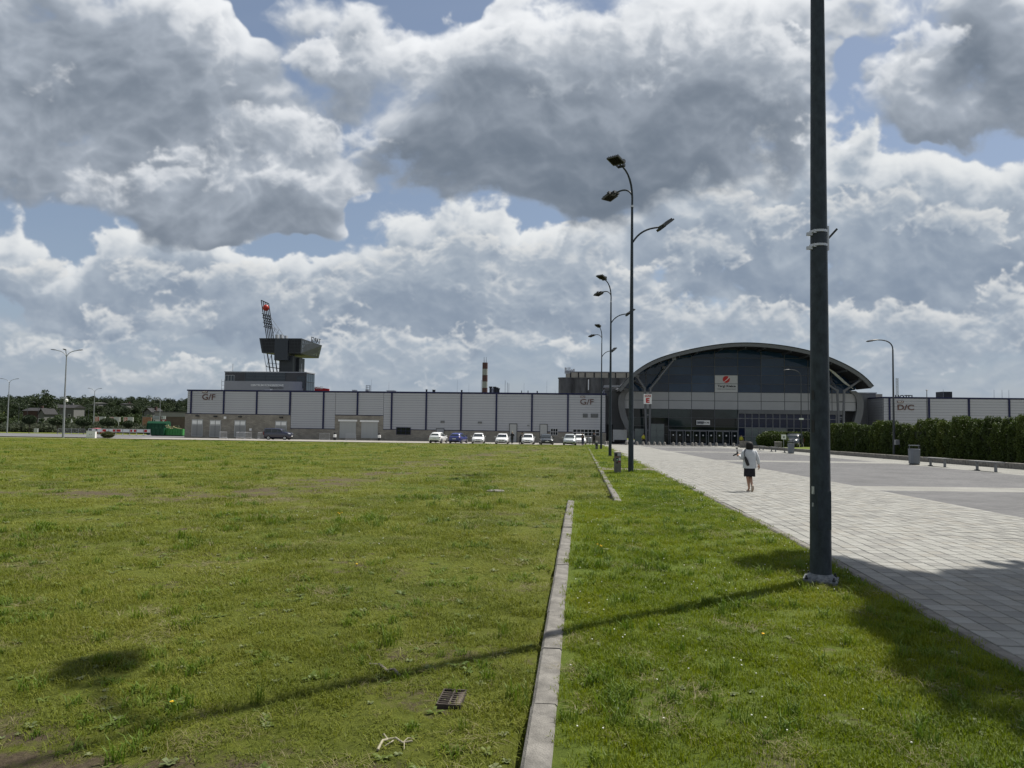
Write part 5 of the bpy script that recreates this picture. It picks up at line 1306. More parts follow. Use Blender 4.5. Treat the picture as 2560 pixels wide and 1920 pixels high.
def bench(label, q0, q1):
    a, b_ = G(*q0), G(*q1); p = (a + b_) / 2; L_ = 1.5; yc = p.y
    t = thing('bench', label, 'bench', p, -TH, 'backless benches along the plaza')
    sl = math.atan((gz(0, yc + 1) - gz(0, yc - 1)) / 2)
    MB().box(-0.20, 0.20, -L_ / 2 - 0.38, L_ / 2 + 0.38, 0.41, 0.46).build('seat', M_BENCH, t, rot=(sl, 0, 0))
    for s in (-1, 1):
        MB().box(-0.045, 0.045, s * L_ / 2 - 0.045, s * L_ / 2 + 0.045, -0.03, 0.412).build('leg', mat('bench_steel', (0.20, 0.21, 0.22), 0.5, 0.4), t)
        MB().box(-0.09, 0.09, s * L_ / 2 - 0.09, s * L_ / 2 + 0.09, -0.03, 0.02).build('foot', M_DARK, t)
    return t
yy = lambda q, c: G(*c(*q)).y
bench('nearest backless bench on the right side of the plaza', Z7(1450, 1490), Z7(1255, 1480))
bench('backless bench right of the nearer litter bin', Z7(925, 1443), Z7(770, 1430))
bench('backless bench touching the far litter bin', Z6(875, 1573), Z6(810, 1565))
bench('middle one of the three far benches by the round bush', Z6(700, 1557), Z6(645, 1550))
bench('farthest backless bench beside the walking woman', Z6(545, 1538), Z6(495, 1533))
def bin_(label, loc, s=1.0):
    t = thing('litter_bin', label, 'litter bin', loc, -TH, 'grey litter bins along the plaza')
    m_ = mat('bin_grey', (0.17, 0.185, 0.205), 0.5, 0.3, var=0.1)
    b = MB(); ring = lambda w, z: [(w * x, w * y_, z) for x, y_ in ((-1, -0.6), (-0.6, -1), (0.6, -1), (1, -0.6), (1, 0.6), (0.6, 1), (-0.6, 1), (-1, 0.6))]
    b.loft([ring(0.17, 0.04), ring(0.24, 0.08), ring(0.26, 0.86), ring(0.25, 0.88)]); b.build('bucket', m_, t)
    MB().loft([ring(0.22, 0.882), ring(0.22, 0.89)]).build('opening', M_BLACK, t)
    h = MB(); h.tube([(-0.25, 0, 0.80), (-0.25, 0, 1.06), (0.25, 0, 1.06), (0.25, 0, 0.80)], 0.025, 6); h.box(-0.27, 0.27, -0.1, 0.1, 1.06, 1.09); h.build('hood', m_, t)
    MB().box(-0.2, 0.2, -0.2, 0.2, -0.03, 0.045).build('foot', M_DARK, t)
    return t
bin_('grey litter bin at the left end of the nearer benches', UV(18.55, G(2291, 1162).y))
bin_('grey litter bin beside the far bench near the parked dark van', UV(18.6, G(1985, 1134).y))
b0 = GY(1860, 92); t = thing('planter_box', 'square concrete planter behind the walking woman', 'planter', b0, -TH)
MB().loft([[(-0.45, -0.45, 0), (0.45, -0.45, 0), (0.45, 0.45, 0), (-0.45, 0.45, 0)], [(-0.5, -0.5, 0.85), (0.5, -0.5, 0.85), (0.5, 0.5, 0.85), (-0.5, 0.5, 0.85)]]).build('tub', M_CONC, t); MB().box(-0.42, 0.42, -0.42, 0.42, 0.851, 0.87).build('soil', M_JOINT, t)
hp = GY(1951, 80); t = thing('helipad_sign', 'white square sign with black letter H by the dark van', 'sign', (hp.x + 0.35, hp.y, hp.z))
MB().tube([(0, 0, 0), (0, 0, 1.75)], 0.03, 6).build('post', M_PAINTGREY, t); MB().box(-0.26, 0.26, -0.05, -0.03, 1.20, 1.72).build('board', M_WHITE, t); text('lettering', 'H', 0.20, 0.28, M_BLACK, t, (0, -0.056, 1.45), bold=0.05, depth=0.01)
t = thing('utility_box', 'low grey concrete box under the H sign', 'box', (hp.x - 0.3, hp.y - 0.1, hp.z), -TH)
MB().box(-0.33, 0.33, -0.3, 0.3, 0.0, 0.85).build('case', M_CONC, t); MB().box(-0.36, 0.36, -0.33, 0.33, 0.851, 0.93).build('lid', M_SLAB, t)

# concrete supply pillars on the lawn strip
def pillar(label, loc, stickers=True):
    t = thing('supply_pillar', label, 'pillar', loc, -TH)
    w = 0.125
    MB().box(-w, w, -w, w, -0.02, 0.78).build('shaft', mat('pillar_concrete', (0.13, 0.125, 0.115), 0.9, var=0.25, vscale=6, bump=0.3), t)
    MB().loft([[(-w - 0.01, -w - 0.01, 0.781), (w + 0.01, -w - 0.01, 0.781), (w + 0.01, w + 0.01, 0.781), (-w - 0.01, w + 0.01, 0.781)], [(-w - 0.01, -w - 0.01, 0.80), (w + 0.01, -w - 0.01, 0.80), (w + 0.01, w + 0.01, 0.80), (-w - 0.01, w + 0.01, 0.80)], [(-0.02, -0.02, 0.84), (0.02, -0.02, 0.84), (0.02, 0.02, 0.84), (-0.02, 0.02, 0.84)]]).build('cap', M_SLAB, t)
    if stickers:
        for x, z, w_, h_, c in ((0.055, 0.715, 0.13, 0.10, (0.33, 0.33, 0.36)), (-0.055, 0.70, 0.09, 0.11, (0.02, 0.02, 0.02)), (-0.02, 0.615, 0.14, 0.07, (0.14, 0.09, 0.08)), (-0.02, 0.53, 0.09, 0.09, (0.01, 0.05, 0.03)), (-0.015, 0.515, 0.05, 0.025, (0.5, 0.6, 0.55)), (0.075, 0.535, 0.07, 0.09, (0.42, 0.46, 0.44)), (0.06, 0.455, 0.09, 0.06, (0.22, 0.03, 0.05)), (0.09, 0.62, 0.05, 0.06, (0.10, 0.10, 0.11)), (-0.025, 0.41, 0.05, 0.07, (0.03, 0.015, 0.012))):
            MB().box(x - w_ / 2, x + w_ / 2, -w - 0.006 - 0.002 * (z % 0.02) * 50, -w - 0.001, z - h_ / 2, z + h_ / 2).build('sticker', mat('sticker_%d' % int(z * 1000 + x * 50 + 60), c, 0.5), t)
        MB().box(-w - 0.04, -w, -0.05, 0.05, 0.46, 0.56).build('socket', M_BLACK, t)
    else:
        MB().box(-0.08, 0.08, -w - 0.006, -w - 0.001, 0.35, 0.60).build('sticker', M_DARK, t)
        MB().box(-0.1, 0.1, -w - 0.006, -w - 0.001, 0.66, 0.74).build('sticker', M_STEEL, t)
    return t
pillar('stained concrete pillar covered with stickers beside the first small lamp post', G(1543.7, 1183.5))
pillar('far concrete pillar with a dark panel beside the farthest lamp post', G(1491.6, 1124), False)
q = GY(1475, 100); t = thing('litter_bin', 'small grey street bin at the end of the lawn near the standing man', 'litter bin', q); MB().lathe([(0.2, 0.35), (0.26, 0.4), (0.26, 1.0), (0.2, 1.05)], 12).build('bucket', M_PAINTGREY, t, smooth=True); MB().tube([(0, 0, 0), (0, 0, 0.4)], 0.05, 6).build('post', M_DARK, t)
# ------------------------------------------------------------------ cars
M_TYRE = mat('tyre_rubber', (0.012, 0.012, 0.012), 0.85, var=0.2)
M_RIM = mat('alloy_rim', (0.45, 0.46, 0.47), 0.35, 0.7, var=0.1)
M_CARGL = mat('car_glass', (0.020, 0.026, 0.028), 0.05, var=0.3, vscale=2.0, spec=0.5)
M_HEADL = mat('headlamp_glass', (0.42, 0.44, 0.46), 0.12, var=0.4, vscale=14, spec=0.8)
M_TAIL = mat('tail_lamp', (0.16, 0.006, 0.006), 0.2, var=0.2, spec=0.7)
M_PLATE = mat('number_plate', (0.6, 0.6, 0.57), 0.5, var=0.05)
CAR_PAINT = {}
def paint(name, c, metal=0.0):
    m = mat('car_paint_' + name, c, 0.30, metal, var=0.03, vscale=1.0, spec=0.6)
    m.node_tree.nodes['Principled BSDF'].inputs['Coat Weight'].default_value = 0.8
    m.node_tree.nodes['Principled BSDF'].inputs['Coat Roughness'].default_value = 0.06
    return m
def car(name, label, loc, rz, colour, L=4.2, W=1.77, H=1.47, kind='hatch', cat='car', front='bar', group='cars parked in front of the long hall'):
    t = thing(name, label, cat, loc, rz, group)
    hw = W / 2; k = H / 1.47; van = kind == 'van'
    def sec(y, f, zb, zt, crown=0.03):
        w = hw * f; h = zt - zb
        R_ = [(0.55 * w, zb), (0.86 * w, zb + 0.02), (0.97 * w, zb + 0.2 * h), (w, zb + 0.5 * h), (0.975 * w, zb + 0.8 * h), (0.90 * w, zt), (0.5 * w, zt + crown)]
        return [(x, y, z) for x, z in R_] + [(-x, y, z) for x, z in reversed(R_)]
    nose = -L / 2
    if van: st = [(0, .74, .36, .66), (.02, .90, .26, .76), (.09, .98, .2, .92), (.24, 1, .2, 1.02), (.5, 1, .2, 1.04), (.8, 1, .2, 1.04), (.96, .98, .22, 1.03), (.99, .95, .28, 1.0), (1, .90, .34, .95)]
    else: st = [(0, .70, .34, .60), (.012, .84, .24, .68), (.05, .95, .19, .76), (.15, .995, .17, .84), (.27, 1, .17, .92), (.5, 1, .17, .95), (.8, 1, .18, .98), (.94, .97, .22, .98), (.985, .90, .28, .93), (1, .82, .36, .84)]
    body = MB().loft([sec(nose + L * s, f, zb * k, zt * k) for s, f, zb, zt in st]).build('body', colour, t, smooth='all')
    if van: cb = [(.17, 1.0, .93, .90), (.32, 1.55, .95, .80), (.40, 1.74, .96, .83), (.6, 1.80, .97, .85), (.95, 1.78, .97, .85), (.985, 1.72, .96, .83), (.995, 1.1, .95, .86)]
    else: cb = [(.24, .90, .93, .84), (.40, 1.34, .94, .70), (.47, 1.43, .94, .70), (.60, 1.47, .94, .71), (.80, 1.42, .93, .69), (.88, 1.32, .92, .67), (.955, 1.0, .90, .74)]
    kz = k if not van else H / 1.80
    def cs(y, zt, fb, ft):
        z0 = 0.84 * k if not van else 0.9 * kz; zt = zt * kz; wb, wt = hw * fb, hw * ft; h = zt - z0
        R_ = [(wb, z0), (wb - (wb - wt) * 0.55, z0 + 0.6 * h), (wt, z0 + 0.9 * h), (wt * 0.85, zt - 0.01 * h), (wt * 0.4, zt + 0.01)]
        return [(x, y, z) for x, z in R_] + [(-x, y, z) for x, z in reversed(R_)]
    cabin = [cs(nose + L * s, zt, fb, ft) for s, zt, fb, ft in cb]
    MB().loft(cabin).build('cabin', colour, t, smooth='all')
    def cab(s, u):
        """point on the side of the cabin: s along the length 0..1, u 0 (belt) .. 1 (roof edge)"""
        for a, b in zip(cb, cb[1:]):
            if a[0] <= s <= b[0]:
                q = (s - a[0]) / (b[0] - a[0]); v = [a[i] + (b[i] - a[i]) * q for i in range(4)]
                R_ = cs(nose + L * s, v[1], v[2], v[3])
                p0, p1, p2 = R_[0], R_[1], R_[2]
                return tuple(p0[i] + (p1[i] - p0[i]) * u / 0.66 for i in range(3)) if u < 0.66 else tuple(p1[i] + (p2[i] - p1[i]) * (u - 0.66) / 0.34 for i in range(3))
    def top(s, f):
        for a, b in zip(cb, cb[1:]):
            if a[0] <= s <= b[0]:
                q = (s - a[0]) / (b[0] - a[0]); v = [a[i] + (b[i] - a[i]) * q for i in range(4)]
                R_ = cs(nose + L * s, v[1], v[2], v[3]); e = R_[3]
                return (e[0] * f, e[1], e[2] + 0.012)
    ws0, ws1 = (cb[0][0] + 0.03, cb[1][0] - 0.004)
    g = MB(); rows_ = []
    for q in range(5):
        s = ws0 + (ws1 - ws0) * q / 4; rows_.append([Vector(top(s, f * 1.08)) + Vector((0, -0.03, 0.02)) for f in (-1, -0.5, 0, 0.5, 1)])
    g.loft(rows_, cap=False, closed=False); g.build('windscreen', M_CARGL, t, smooth='all')
    r0, r1 = (cb[-2][0] + 0.01, cb[-1][0] - 0.02) if not van else (cb[-2][0], cb[-1][0] - 0.003)
    g = MB(); rows_ = []
    for q in range(4):
        s = r0 + (r1 - r0) * q / 3; rows_.append([Vector(top(s, f * 1.0)) + Vector((0, 0.03, 0.015)) for f in (-1, -0.5, 0, 0.5, 1)])
    g.loft(rows_, cap=False, closed=False); g.build('rear_window', M_CARGL, t, smooth='all')
    for sd in (-1, 1):
        spans = ((.36, .53), (.545, .72), (.735, .86)) if not van else ((.30, .46), (.48, .68), (.72, .93))
        for a, b in spans:
            def P(s, u): p = cab(s, u); return (sd * (p[0] + 0.012), p[1], p[2])
            g = MB(); g.loft([[P(a + (0.07 if (a < .4 and not van) else 0.03 if a < .4 else 0) * u, u * 0.88 + 0.10 * 1) for u in (0, .5, .95)], [P((a + b) / 2 + 0.02, u * 0.88 + 0.10) for u in (0, .5, .95)], [P(b - (0.05 * u if b > .8 and not van else 0), u * 0.88 + 0.10) for u in (0, .5, .95)]], cap=False, closed=False)
            g.build('side_window', M_CARGL, t, smooth='all')
        mx = MB(); mx.loft([[(sd * (hw - 0.02), nose + L * .30, .98 * k), (sd * (hw - 0.02), nose + L * .30, 1.06 * k), (sd * (hw - 0.02), nose + L * .325, 1.06 * k), (sd * (hw - 0.02), nose + L * .325, .98 * k)], [(sd * (hw + 0.17), nose + L * .31, .97 * k), (sd * (hw + 0.17), nose + L * .31, 1.10 * k), (sd * (hw + 0.17), nose + L * .335, 1.10 * k), (sd * (hw + 0.17), nose + L * .335, .97 * k)]])
        mx.build('mirror', colour, t, smooth=True)
        for s in (.19, .80):
            wr = 0.315 if not van else 0.30; y = nose + L * s; xo = sd * (hw - 0.10)
            w_ = MB(); w_.lathe([(wr * 0.66, -0.105), (wr * 0.95, -0.11), (wr, -0.08), (wr, 0.08), (wr * 0.95, 0.11), (wr * 0.66, 0.105)], 22, (xo, y, wr), 'X'); wo = w_.build('wheel', M_TYRE, t, smooth=True)
            ri = MB(); ri.lathe([(wr * 0.66, sd * 0.0), (wr * 0.64, sd * 0.112), (wr * 0.55, sd * 0.118), (wr * 0.2, sd * 0.10), (0.03, sd * 0.12)], 20, (xo, y, wr), 'X'); ri.build('rim', M_RIM, wo, smooth=True)
            ar = MB(); ar.lathe([(wr * 1.16, -0.02), (wr * 1.16, 0.02)], 24, (sd * (hw - 0.024), y, wr + 0.02), 'X'); ar.build('wheel_arch', M_BLACK, t)
        MB().box(min(sd * (hw - 0.01), sd * (hw + 0.012)), max(sd * (hw - 0.01), sd * (hw + 0.012)), nose + L * .47, nose + L * .51, .80 * k, .83 * k).build('door_handle', colour, t)
        # lamps
        hz = .66 * k if not van else .78 * k
        hl = MB(); hl.hexa([(sd * hw * .50, nose + 0.01, hz - .05), (sd * hw * .90, nose + L * .045, hz - .03), (sd * hw * .90, nose + L * .09, hz - .03), (sd * hw * .5, nose + 0.12, hz - .05), (sd * hw * .52, nose + 0.04, hz + .06), (sd * hw * .93, nose + L * .06, hz + .11), (sd * hw * .93, nose + L * .10, hz + .11), (sd * hw * .52, nose + 0.12, hz + .06)])
        hl.build('headlight', M_HEADL, t, smooth=True)
        tl = MB(); y1 = L / 2
        tl.hexa([(sd * hw * .62, y1 - 0.12, .74 * k), (sd * hw * .95, y1 - 0.22, .74 * k), (sd * hw * .95, y1 - 0.06, .76 * k), (sd * hw * .62, y1 + 0.005, .76 * k), (sd * hw * .60, y1 - 0.12, .90 * k), (sd * hw * .97, y1 - 0.22, .93 * k), (sd * hw * .95, y1 - 0.06, .93 * k), (sd * hw * .60, y1 - 0.02, .90 * k)]) if not van else tl.box(min(sd * hw * .88, sd * hw * .98), max(sd * hw * .88, sd * hw * .98), y1 - 0.08, y1 + 0.01, .75, 1.25)
        tl.build('tail_light', M_TAIL, t, smooth=True)
        MB().box(min(sd * hw * .5, sd * hw * .82), max(sd * hw * .5, sd * hw * .82), nose - 0.005, nose + 0.1, .34 * k, .44 * k).build('fog_lamp_recess', M_BLACK, t)
    gz_ = .60 * k if not van else .68 * k
    gr = MB()
    if front == 'wide': gr.prism([(-hw * .48, nose - 0.02, gz_ + .07), (hw * .48, nose - 0.02, gz_ + .07), (hw * .40, nose - 0.02, gz_ - .07), (-hw * .40, nose - 0.02, gz_ - .07)], (0, 0.1, 0))
    elif front == 'vee': gr.prism([(-hw * .52, nose - 0.015, gz_ + .06), (0, nose - 0.03, gz_ + .01), (hw * .52, nose - 0.015, gz_ + .06), (hw * .16, nose - 0.02, gz_ - .07), (-hw * .16, nose - 0.02, gz_ - .07)], (0, 0.1, 0))
    else: gr.box(-hw * .50, hw * .50, nose - 0.015, nose + 0.1, gz_ - .025, gz_ + .04)
    gr.build('grille', M_BLACK, t)
    MB().lathe([(0.06, -0.012), (0.06, 0.012)], 14, (0, nose - 0.03, gz_ + 0.0), 'Y').build('badge', M_STEEL, t)
    MB().box(-hw * .46, hw * .46, nose - 0.008, nose + 0.1, .25 * k, .37 * k).build('lower_intake', M_BLACK, t)
    MB().box(-0.26, 0.26, nose - 0.03, nose - 0.012, .43 * k, .54 * k).build('number_plate', M_PLATE, t)
    MB().box(-0.26, 0.26, L / 2 + 0.004, L / 2 + 0.02, .60 * k, .71 * k).build('number_plate', M_PLATE, t)
    MB().box(-hw * .72, hw * .72, L / 2 - 0.1, L / 2 + 0.012, .27 * k, .42 * k).build('rear_bumper', M_BLACK, t)
    MB().box(-hw * .8, hw * .8, -L * .46, L * .46, .16 * k, .24 * k).build('underbody', M_BLACK, t)
    return t
WH = paint('white', (0.74, 0.74, 0.73)); SI = paint('silver', (0.50, 0.53, 0.52), 0.4); BL = paint('blue', (0.010, 0.020, 0.16)); BK = paint('black', (0.012, 0.016, 0.018)); NV = paint('navy', (0.006, 0.008, 0.028))
R_FRONT = -TH; R_BACK = math.pi - TH
car('parked_car', 'white hatchback seen from behind, leftmost of the parked row', GY(1097, 101), R_BACK - 0.10, WH, 4.0, 1.76, 1.52)
car('parked_car', 'dark blue hatchback seen from behind', GY(1147, 101.5), R_BACK - 0.12, BL, 4.2, 1.8, 1.47)
car('parked_car', 'white hatchback facing the camera, next to the blue car', GY(1197, 101), R_FRONT + 0.10, WH, 4.3, 1.77, 1.47, front='vee')
car('parked_car', 'white hatchback with a wide dark grille facing the camera', GY(1257, 100.5), R_FRONT + 0.04, WH, 4.3, 1.80, 1.43, front='wide')
car('parked_car', 'white hatchback facing the camera, a man leaning over its left side', GY(1321, 100.5), R_FRONT + 0.02, WH, 4.0, 1.75, 1.45, front='vee')
car('parked_car', 'black saloon facing the camera', GY(1366, 99.8), R_FRONT + 0.12, BK, 4.4, 1.80, 1.44)
car('parked_car', 'silver hatchback facing the camera at the end of the row', GY(1425, 97.5), R_FRONT, SI, 4.2, 1.76, 1.50)
car('parked_car', 'pale hatchback half hidden behind the silver hatchback', GY(1450, 103.5), R_FRONT + 0.03, WH, 4.3, 1.77, 1.50)
car('parked_van', 'navy blue small van parked side-on before the left hall doors', GY(698, 113), math.pi / 2 - TH, NV, 4.35, 1.75, 1.82, kind='van', cat='van')
car('parked_van', 'black van with shining windscreen parked by the hedge and H sign', GY(1984, 97), R_FRONT - 0.45, BK, 4.9, 1.95, 1.95, kind='van', cat='van')

# ------------------------------------------------------------------ people
M_SKIN = mat('skin', (0.36, 0.21, 0.14), 0.6, var=0.06)
M_HAIR = mat('black_hair', (0.006, 0.0055, 0.0055), 0.7, var=0.3, vscale=30, stretch=(1, 1, 0.2))
def skinned(name, joints, edges, material, parent, sub=2):
    """one continuous surface grown over a jointed skeleton; joints: (position, radius)"""
    me = bpy.data.meshes.new(name); me.from_pydata([j[0] for j in joints], edges, []); me.materials.append(material)
    o = obj(name, me, parent)
    md = o.modifiers.new('Skin', 'SKIN'); md.use_smooth_shade = True
    for i, j in enumerate(joints):
        r = j[1]; me.skin_vertices[0].data[i].radius = (r, r) if not hasattr(r, '__len__') else r
    me.skin_vertices[0].data[0].use_root = True
    if sub:
        sd = o.modifiers.new('Subdivision', 'SUBSURF'); sd.levels = sub; sd.render_levels = sub
    return o
def ell(z, hw, hd, cx=0.0, cy=0.0, n=18, p=2.4):
    out = []
    for k in range(n):
        a = 2 * math.pi * k / n; c, s = math.cos(a), math.sin(a)
        out.append((cx + hw * math.copysign(abs(c) ** (2 / p), c), cy + hd * math.copysign(abs(s) ** (2 / p), s), z))
    return out
def hand(mb, w, d, up, s=1.0):
    """palm and five bent fingers from wrist w along direction d; up = back of the hand"""
    d = Vector(d).normalized(); up = Vector(up).normalized(); sd = d.cross(up).normalized(); w = Vector(w)
    P = lambda a, b, c: w + d * a * s + sd * b * s + up * c * s
    mb.loft([[P(0, -.024, -.012), P(0, .024, -.012), P(0, .024, .012), P(0, -.024, .012)], [P(.05, -.040, -.014), P(.05, .040, -.014), P(.05, .040, .014), P(.05, -.040, .014)], [P(.09, -.040, -.012), P(.09, .038, -.012), P(.09, .038, .012), P(.09, -.040, .012)]])
    for k, (b, l) in enumerate(((-.030, .066), (-.010, .076), (.010, .072), (.030, .055))):
        mb.tube([P(.085, b, 0), P(.085 + l * .45, b * 1.05, -.006), P(.085 + l * .8, b * 1.05, -.026), P(.085 + l * .9, b, -.045)], [.0095, .009, .008, .006], 6)
    mb.tube([P(.02, -.036, -.004), P(.045, -.058, -.012), P(.075, -.062, -.022), P(.09, -.055, -.03)], [.012, .011, .009, .007], 6)
def person(label, loc, rz, h=1.75, top=M_BLACK, legs=M_DARK, hair=M_HAIR, lean=0.0, arms=((0.27, 0.05, 1.12, 0.27, -0.04, 0.88), (-0.27, 0.05, 1.12, -0.27, -0.04, 0.88)), stride=0.08, shoes=M_WHITE, name='person'):
    t = thing(name, label, 'person', loc, rz); s = h / 1.75; t.scale = (s, s, s)
    def ln(p): a = lean; z = p[2] - 0.95; return (p[0], p[1] - math.sin(a) * z, 0.95 + math.cos(a) * z) if p[2] > 0.95 else p
    J = [((0, 0, .96), (.135, .10)), ((0, 0, 1.12), (.125, .09)), ((0, 0, 1.32), (.15, .10)), ((0, 0, 1.46), (.06, .06)), ((0, -.015, 1.55), (.07, .075)), ((0, -.02, 1.64), (.078, .092)), ((0, -.01, 1.71), (.05, .06))]
    E = [(0, 1), (1, 2), (2, 3), (3, 4), (4, 5), (5, 6)]
    for i, sd in ((0, 1), (1, -1)):
        a = arms[i]; k = len(J)
        J += [((sd * .17, 0, 1.40), .058), ((a[0], a[1], a[2]), .042), ((a[3], a[4], a[5]), .030)]
        E += [(2, k), (k, k + 1), (k + 1, k + 2)]
        k = len(J); st = stride * sd
        J += [((sd * .09, 0, .90), .085), ((sd * .10, -st * .5 - .02, .50), .058), ((sd * .10, -st, .10), .040), ((sd * .11, -st - .14, .04), .036)]
        E += [(0, k), (k, k + 1), (k + 1, k + 2), (k + 2, k + 3)]
    J = [(ln(p), r) for p, r in J]
    skinned('body', J, E, M_SKIN, t)
    tb = MB(); tb.loft([ell(z, hw_, hd) for z, hw_, hd in ((.86, .19, .135), (1.0, .185, .13), (1.2, .20, .14), (1.36, .205, .125), (1.45, .13, .09), (1.48, .075, .07))])
    for i in (0, 1):
        a = arms[i]; sd = 1 if i == 0 else -1; sh = Vector((sd * .165, 0, 1.40)); el = Vector(a[:3]); wr = Vector(a[3:])
        tb.tube([sh - Vector((sd * .03, 0, 0)), sh.lerp(el, .5), el, el.lerp(wr, .9)], [.078, .066, .056, .043], 10)
    tb.v = [ln(p) for p in tb.v]
    tb.build('jacket', top, t, smooth='all')
    lb = MB()
    for sd in (1, -1):
        st = stride * sd
        lb.tube([(sd * .085, 0, .97), (sd * .095, -.01, .78), (sd * .10, -st * .5 - .02, .50), (sd * .10, -st, .11)], [.115, .10, .075, .062], 12)
    lb.loft([ell(.84, .17, .13), ell(.98, .18, .13)]); lb.build('trousers', legs, t, smooth='all')
    hb = MB(); hd = MB()
    hb.loft([ell(1.60, .083, .075, 0, .02), ell(1.68, .090, .100, 0, .005), ell(1.74, .075, .085, 0, 0), ell(1.775, .03, .03, 0, 0)]); hb.v = [ln(p) for p in hb.v]; hb.build('hair', hair, t, smooth='all')
    for i in (0, 1):
        a = arms[i]; hand(hd, ln(a[3:]), Vector(ln(a[3:])) - Vector(ln(a[:3])), (0, -1, 0.3))
    hd.tube([ln((0, -.098, 1.645)), ln((0, -.122, 1.615)), ln((0, -.10, 1.605))], [.010, .014, .010], 6)
    hd.build('hands', M_SKIN, t, smooth=True)
    fb = MB()
    for sd in (1, -1):
        st = stride * sd; fb.loft([[(sd * .10 + x, -st + .06, z) for x, z in ((-.04, 0), (.04, 0), (.035, .09), (-.035, .09))], [(sd * .105 + x, -st - .06, z) for x, z in ((-.05, 0), (.05, 0), (.04, .08), (-.04, .08))], [(sd * .11 + x, -st - .20, z) for x, z in ((-.035, 0), (.035, 0), (.03, .035), (-.03, .035))]])
    fb.build('shoes', shoes, t)
    return t
bent = ((0.26, -0.05, 1.14, 0.10, -0.26, 1.20), (-0.26, -0.05, 1.14, -0.10, -0.26, 1.18))
M_JEANS = mat('blue_jeans', (0.030, 0.042, 0.085), 0.8, var=0.2); M_VEST = mat('yellow_vest', (0.42, 0.40, 0.04), 0.7, var=0.1); M_CAP = mat('pale_cap', (0.35, 0.33, 0.29), 0.7)
person('man in black with a pale cap standing between two white cars', GY(1281, 98.5), math.pi - 0.3, 1.78, M_BLACK, M_DARK, M_CAP, 0.05, bent)
person('man in dark clothes leaning forward over a white car', GY(1301, 99.0), math.pi / 2 + 0.1, 1.72, M_BLACK, M_BLACK, M_HAIR, 0.42, bent, 0.14, M_BLACK)
person('person in dark jacket and blue jeans beside the silver hatchback', GY(1457.5, 97.0), -0.5, 1.70, M_BLACK, M_JEANS, M_HAIR, 0.22, bent, 0.05, M_DARK)
person('man in black standing alone at the end of the lawn strip', GY(1485.5, 101.5), math.pi + 0.5, 1.80, M_BLACK, M_BLACK, M_HAIR, 0.0, bent, 0.12, M_BLACK)
person('guard in a yellow top beside the twin column with the E board', GY(1609, 111.0), 0.3, 1.72, M_VEST, M_BLACK, M_HAIR, 0.0, shoes=M_BLACK)
person('guard in a yellow top by the entrance doors, right of the middle', GY(1853, 112.0), -0.3, 1.72, M_VEST, M_BLACK, M_HAIR, 0.0, shoes=M_BLACK)

# the woman walking towards the hall
wl = G(1874, 1229)
wm = thing('person', 'woman with black bob, pale grey jacket and black skirt walking away over the paving', 'person', wl, math.pi + 0.02)
SC = 0.79; wm.scale = (SC,) * 3
J = [((0, 0, .93), (.15, .11)), ((0, 0, 1.06), (.125, .09)), ((0, 0, 1.28), (.145, .095)), ((0, 0.005, 1.40), (.052, .052)), ((0, -.01, 1.48), (.062, .07)), ((0, -.02, 1.56), (.075, .088)), ((0, -.01, 1.625), (.045, .055)),
     ((.165, 0, 1.355), .052), ((.240, .02, 1.12), .040), ((.262, -.22, 1.19), .027), ((-.165, 0, 1.355), .052), ((-.265, .02, 1.10), .040), ((-.325, -.03, .875), .027),
     ((.08, 0, .88), .088), ((.055, -.035, .49), .056), ((.03, -.03, .34), .054), ((.015, .0, .10), .033), ((.018, -.12, .03), .030),
     ((-.08, 0, .88), .088), ((-.055, -.06, .50), .056), ((-.03, .05, .38), .053), ((-.012, .19, .215), .033), ((-.012, .215, .10), .028)]
E = [(0, 1), (1, 2), (2, 3), (3, 4), (4, 5), (5, 6), (2, 7), (7, 8), (8, 9), (2, 10), (10, 11), (11, 12), (0, 13), (13, 14), (14, 15), (15, 16), (16, 17), (0, 18), (18, 19), (19, 20), (20, 21), (21, 22)]
skinned('body', J, E, M_SKIN, wm)
M_JACK = mat('pale_grey_jacket', (0.44, 0.46, 0.48), 0.85, var=0.06, vscale=6, bump=0.15, bscale=14)
jb = MB(); jb.loft([ell(.775, .212, .150, p=2.8), ell(.79, .215, .152, p=2.8), ell(.92, .205, .145, p=2.8), ell(1.08, .198, .138, p=2.8), ell(1.24, .205, .135, p=2.7), ell(1.34, .195, .115, p=2.5), ell(1.385, .150, .095), ell(1.42, .075, .07)], cap=False)
jb.tube([(.14, 0, 1.345), (.195, .0, 1.27), (.222, .01, 1.18), (.243, .015, 1.10), (.247, -.06, 1.11), (.256, -.19, 1.17)], [.082, .078, .070, .062, .058, .048], 12)
jb.tube([(-.14, 0, 1.345), (-.195, .0, 1.27), (-.24, .015, 1.16), (-.272, .02, 1.07), (-.30, -.005, .97), (-.312, -.02, .925)], [.082, .078, .068, .060, .052, .047], 12)
jo = jb.build('jacket', M_JACK, wm, smooth='all')
sb = MB(); sb.loft([ell(.545, .185, .135), ell(.62, .183, .135), ell(.78, .178, .13), ell(.93, .150, .11)], cap=False); sb.build('skirt', mat('black_skirt', (0.012, 0.012, 0.016), 0.85, var=0.3, vscale=12), wm, smooth='all')
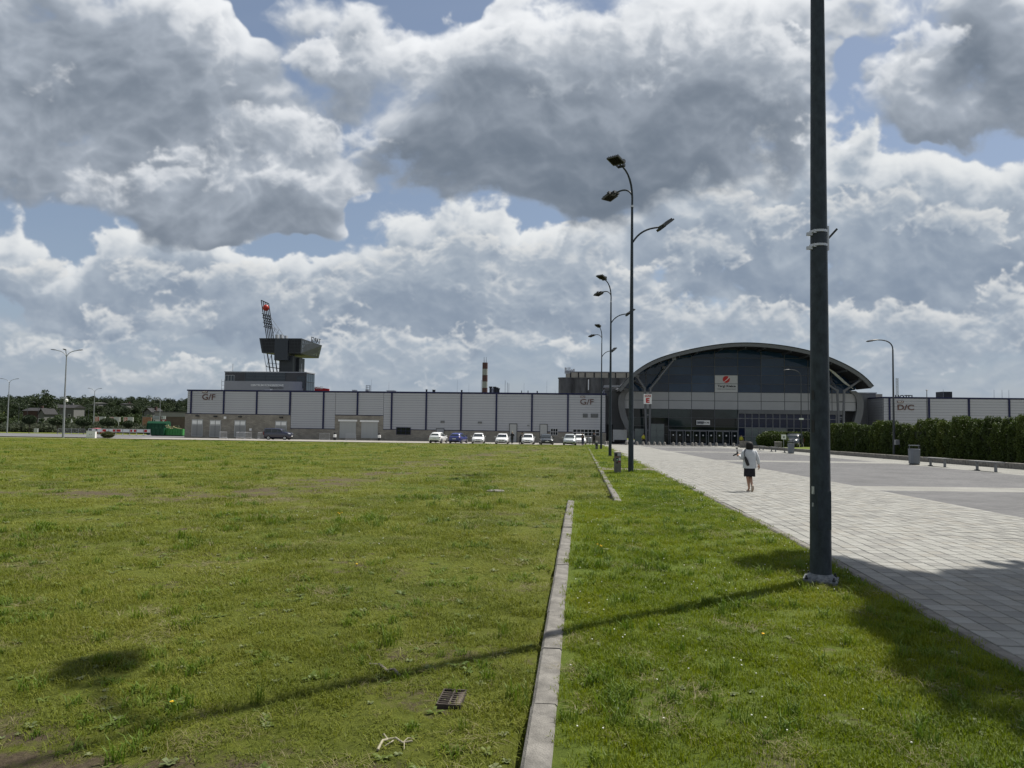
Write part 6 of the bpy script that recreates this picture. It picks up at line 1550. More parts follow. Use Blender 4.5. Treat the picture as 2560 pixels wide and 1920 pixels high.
# hem of the skirt, slightly frilled
fr = MB(); r0, r1 = [], []
for k in range(40):
    a = 2 * math.pi * k / 40; w = 1 + 0.02 * (k % 2); r0.append((.186 * w * math.cos(a), .137 * w * math.sin(a), .50 + 0.012 * (k % 4 == 0))); r1.append((.186 * math.cos(a), .137 * math.sin(a), .56))
fr.loft([r0, r1], cap=False); fr.build('skirt_hem', mat('black_skirt', (0.012, 0.012, 0.016)), wm, smooth='all')
hb = MB(); hb.loft([ell(1.395, .098, .088, 0, .012), ell(1.41, .112, .104, 0, .012), ell(1.48, .121, .116, 0, .01), ell(1.56, .116, .115, 0, .008), ell(1.615, .097, .10, 0, .005), ell(1.65, .06, .065, 0, 0), ell(1.662, .015, .015)])
for i, p in enumerate(hb.v):      # open at the face (she looks away from the camera)
    if p[1] < -0.06 and p[2] < 1.58: hb.v[i] = (p[0] * 0.9, -0.05, p[2])
hb.build('hair', M_HAIR, wm, smooth='all')
hd = MB(); hand(hd, (-.325, -.03, .88), (-.10, .0, -1), (-1, 0, 0)); hand(hd, (.262, -.215, 1.185), (0.05, -1, .30), (.3, 0.2, 1)); hd.tube([(0, -.092, 1.56), (0, -.118, 1.53), (0, -.095, 1.52)], [.009, .013, .009], 6); hd.build('hands', M_SKIN, wm, smooth=True)
M_SHOE = mat('beige_sandal', (0.30, 0.24, 0.18), 0.7)
fb = MB(); fb.loft([[(.015 + x, .05, z) for x, z in ((-.035, 0), (.035, 0), (.03, .05), (-.03, .05))], [(.02 + x, -.05, z) for x, z in ((-.045, 0), (.045, 0), (.035, .045), (-.035, .045))], [(.02 + x, -.19, z) for x, z in ((-.03, 0), (.03, 0), (.025, .025), (-.025, .025))]])
fb.loft([[(-.012 + x, y, z) for x, y, z in ((-.035, .245, .22), (.035, .245, .22), (.03, .19, .255), (-.03, .19, .255))], [(-.012 + x, y, z) for x, y, z in ((-.045, .265, .12), (.045, .265, .12), (.035, .21, .125), (-.035, .21, .125))], [(-.012 + x, y, z) for x, y, z in ((-.03, .20, .012), (.03, .20, .012), (.025, .17, .02), (-.025, .17, .02))]])
fb.build('sandals', M_SHOE, wm)
# her bag and camera grip are things of their own
bg = thing('shoulder_bag', 'narrow black shoulder bag hanging at the woman\'s left side', 'bag', wl, math.pi + 0.02); bg.scale = (SC,) * 3
b = MB(); b.loft([ell(.0, .03, .03), ell(.03, .05, .05), ell(.16, .055, .05), ell(.28, .035, .035), ell(.32, .012, .012)]); b.build('pouch', M_BLACK, bg, smooth='all', loc=(.10, .165, .87), rot=(0, rad(20), 0))
MB().tube([(.205, .13, 1.17), (.215, .10, 1.28), (.15, .06, 1.425), (.05, -.02, 1.40), (.18, -.12, 1.25)], .010, 6).build('strap', M_BLACK, bg)
gm = thing('camera_grip', 'small black camera grip with a phone held up in the woman\'s left hand', 'camera', wl, math.pi + 0.02); gm.scale = (SC,) * 3
b = MB(); b.tube([(.28, -.31, 1.14), (.295, -.32, 1.22), (.305, -.325, 1.30)], .016, 8); b.build('handle', M_BLACK, gm)
MB().tube([(.305, -.325, 1.30), (.302, -.33, 1.36), (.31, -.33, 1.41)], [.02, .01, .012], 8).build('gimbal_arm', M_BLACK, gm); MB().box(-.03, .03, -.02, .02, -.02, .02).build('camera_head', M_BLACK, gm, loc=(.315, -.33, 1.425))
MB().box(-.075, .075, -.006, .006, -.022, .022).build('phone', M_BLACK, gm, loc=(.365, -.35, 1.20), rot=(0, rad(24), 0)); MB().ball((.29, -.33, 1.27), .035, 10, 8).build('joint', M_BLACK, gm, smooth='all')
# ------------------------------------------------------------------ far left: car park edge, containers, houses, wood
def at(c, x, y, Y): return PY(*c(x, y), Y)
M_GREEN1 = mat('container_green', (0.050, 0.22, 0.060), 0.6, var=0.12, vscale=2); M_GREEN2 = mat('container_dark_green', (0.006, 0.060, 0.026), 0.55, var=0.15, vscale=2)
def container(label, c, q, Y, m_, ribs, lid=False, depth=2.2, open_top=True):
    x0, y0, x1, y1 = q; a = at(c, x0, y0, Y); b = at(c, x1, y1, Y); zg = gz((a.x + b.x) / 2, Y)
    t = thing('waste_container', label, 'container', ((a.x + b.x) / 2, Y, zg), -TH * 0.5)
    w = (b.x - a.x) / 2; h = a.z - zg
    bd = MB(); bd.box(-w, w, 0, 0.08, 0.15, h).box(-w, w, depth - 0.08, depth, 0.15, h).box(-w, -w + 0.08, 0.081, depth - 0.081, 0.15, h).box(w - 0.08, w, 0.081, depth - 0.081, 0.15, h).box(-w + 0.08, w - 0.08, 0.081, depth - 0.081, 0.15, 0.25)
    bd.build('shell', m_, t)
    for k in range(ribs + 1):
        x = -w + 2 * w * k / ribs; MB().box(x - 0.05, x + 0.05, -0.1, -0.002, 0.15, h - 0.1).build('rib', m_, t)
    MB().box(-w - 0.05, w + 0.05, -0.12, 0.02, h - 0.12, h + 0.02).build('rim', m_, t)
    MB().box(-w, w, 0.1, depth - 0.1, 0.0, 0.149).build('skid', M_DARK, t)
    if lid: MB().loft([[(-w, -0.05, h + 0.021), (w, -0.05, h + 0.021), (w, depth, h + 0.021), (-w, depth, h + 0.021)], [(-w, 0.4, h + 0.5), (w, 0.4, h + 0.5), (w, depth - 0.4, h + 0.5), (-w, depth - 0.4, h + 0.5)]]).build('lid', m_, t)
    return t
oc = container('light green open-topped waste skip with ribbed sides, left of the long hall', ZR, (1618, 782, 2018, 920), 150, M_GREEN1, 7)
container('dark green closed container standing left of the light green skip', ZR, (1345, 765, 1612, 932), 149.5, M_GREEN2, 3)
container('dark green lidded container behind the other two', ZR, (1250, 665, 1660, 780), 168, M_GREEN2, 5, True)
p = at(ZR, 1640, 740, 151); wb = thing('scrap_boards', 'broken pale wooden frame sticking out of the light green skip', 'wood scrap', (p.x, 151, p.z))
M_WOOD = mat('raw_wood', (0.45, 0.36, 0.20), 0.8, var=0.15, vscale=4, stretch=(1, 1, 8))
for a, b, w in (((0, 0, 0.2), (3.6, 0.2, -0.45), 0.07), ((0.2, 0, -0.1), (2.0, 0.3, -0.6), 0.09), ((0.6, 0, 0.35), (1.2, 0.1, -0.5), 0.07), ((1.6, 0.1, 0.1), (3.0, 0.2, -0.5), 0.08), ((0.1, 0, 0.1), (0.7, 0, 0.45), 0.07)): MB().tube([a, b], w, 4).build('board', M_WOOD, wb)
# barriers with red and white banners
x_l, x_r = at(ZR, 10, 800, 152).x, at(ZR, 1335, 800, 152).x
zt = at(ZR, 900, 790, 152).z; zm = at(ZR, 900, 858, 152).z
nb = 9; rnd = random.Random(12)
for k in range(nb):
    xa = x_l + (x_r - x_l) * k / nb; xb = x_l + (x_r - x_l) * (k + 1) / nb - 0.06; zg = gz((xa + xb) / 2, 152)
    t = thing('crowd_barrier', '%s red and white bannered barrier counted from the white cabinet' % ordn[k], 'barrier', (xa, 152, zg), 0, 'bannered barriers left of the green containers')
    w = xb - xa; b = MB(); b.tube([(0, 0, 0), (0, 0, zt - zg), (w, 0, zt - zg), (w, 0, 0)], 0.03, 5); b.tube([(0, -0.35, 0.02), (0, 0, 0.25), (0, 0.35, 0.02)], 0.03, 5); b.tube([(w, -0.35, 0.02), (w, 0, 0.25), (w, 0.35, 0.02)], 0.03, 5); b.build('frame', M_STEEL, t)
    MB().box(0.05, w - 0.05, -0.04, -0.03, zm - zg, zt - zg - 0.03).build('banner', M_WHITE, t)
    x = 0.1
    while x < w - 0.5:
        ww = rnd.uniform(0.35, 1.0); cc_ = rnd.choice((M_RED, M_RED, M_DARK, None))
        if cc_: MB().box(x, min(x + ww, w - 0.1), -0.048, -0.041, zm - zg + 0.08, zt - zg - 0.1).build('banner_field', cc_, t)
        x += ww + rnd.uniform(0.15, 0.4)
# bare barriers standing further left
for k in range(4):
    p = GY(146 + 17 * k, 158); t = thing('crowd_barrier', '%s plain steel barrier right of the tallest left lamp' % ordn[k], 'barrier', p, 0, 'plain barriers at the left')
    b = MB(); b.tube([(0, 0, 0), (0, 0, 1.25), (1.45, 0, 1.25), (1.45, 0, 0)], 0.03, 5); b.tube([(0, 0, .3), (1.45, 0, .3)], 0.02, 5); [b.tube([(x / 5, 0, .3), (x / 5, 0, 1.25)], 0.012, 4) for x in range(1, 7)]; b.tube([(0, -0.3, 0), (0, 0, .25), (0, 0.3, 0)], 0.025, 5); b.build('frame', M_STEEL, t)
for k, (px_, lab) in enumerate(((550, 'thin steel barrier before the second double door'), (592, 'thin steel barrier before the third double door'), (612, 'thin steel barrier just right of the third double door'), (646, 'thin steel barrier left of the navy van'), (800, 'steel barrier standing left of the first roller door'), (866, 'steel barrier standing before the roller doors'))):
    p = GY(px_, 111.5); t = thing('crowd_barrier', lab, 'barrier', p, rad(75 if k < 4 else 0) - TH, 'loose barriers before the long hall')
    b = MB(); b.tube([(0, 0, 0), (0, 0, 1.1), (1.6, 0, 1.1), (1.6, 0, 0)], 0.022, 5); b.tube([(0, 0, .2), (1.6, 0, .2)], 0.018, 5); [b.tube([(x / 8, 0, .2), (x / 8, 0, 1.1)], 0.010, 4) for x in range(1, 13)]; b.tube([(0, -0.3, 0), (0, 0, .2), (0, 0.3, 0)], 0.022, 5); b.tube([(1.6, -0.3, 0), (1.6, 0, .2), (1.6, 0.3, 0)], 0.022, 5); b.build('frame', M_STEEL, t)
for px_, py_, lab in ((838, 1085, 'small bin with white band left of the first roller door'), (949, 1090, 'small bin with white band right of the second roller door')):
    p = GY(px_, 116.6); t = thing('litter_bin', lab, 'litter bin', p, 0, 'bins by the roller doors'); MB().lathe([(0.2, 0), (0.24, 0.05), (0.24, 0.45), (0.2, 0.47)], 10).build('base', M_DARK, t, smooth=True); MB().lathe([(0.26, 0.471), (0.26, 0.9), (0.22, 0.93)], 10).build('band', M_WHITE, t, smooth=True); MB().lathe([(0.2, 0.931), (0.14, 1.2), (0.05, 1.25)], 10).build('top', M_BLACK, t, smooth=True)
# cabinets
p = GY(228, 104); t = thing('power_cabinet', 'white double-door power cabinet on the grass edge', 'cabinet', p, 0.1); MB().box(-0.62, 0.62, 0, 0.5, 0, 1.0).build('case', M_WHITE, t); MB().box(-0.66, 0.66, -0.04, 0.54, 1.001, 1.06).build('roof', M_STEEL, t)
for s in (-1, 1): MB().box(min(s * .05, s * .57), max(s * .05, s * .57), -0.02, -0.002, 0.1, 0.93).build('door', M_WHITE, t); MB().box(s * .12 - .02, s * .12 + .02, -0.035, -0.021, .45, .6).build('handle', M_DARK, t)
p = GY(90, 200); t = thing('power_cabinet', 'pale grey cabinet at the foot of the bushes, far left', 'cabinet', p); MB().box(-0.5, 0.5, 0, 0.5, 0, 1.15).build('case', M_STEEL, t); MB().box(-0.55, 0.55, -0.05, 0.55, 1.151, 1.22).build('roof', M_PAINTGREY, t)
# three white billboards
for k, (q, lab) in enumerate((((145, 525, 370, 632), 'leftmost of the three white billboards with a red square'), ((452, 530, 680, 634), 'middle one of the three white billboards with a red square'), ((757, 535, 960, 637), 'rightmost of the three white billboards with a red square'))):
    a = at(ZR, q[0], q[1], 262); b_ = at(ZR, q[2], q[3], 262); zg = gz(a.x, 262); t = thing('billboard', lab, 'billboard', (a.x, 262, zg), 0, 'white billboards before the wood'); w = b_.x - a.x; z0, z1 = b_.z - zg, a.z - zg
    MB().box(0, w, 0, 0.15, z0, z1).build('board', M_WHITE, t); MB().box(0.03 * w, 0.97 * w, -0.02, -0.003, z0 + 0.05, z1 - 0.05).build('poster', mat('poster_paper', (0.52, 0.52, 0.53), 0.7), t)
    pr = MB().box(0.06 * w, 0.40 * w, -0.05, -0.021, z0 + 0.12, z1 - 0.1).build('red_field', M_SIGNRED, t)
    for j in range(4): MB().box(0.46 * w, (0.9 - 0.1 * (j % 2)) * w, -0.04, -0.021, z1 - 0.35 - 0.38 * j, z1 - 0.22 - 0.38 * j).build('text_line', M_PAINTGREY, t)
    for j in range(3): MB().box(0.10 * w, (0.3 + 0.05 * (j % 2)) * w, -0.06, -0.051, z1 - 0.45 - 0.45 * j, z1 - 0.28 - 0.45 * j).build('text_line', M_WHITE, pr)
    for s in (0.15, 0.85): MB().box(s * w - 0.1, s * w + 0.1, 0.16, 0.3, -0.3, z1).build('post', M_STEEL, t)
# red car roof and small signs
p = at(ZR, 225, 765, 175); car('parked_car', 'bright red car mostly hidden behind the bannered barriers', (p.x, 175, gz(p.x, 175)), 1.2, paint('red', (0.42, 0.012, 0.018)), group='cars at the left')
p = at(ZL, 1640, 800, 240); t = thing('pennant', 'small white pennant on a pole before the dark bushes', 'flag', (p.x, 240, gz(p.x, 240))); zt_ = p.z - gz(p.x, 240); MB().tube([(0, 0, 0), (0, 0, zt_)], 0.04, 5).build('pole', M_STEEL, t); MB().prism([(0, 0, zt_), (0.55, 0.1, zt_ - 0.9), (0.35, 0.1, zt_ - 1.3), (-0.2, 0, zt_ - 1.3)], (0, 0.03, 0)).build('cloth', M_WHITE, t)
# long low building with posters
def hrect(c, q, Y): a = at(c, q[0], q[1], Y); b = at(c, q[2], q[3], Y); return a.x, b.x, b.z, a.z
x0, x1, z0, z1 = hrect(ZR, (1425, 425, 2200, 700), 265); t = thing('low_building', 'long low building with pale upper wall behind the containers', 'building', (x0, 265, gz(x0, 265)))
zg = gz(x0, 265); zmid = at(ZR, 1700, 525, 265).z - zg
MB().box(0, x1 - x0, 0, 18, -2, zmid).build('lower_wall', mat('brown_wall', (0.10, 0.078, 0.065), 0.8, var=0.15, vscale=0.4), t); MB().box(-0.1, x1 - x0 + 0.1, -0.12, 18, zmid + 0.001, z1 - zg).build('upper_wall', mat('pale_wall', (0.20, 0.20, 0.195), 0.8, var=0.06, vscale=0.3), t); MB().box(-0.2, x1 - x0 + 0.2, -0.3, 18.2, z1 - zg + 0.001, z1 - zg + 0.3).build('roof_edge', M_DARK, t)
for q, m_ in (((1390, 508, 1520, 578), (0.30, 0.33, 0.38)), ((1390, 582, 1520, 645), (0.48, 0.48, 0.50)), ((1563, 508, 1650, 582), (0.50, 0.52, 0.54)), ((1560, 588, 1655, 640), (0.30, 0.03, 0.04))):
    a0, a1, b0_, b1 = hrect(ZR, q, 255); nm = 'white-and-blue skyline poster' if q[0] < 1400 and q[1] < 550 else 'white poster with a dark mark below the skyline poster' if q[0] < 1400 else 'white poster with a small dark emblem' if q[1] < 550 else 'red poster with white scribble'
    tt = thing('poster_board', nm + ' beside the low building', 'poster', (a0, 255, gz(a0, 255))); zz0 = gz(a0, 255); MB().box(0, a1 - a0, 0, 0.1, b0_ - zz0, b1 - zz0).build('board', mat('poster_%d' % q[0] + '_%d' % q[1], m_, 0.7, var=0.1, vscale=1.0), tt)
    wdt = a1 - a0; hgt = b1 - b0_; cz = (b0_ + b1) / 2 - zz0
    if q[0] < 1400 and q[1] < 550:
        for k, hh in enumerate((0.4, 0.75, 0.55, 0.9, 0.6)): MB().box(wdt * (0.1 + 0.17 * k), wdt * (0.22 + 0.17 * k), -0.03, -0.002, b0_ - zz0, b0_ - zz0 + hgt * hh).build('skyline_shape', M_PAINTGREY, tt)
    elif m_[0] > 0.45: MB().box(wdt * 0.12, wdt * 0.28, -0.03, -0.002, cz - 0.3 * hgt, cz + 0.3 * hgt).build('emblem', M_DARK, tt)
    else: MB().tube([(wdt * (0.3 + 0.06 * k), -0.03, cz + 0.25 * hgt * math.sin(k * 1.3)) for k in range(8)], 0.12, 5).build('scribble', M_WHITE, tt)
    for s in (0.1, 0.9): MB().box(wdt * s - 0.08, wdt * s + 0.08, 0.101, 0.2, -0.3, b1 - zz0).build('post', M_DARK, tt)
x0, x1, z0, z1 = hrect(ZR, (1150, 528, 1345, 632), 262); t = thing('poster_wall', 'faded orange-red mural wall left of the skyline poster', 'wall', (x0, 262, gz(x0, 262))); MB().box(0, x1 - x0, 0, 0.3, -1, z1 - gz(x0, 262)).build('panel', mat('mural', (0.26, 0.09, 0.05), 0.8, vscale=1.4, col2=(0.24, 0.19, 0.14)), t); MB().box(-0.1, x1 - x0 + 0.1, -0.05, 0.35, z1 - gz(x0, 262) + 0.001, z1 - gz(x0, 262) + 0.12).build('coping', M_PAINTGREY, t)
# houses
M_BRICKH = mat('red_brick_wall', (0.060, 0.036, 0.030), 0.9, var=0.2, vscale=2); M_TILE = mat('dark_roof_tiles', (0.022, 0.022, 0.023), 0.8, var=0.2, vscale=1.5); M_REND = mat('white_render', (0.11, 0.11, 0.107), 0.9, var=0.08)
def house(label, c, q, Y, wall_m, roof_m, apex, gable_front=False, depth=9, windows=2, chim=True):
    x0, y0, x1, y1 = q; xa, xb, z0, z1 = hrect(c, q, Y); zr = at(c, x0, apex, Y).z; zg = gz(xa, Y); w = xb - xa
    t = thing('house', label, 'house', (xa, Y, zg)); e = z1 - zg; r = zr - zg
    MB().box(0, w, 0, depth, -2, e).build('wall', wall_m, t); o = 0.5
    if gable_front:
        MB().prism([(0, 0, e), (w, 0, e), (w / 2, 0, r - 0.15)], (0, depth, 0)).build('gable', wall_m, t)
        b = MB(); b.prism([(-o, -o, e - 0.3), (w / 2, -o, r), (w / 2, -o, r + 0.25), (-o, -o, e)], (0, depth + 2 * o, 0)); b.prism([(w + o, -o, e - 0.3), (w / 2, -o, r), (w / 2, -o, r + 0.25), (w + o, -o, e)], (0, depth + 2 * o, 0))
    else: b = MB(); b.prism([(-o, -o, e - 0.1), (-o, depth / 2, r), (-o, depth + o, e - 0.1)], (w + 2 * o, 0, 0))
    rf = b.build('roof', roof_m, t)
    if chim: MB().box(w * 0.7, w * 0.7 + 0.8, depth / 2 - 0.4, depth / 2 + 0.4, r - 1.2, r + 0.9).build('chimney', wall_m if wall_m != M_REND else M_BRICKH, rf)
    for k in range(windows):
        x = w * (k + 0.5) / windows; f = MB().box(x - 0.65, x + 0.65, -0.06, 0.02, e * 0.45, e * 0.45 + 1.4).build('window', M_WHITE, t); MB().box(x - 0.52, x + 0.52, -0.08, -0.061, e * 0.45 + 0.12, e * 0.45 + 1.28).build('pane', M_GLASS, f)
    return t
house('red-brick house with dark tiled roof among bushes at far left', ZL, (540, 610, 880, 830), 300, M_BRICKH, M_TILE, 545, windows=2)
house('small pale-walled wing right of the red-brick house', ZL, (890, 690, 1010, 800), 296, M_REND, M_TILE, 575, True, 8, 2, False)
house('dark-roofed house with two chimneys higher on the slope', ZL, (1110, 540, 1700, 640), 360, mat('grey_wall', (0.12, 0.12, 0.12), 0.9), M_TILE, 470, windows=3)
house('white house with flat pale front high in the trees', ZR, (110, 235, 222, 330), 420, M_REND, M_REND, 222, windows=2, chim=False)
house('white house with balcony half hidden in the trees', ZR, (700, 255, 800, 330), 420, M_REND, M_TILE, 236, windows=2)
house('white house with steep dark gable roof behind the orange mural', ZR, (1195, 425, 1335, 520), 300, M_REND, M_TILE, 352, True, 10, 2)
# ------------------------------------------------------------------ trees, hedge, bushes
def leaf_mat(name, cols, trans=0.25, rough=0.6):
    m = bpy.data.materials.new(name); m.use_nodes = True
    nt = m.node_tree; b = nt.nodes['Principled BSDF']; L = nt.links.new
    oi = nt.nodes.new('ShaderNodeObjectInfo'); tc = nt.nodes.new('ShaderNodeTexCoord'); n = nt.nodes.new('ShaderNodeTexNoise'); n.inputs['Scale'].default_value = 3.0; n.inputs['Detail'].default_value = 4
    L(tc.outputs['Object'], n.inputs['Vector'])
    ad = nt.nodes.new('ShaderNodeMath'); ad.operation = 'MULTIPLY_ADD'; ad.inputs[1].default_value = 0.40; L(oi.outputs['Random'], ad.inputs[0])
    nl = nt.nodes.new('ShaderNodeTexNoise'); nl.inputs['Scale'].default_value = 0.45; nl.inputs['Detail'].default_value = 3; L(oi.outputs['Location'], nl.inputs['Vector'])   # larger drifts of colour from plant to plant
    nm = nt.nodes.new('ShaderNodeMath'); nm.operation = 'MULTIPLY_ADD'; nm.inputs[1].default_value = 1.5; nm.inputs[2].default_value = -0.75; L(nl.outputs[0], nm.inputs[0])
    ns = nt.nodes.new('ShaderNodeMath'); ns.operation = 'ADD'; L(nm.outputs[0], ns.inputs[0])
    sc = nt.nodes.new('ShaderNodeMath'); sc.operation = 'MULTIPLY_ADD'; sc.inputs[1].default_value = 1.0; sc.inputs[2].default_value = -0.22; L(n.outputs[0], sc.inputs[0]); L(sc.outputs[0], ns.inputs[1]); L(ns.outputs[0], ad.inputs[2])
    rp = nt.nodes.new('ShaderNodeValToRGB')
    rp.color_ramp.elements[0].position = 0.1; rp.color_ramp.elements[0].color = (*cols[0], 1); rp.color_ramp.elements[1].position = 0.9; rp.color_ramp.elements[1].color = (*cols[-1], 1)
    for i, c in enumerate(cols[1:-1]):
        e = rp.color_ramp.elements.new(0.1 + 0.8 * (i + 1) / (len(cols) - 1)); e.color = (*c, 1)
    L(ad.outputs[0], rp.inputs[0]); L(rp.outputs[0], b.inputs['Base Color'])
    b.inputs['Roughness'].default_value = rough; b.inputs['Specular IOR Level'].default_value = 0.3
    if trans:
        tr = nt.nodes.new('ShaderNodeBsdfTranslucent'); mx = nt.nodes.new('ShaderNodeMixShader'); mx.inputs[0].default_value = trans
        L(rp.outputs[0], tr.inputs['Color']); L(b.outputs[0], mx.inputs[1]); L(tr.outputs[0], mx.inputs[2]); L(mx.outputs[0], nt.nodes['Material Output'].inputs['Surface'])
    return m
M_LEAFD = leaf_mat('dark_foliage', [(0.016, 0.028, 0.012), (0.026, 0.043, 0.016), (0.040, 0.058, 0.022)])
M_LEAFM = leaf_mat('mid_foliage', [(0.026, 0.042, 0.014), (0.040, 0.062, 0.020), (0.058, 0.080, 0.028)])
M_LEAFG = leaf_mat('grey_green_foliage', [(0.045, 0.058, 0.035), (0.065, 0.080, 0.048), (0.085, 0.098, 0.060)])
M_THUJA = leaf_mat('thuja_foliage', [(0.030, 0.050, 0.008), (0.048, 0.074, 0.011), (0.075, 0.100, 0.016)], 0.25)
M_BARK = mat('bark', (0.07, 0.055, 0.042), 0.9, var=0.3, vscale=6, bump=0.5, bscale=12)
def leaf_mesh(name, n, shape, size, seed, material, droop=0.0):
    """n leaf-sized faces through a volume; shape(rng) gives a point and an outward direction"""
    rs = np.random.RandomState(seed); pts = np.array([shape(rs) for _ in range(n)], np.float32)
    d1 = rs.normal(size=(n, 3)).astype(np.float32); d1[:, 2] -= droop; d1 /= np.linalg.norm(d1, axis=1, keepdims=True)
    d2 = np.cross(d1, rs.normal(size=(n, 3))); d2 /= np.linalg.norm(d2, axis=1, keepdims=True)
    s = (size * rs.uniform(0.6, 1.4, n))[:, None]
    v = np.stack([pts - d1 * s, pts + d2 * s * 0.45, pts + d1 * s, pts - d2 * s * 0.45], 1).reshape(-1, 3)
    me = bpy.data.meshes.new(name); me.vertices.add(n * 4); me.vertices.foreach_set('co', v.astype(np.float32).ravel())
    me.loops.add(n * 4); me.loops.foreach_set('vertex_index', np.arange(n * 4, dtype=np.int32)); me.polygons.add(n); me.polygons.foreach_set('loop_start', np.arange(0, n * 4, 4, dtype=np.int32)); me.polygons.foreach_set('loop_total', np.full(n, 4, np.int32)); me.update(); me.validate()
    me.materials.append(material); return me
def clumpy(r, h, z0, nclump, seed, flat=1.0, cone=0.0):
    """crown made of clumps: many small puffs round a main volume"""
    rr = random.Random(seed); cl = []
    for _ in range(nclump):
        a = rr.uniform(0, 2 * math.pi); u = rr.uniform(-1, 1); q = rr.uniform(0.45, 1.0); w = math.sqrt(1 - u * u) * (1 - cone * (u + 1) / 2)
        cl.append((r * q * w * math.cos(a), r * q * w * math.sin(a), z0 + h / 2 + h / 2 * q * u * flat, r * rr.uniform(0.22, 0.42)))
    def f(rs):
        c = cl[rs.randint(len(cl))]; d = rs.normal(size=3); d /= np.linalg.norm(d); q = c[3] * rs.uniform(0.5, 1.0) ** 0.5
        return (c[0] + d[0] * q, c[1] + d[1] * q, c[2] + d[2] * q * 0.85)
    return f
def tree(name, label, loc, crown, trunk_h, trunk_r, group=None, cat='tree', rz=0, limbs=4, spread=1.5):
    t = thing(name, label, cat, loc, rz, group)
    b = MB(); b.tube([(0, 0, -0.3), (0.05, 0, trunk_h * 0.5), (0, 0.05, trunk_h)], [trunk_r, trunk_r * 0.8, trunk_r * 0.5], 8)
    for k in range(limbs):
        a = 2 * math.pi * k / limbs + 0.5; b.tube([(0, 0, trunk_h * (0.55 + 0.1 * k)), (spread * 0.5 * math.cos(a), spread * 0.5 * math.sin(a), trunk_h * (0.8 + 0.1 * k)), (spread * math.cos(a), spread * math.sin(a), trunk_h * (1.05 + 0.1 * k))], [trunk_r * 0.5, trunk_r * 0.35, trunk_r * 0.15], 6)
    b.build('trunk', M_BARK, t, smooth=True)
    obj('crown', crown, t)
    return t
protos = []
for k in range(4):
    protos.append(tree('tree', 'dark green tree of the wooded hill behind the houses', (0, -900 - 50 * k, -50), leaf_mesh('crown', 3000, clumpy(5.0, 10.0, 2.5, 30, 100 + k), 0.40, k, M_LEAFD), 7.0, 0.35, 'trees of the wooded hill', limbs=4, spread=2.2))
for k in range(2):
    protos.append(tree('tree', 'mid green bushy tree between the houses', (0, -1200 - 50 * k, -50), leaf_mesh('crown', 1300, clumpy(4.0, 7.0, 1.0, 22, 200 + k), 0.45, 20 + k, M_LEAFM), 4.0, 0.28, 'trees between the houses', limbs=4, spread=1.8))
rnd = random.Random(44); used = set()
def place(k, loc, sc, label=None, group=None):
    rz = rnd.uniform(0, 6.28)
    if k not in used:
        used.add(k); o = protos[k]; o.location = loc; o.rotation_euler = (0, 0, rz); o.scale = (sc * rnd.uniform(0.9, 1.1), sc * rnd.uniform(0.9, 1.1), sc)
        return o
    return dup(protos[k], loc, rz, label, group, (sc * rnd.uniform(0.9, 1.15), sc * rnd.uniform(0.9, 1.15), sc))
for Y, n, h0, h1 in ((600, 36, 0.90, 1.08), (560, 30, 0.85, 1.0), (500, 30, 0.78, 0.95), (430, 26, 0.7, 0.9), (385, 22, 0.65, 0.85)):
    for i in range(n):
        px_ = -60 + (i + rnd.uniform(0.1, 0.9)) * 640 / n
        p = GY(px_, Y + rnd.uniform(-22, 22)); place(rnd.randrange(4), (p.x, p.y, p.z - 0.8), rnd.uniform(h0, h1))
for i in range(46):
    px_ = -40 + (i + rnd.uniform(0, 1)) * 540 / 46; p = GY(px_, rnd.uniform(272, 345))
    if 55 < px_ < 115 and p.y < 312: continue
    place(4 + rnd.randrange(2), (p.x, p.y, p.z - 0.4), rnd.uniform(0.55, 0.85))
p = GY(105, 345); o = dup(protos[1], (p.x, p.y, p.z), 1.0, 'big dark round tree standing above the red-brick house', 'trees of the wooded hill', (1.35, 1.35, 1.32))
# grey-green bushes along the car park
bush0 = thing('bush', 'grey-green bush in the row beyond the car park road', 'bush', (0, -1500, -50), 0, 'bushes beyond the car park'); obj('foliage', leaf_mesh('foliage', 1300, clumpy(2.4, 2.2, 0.0, 18, 5), 0.22, 55, M_LEAFG), bush0); b = MB(); [b.tube([(0, 0, 0), (0.5 * math.cos(a), 0.5 * math.sin(a), 1.4)], [0.06, 0.02], 5) for a in (0, 2, 4)]; b.build('stems', M_BARK, bush0)
for i in range(30):
    px_ = -15 + i * 15.5; p = GY(px_, 222 + rnd.uniform(-8, 8))
    if i == 0: bush0.location = p
    else: dup(bush0, p, rnd.uniform(0, 6), scale=(rnd.uniform(0.9, 1.5), 1, rnd.uniform(0.8, 1.35)))
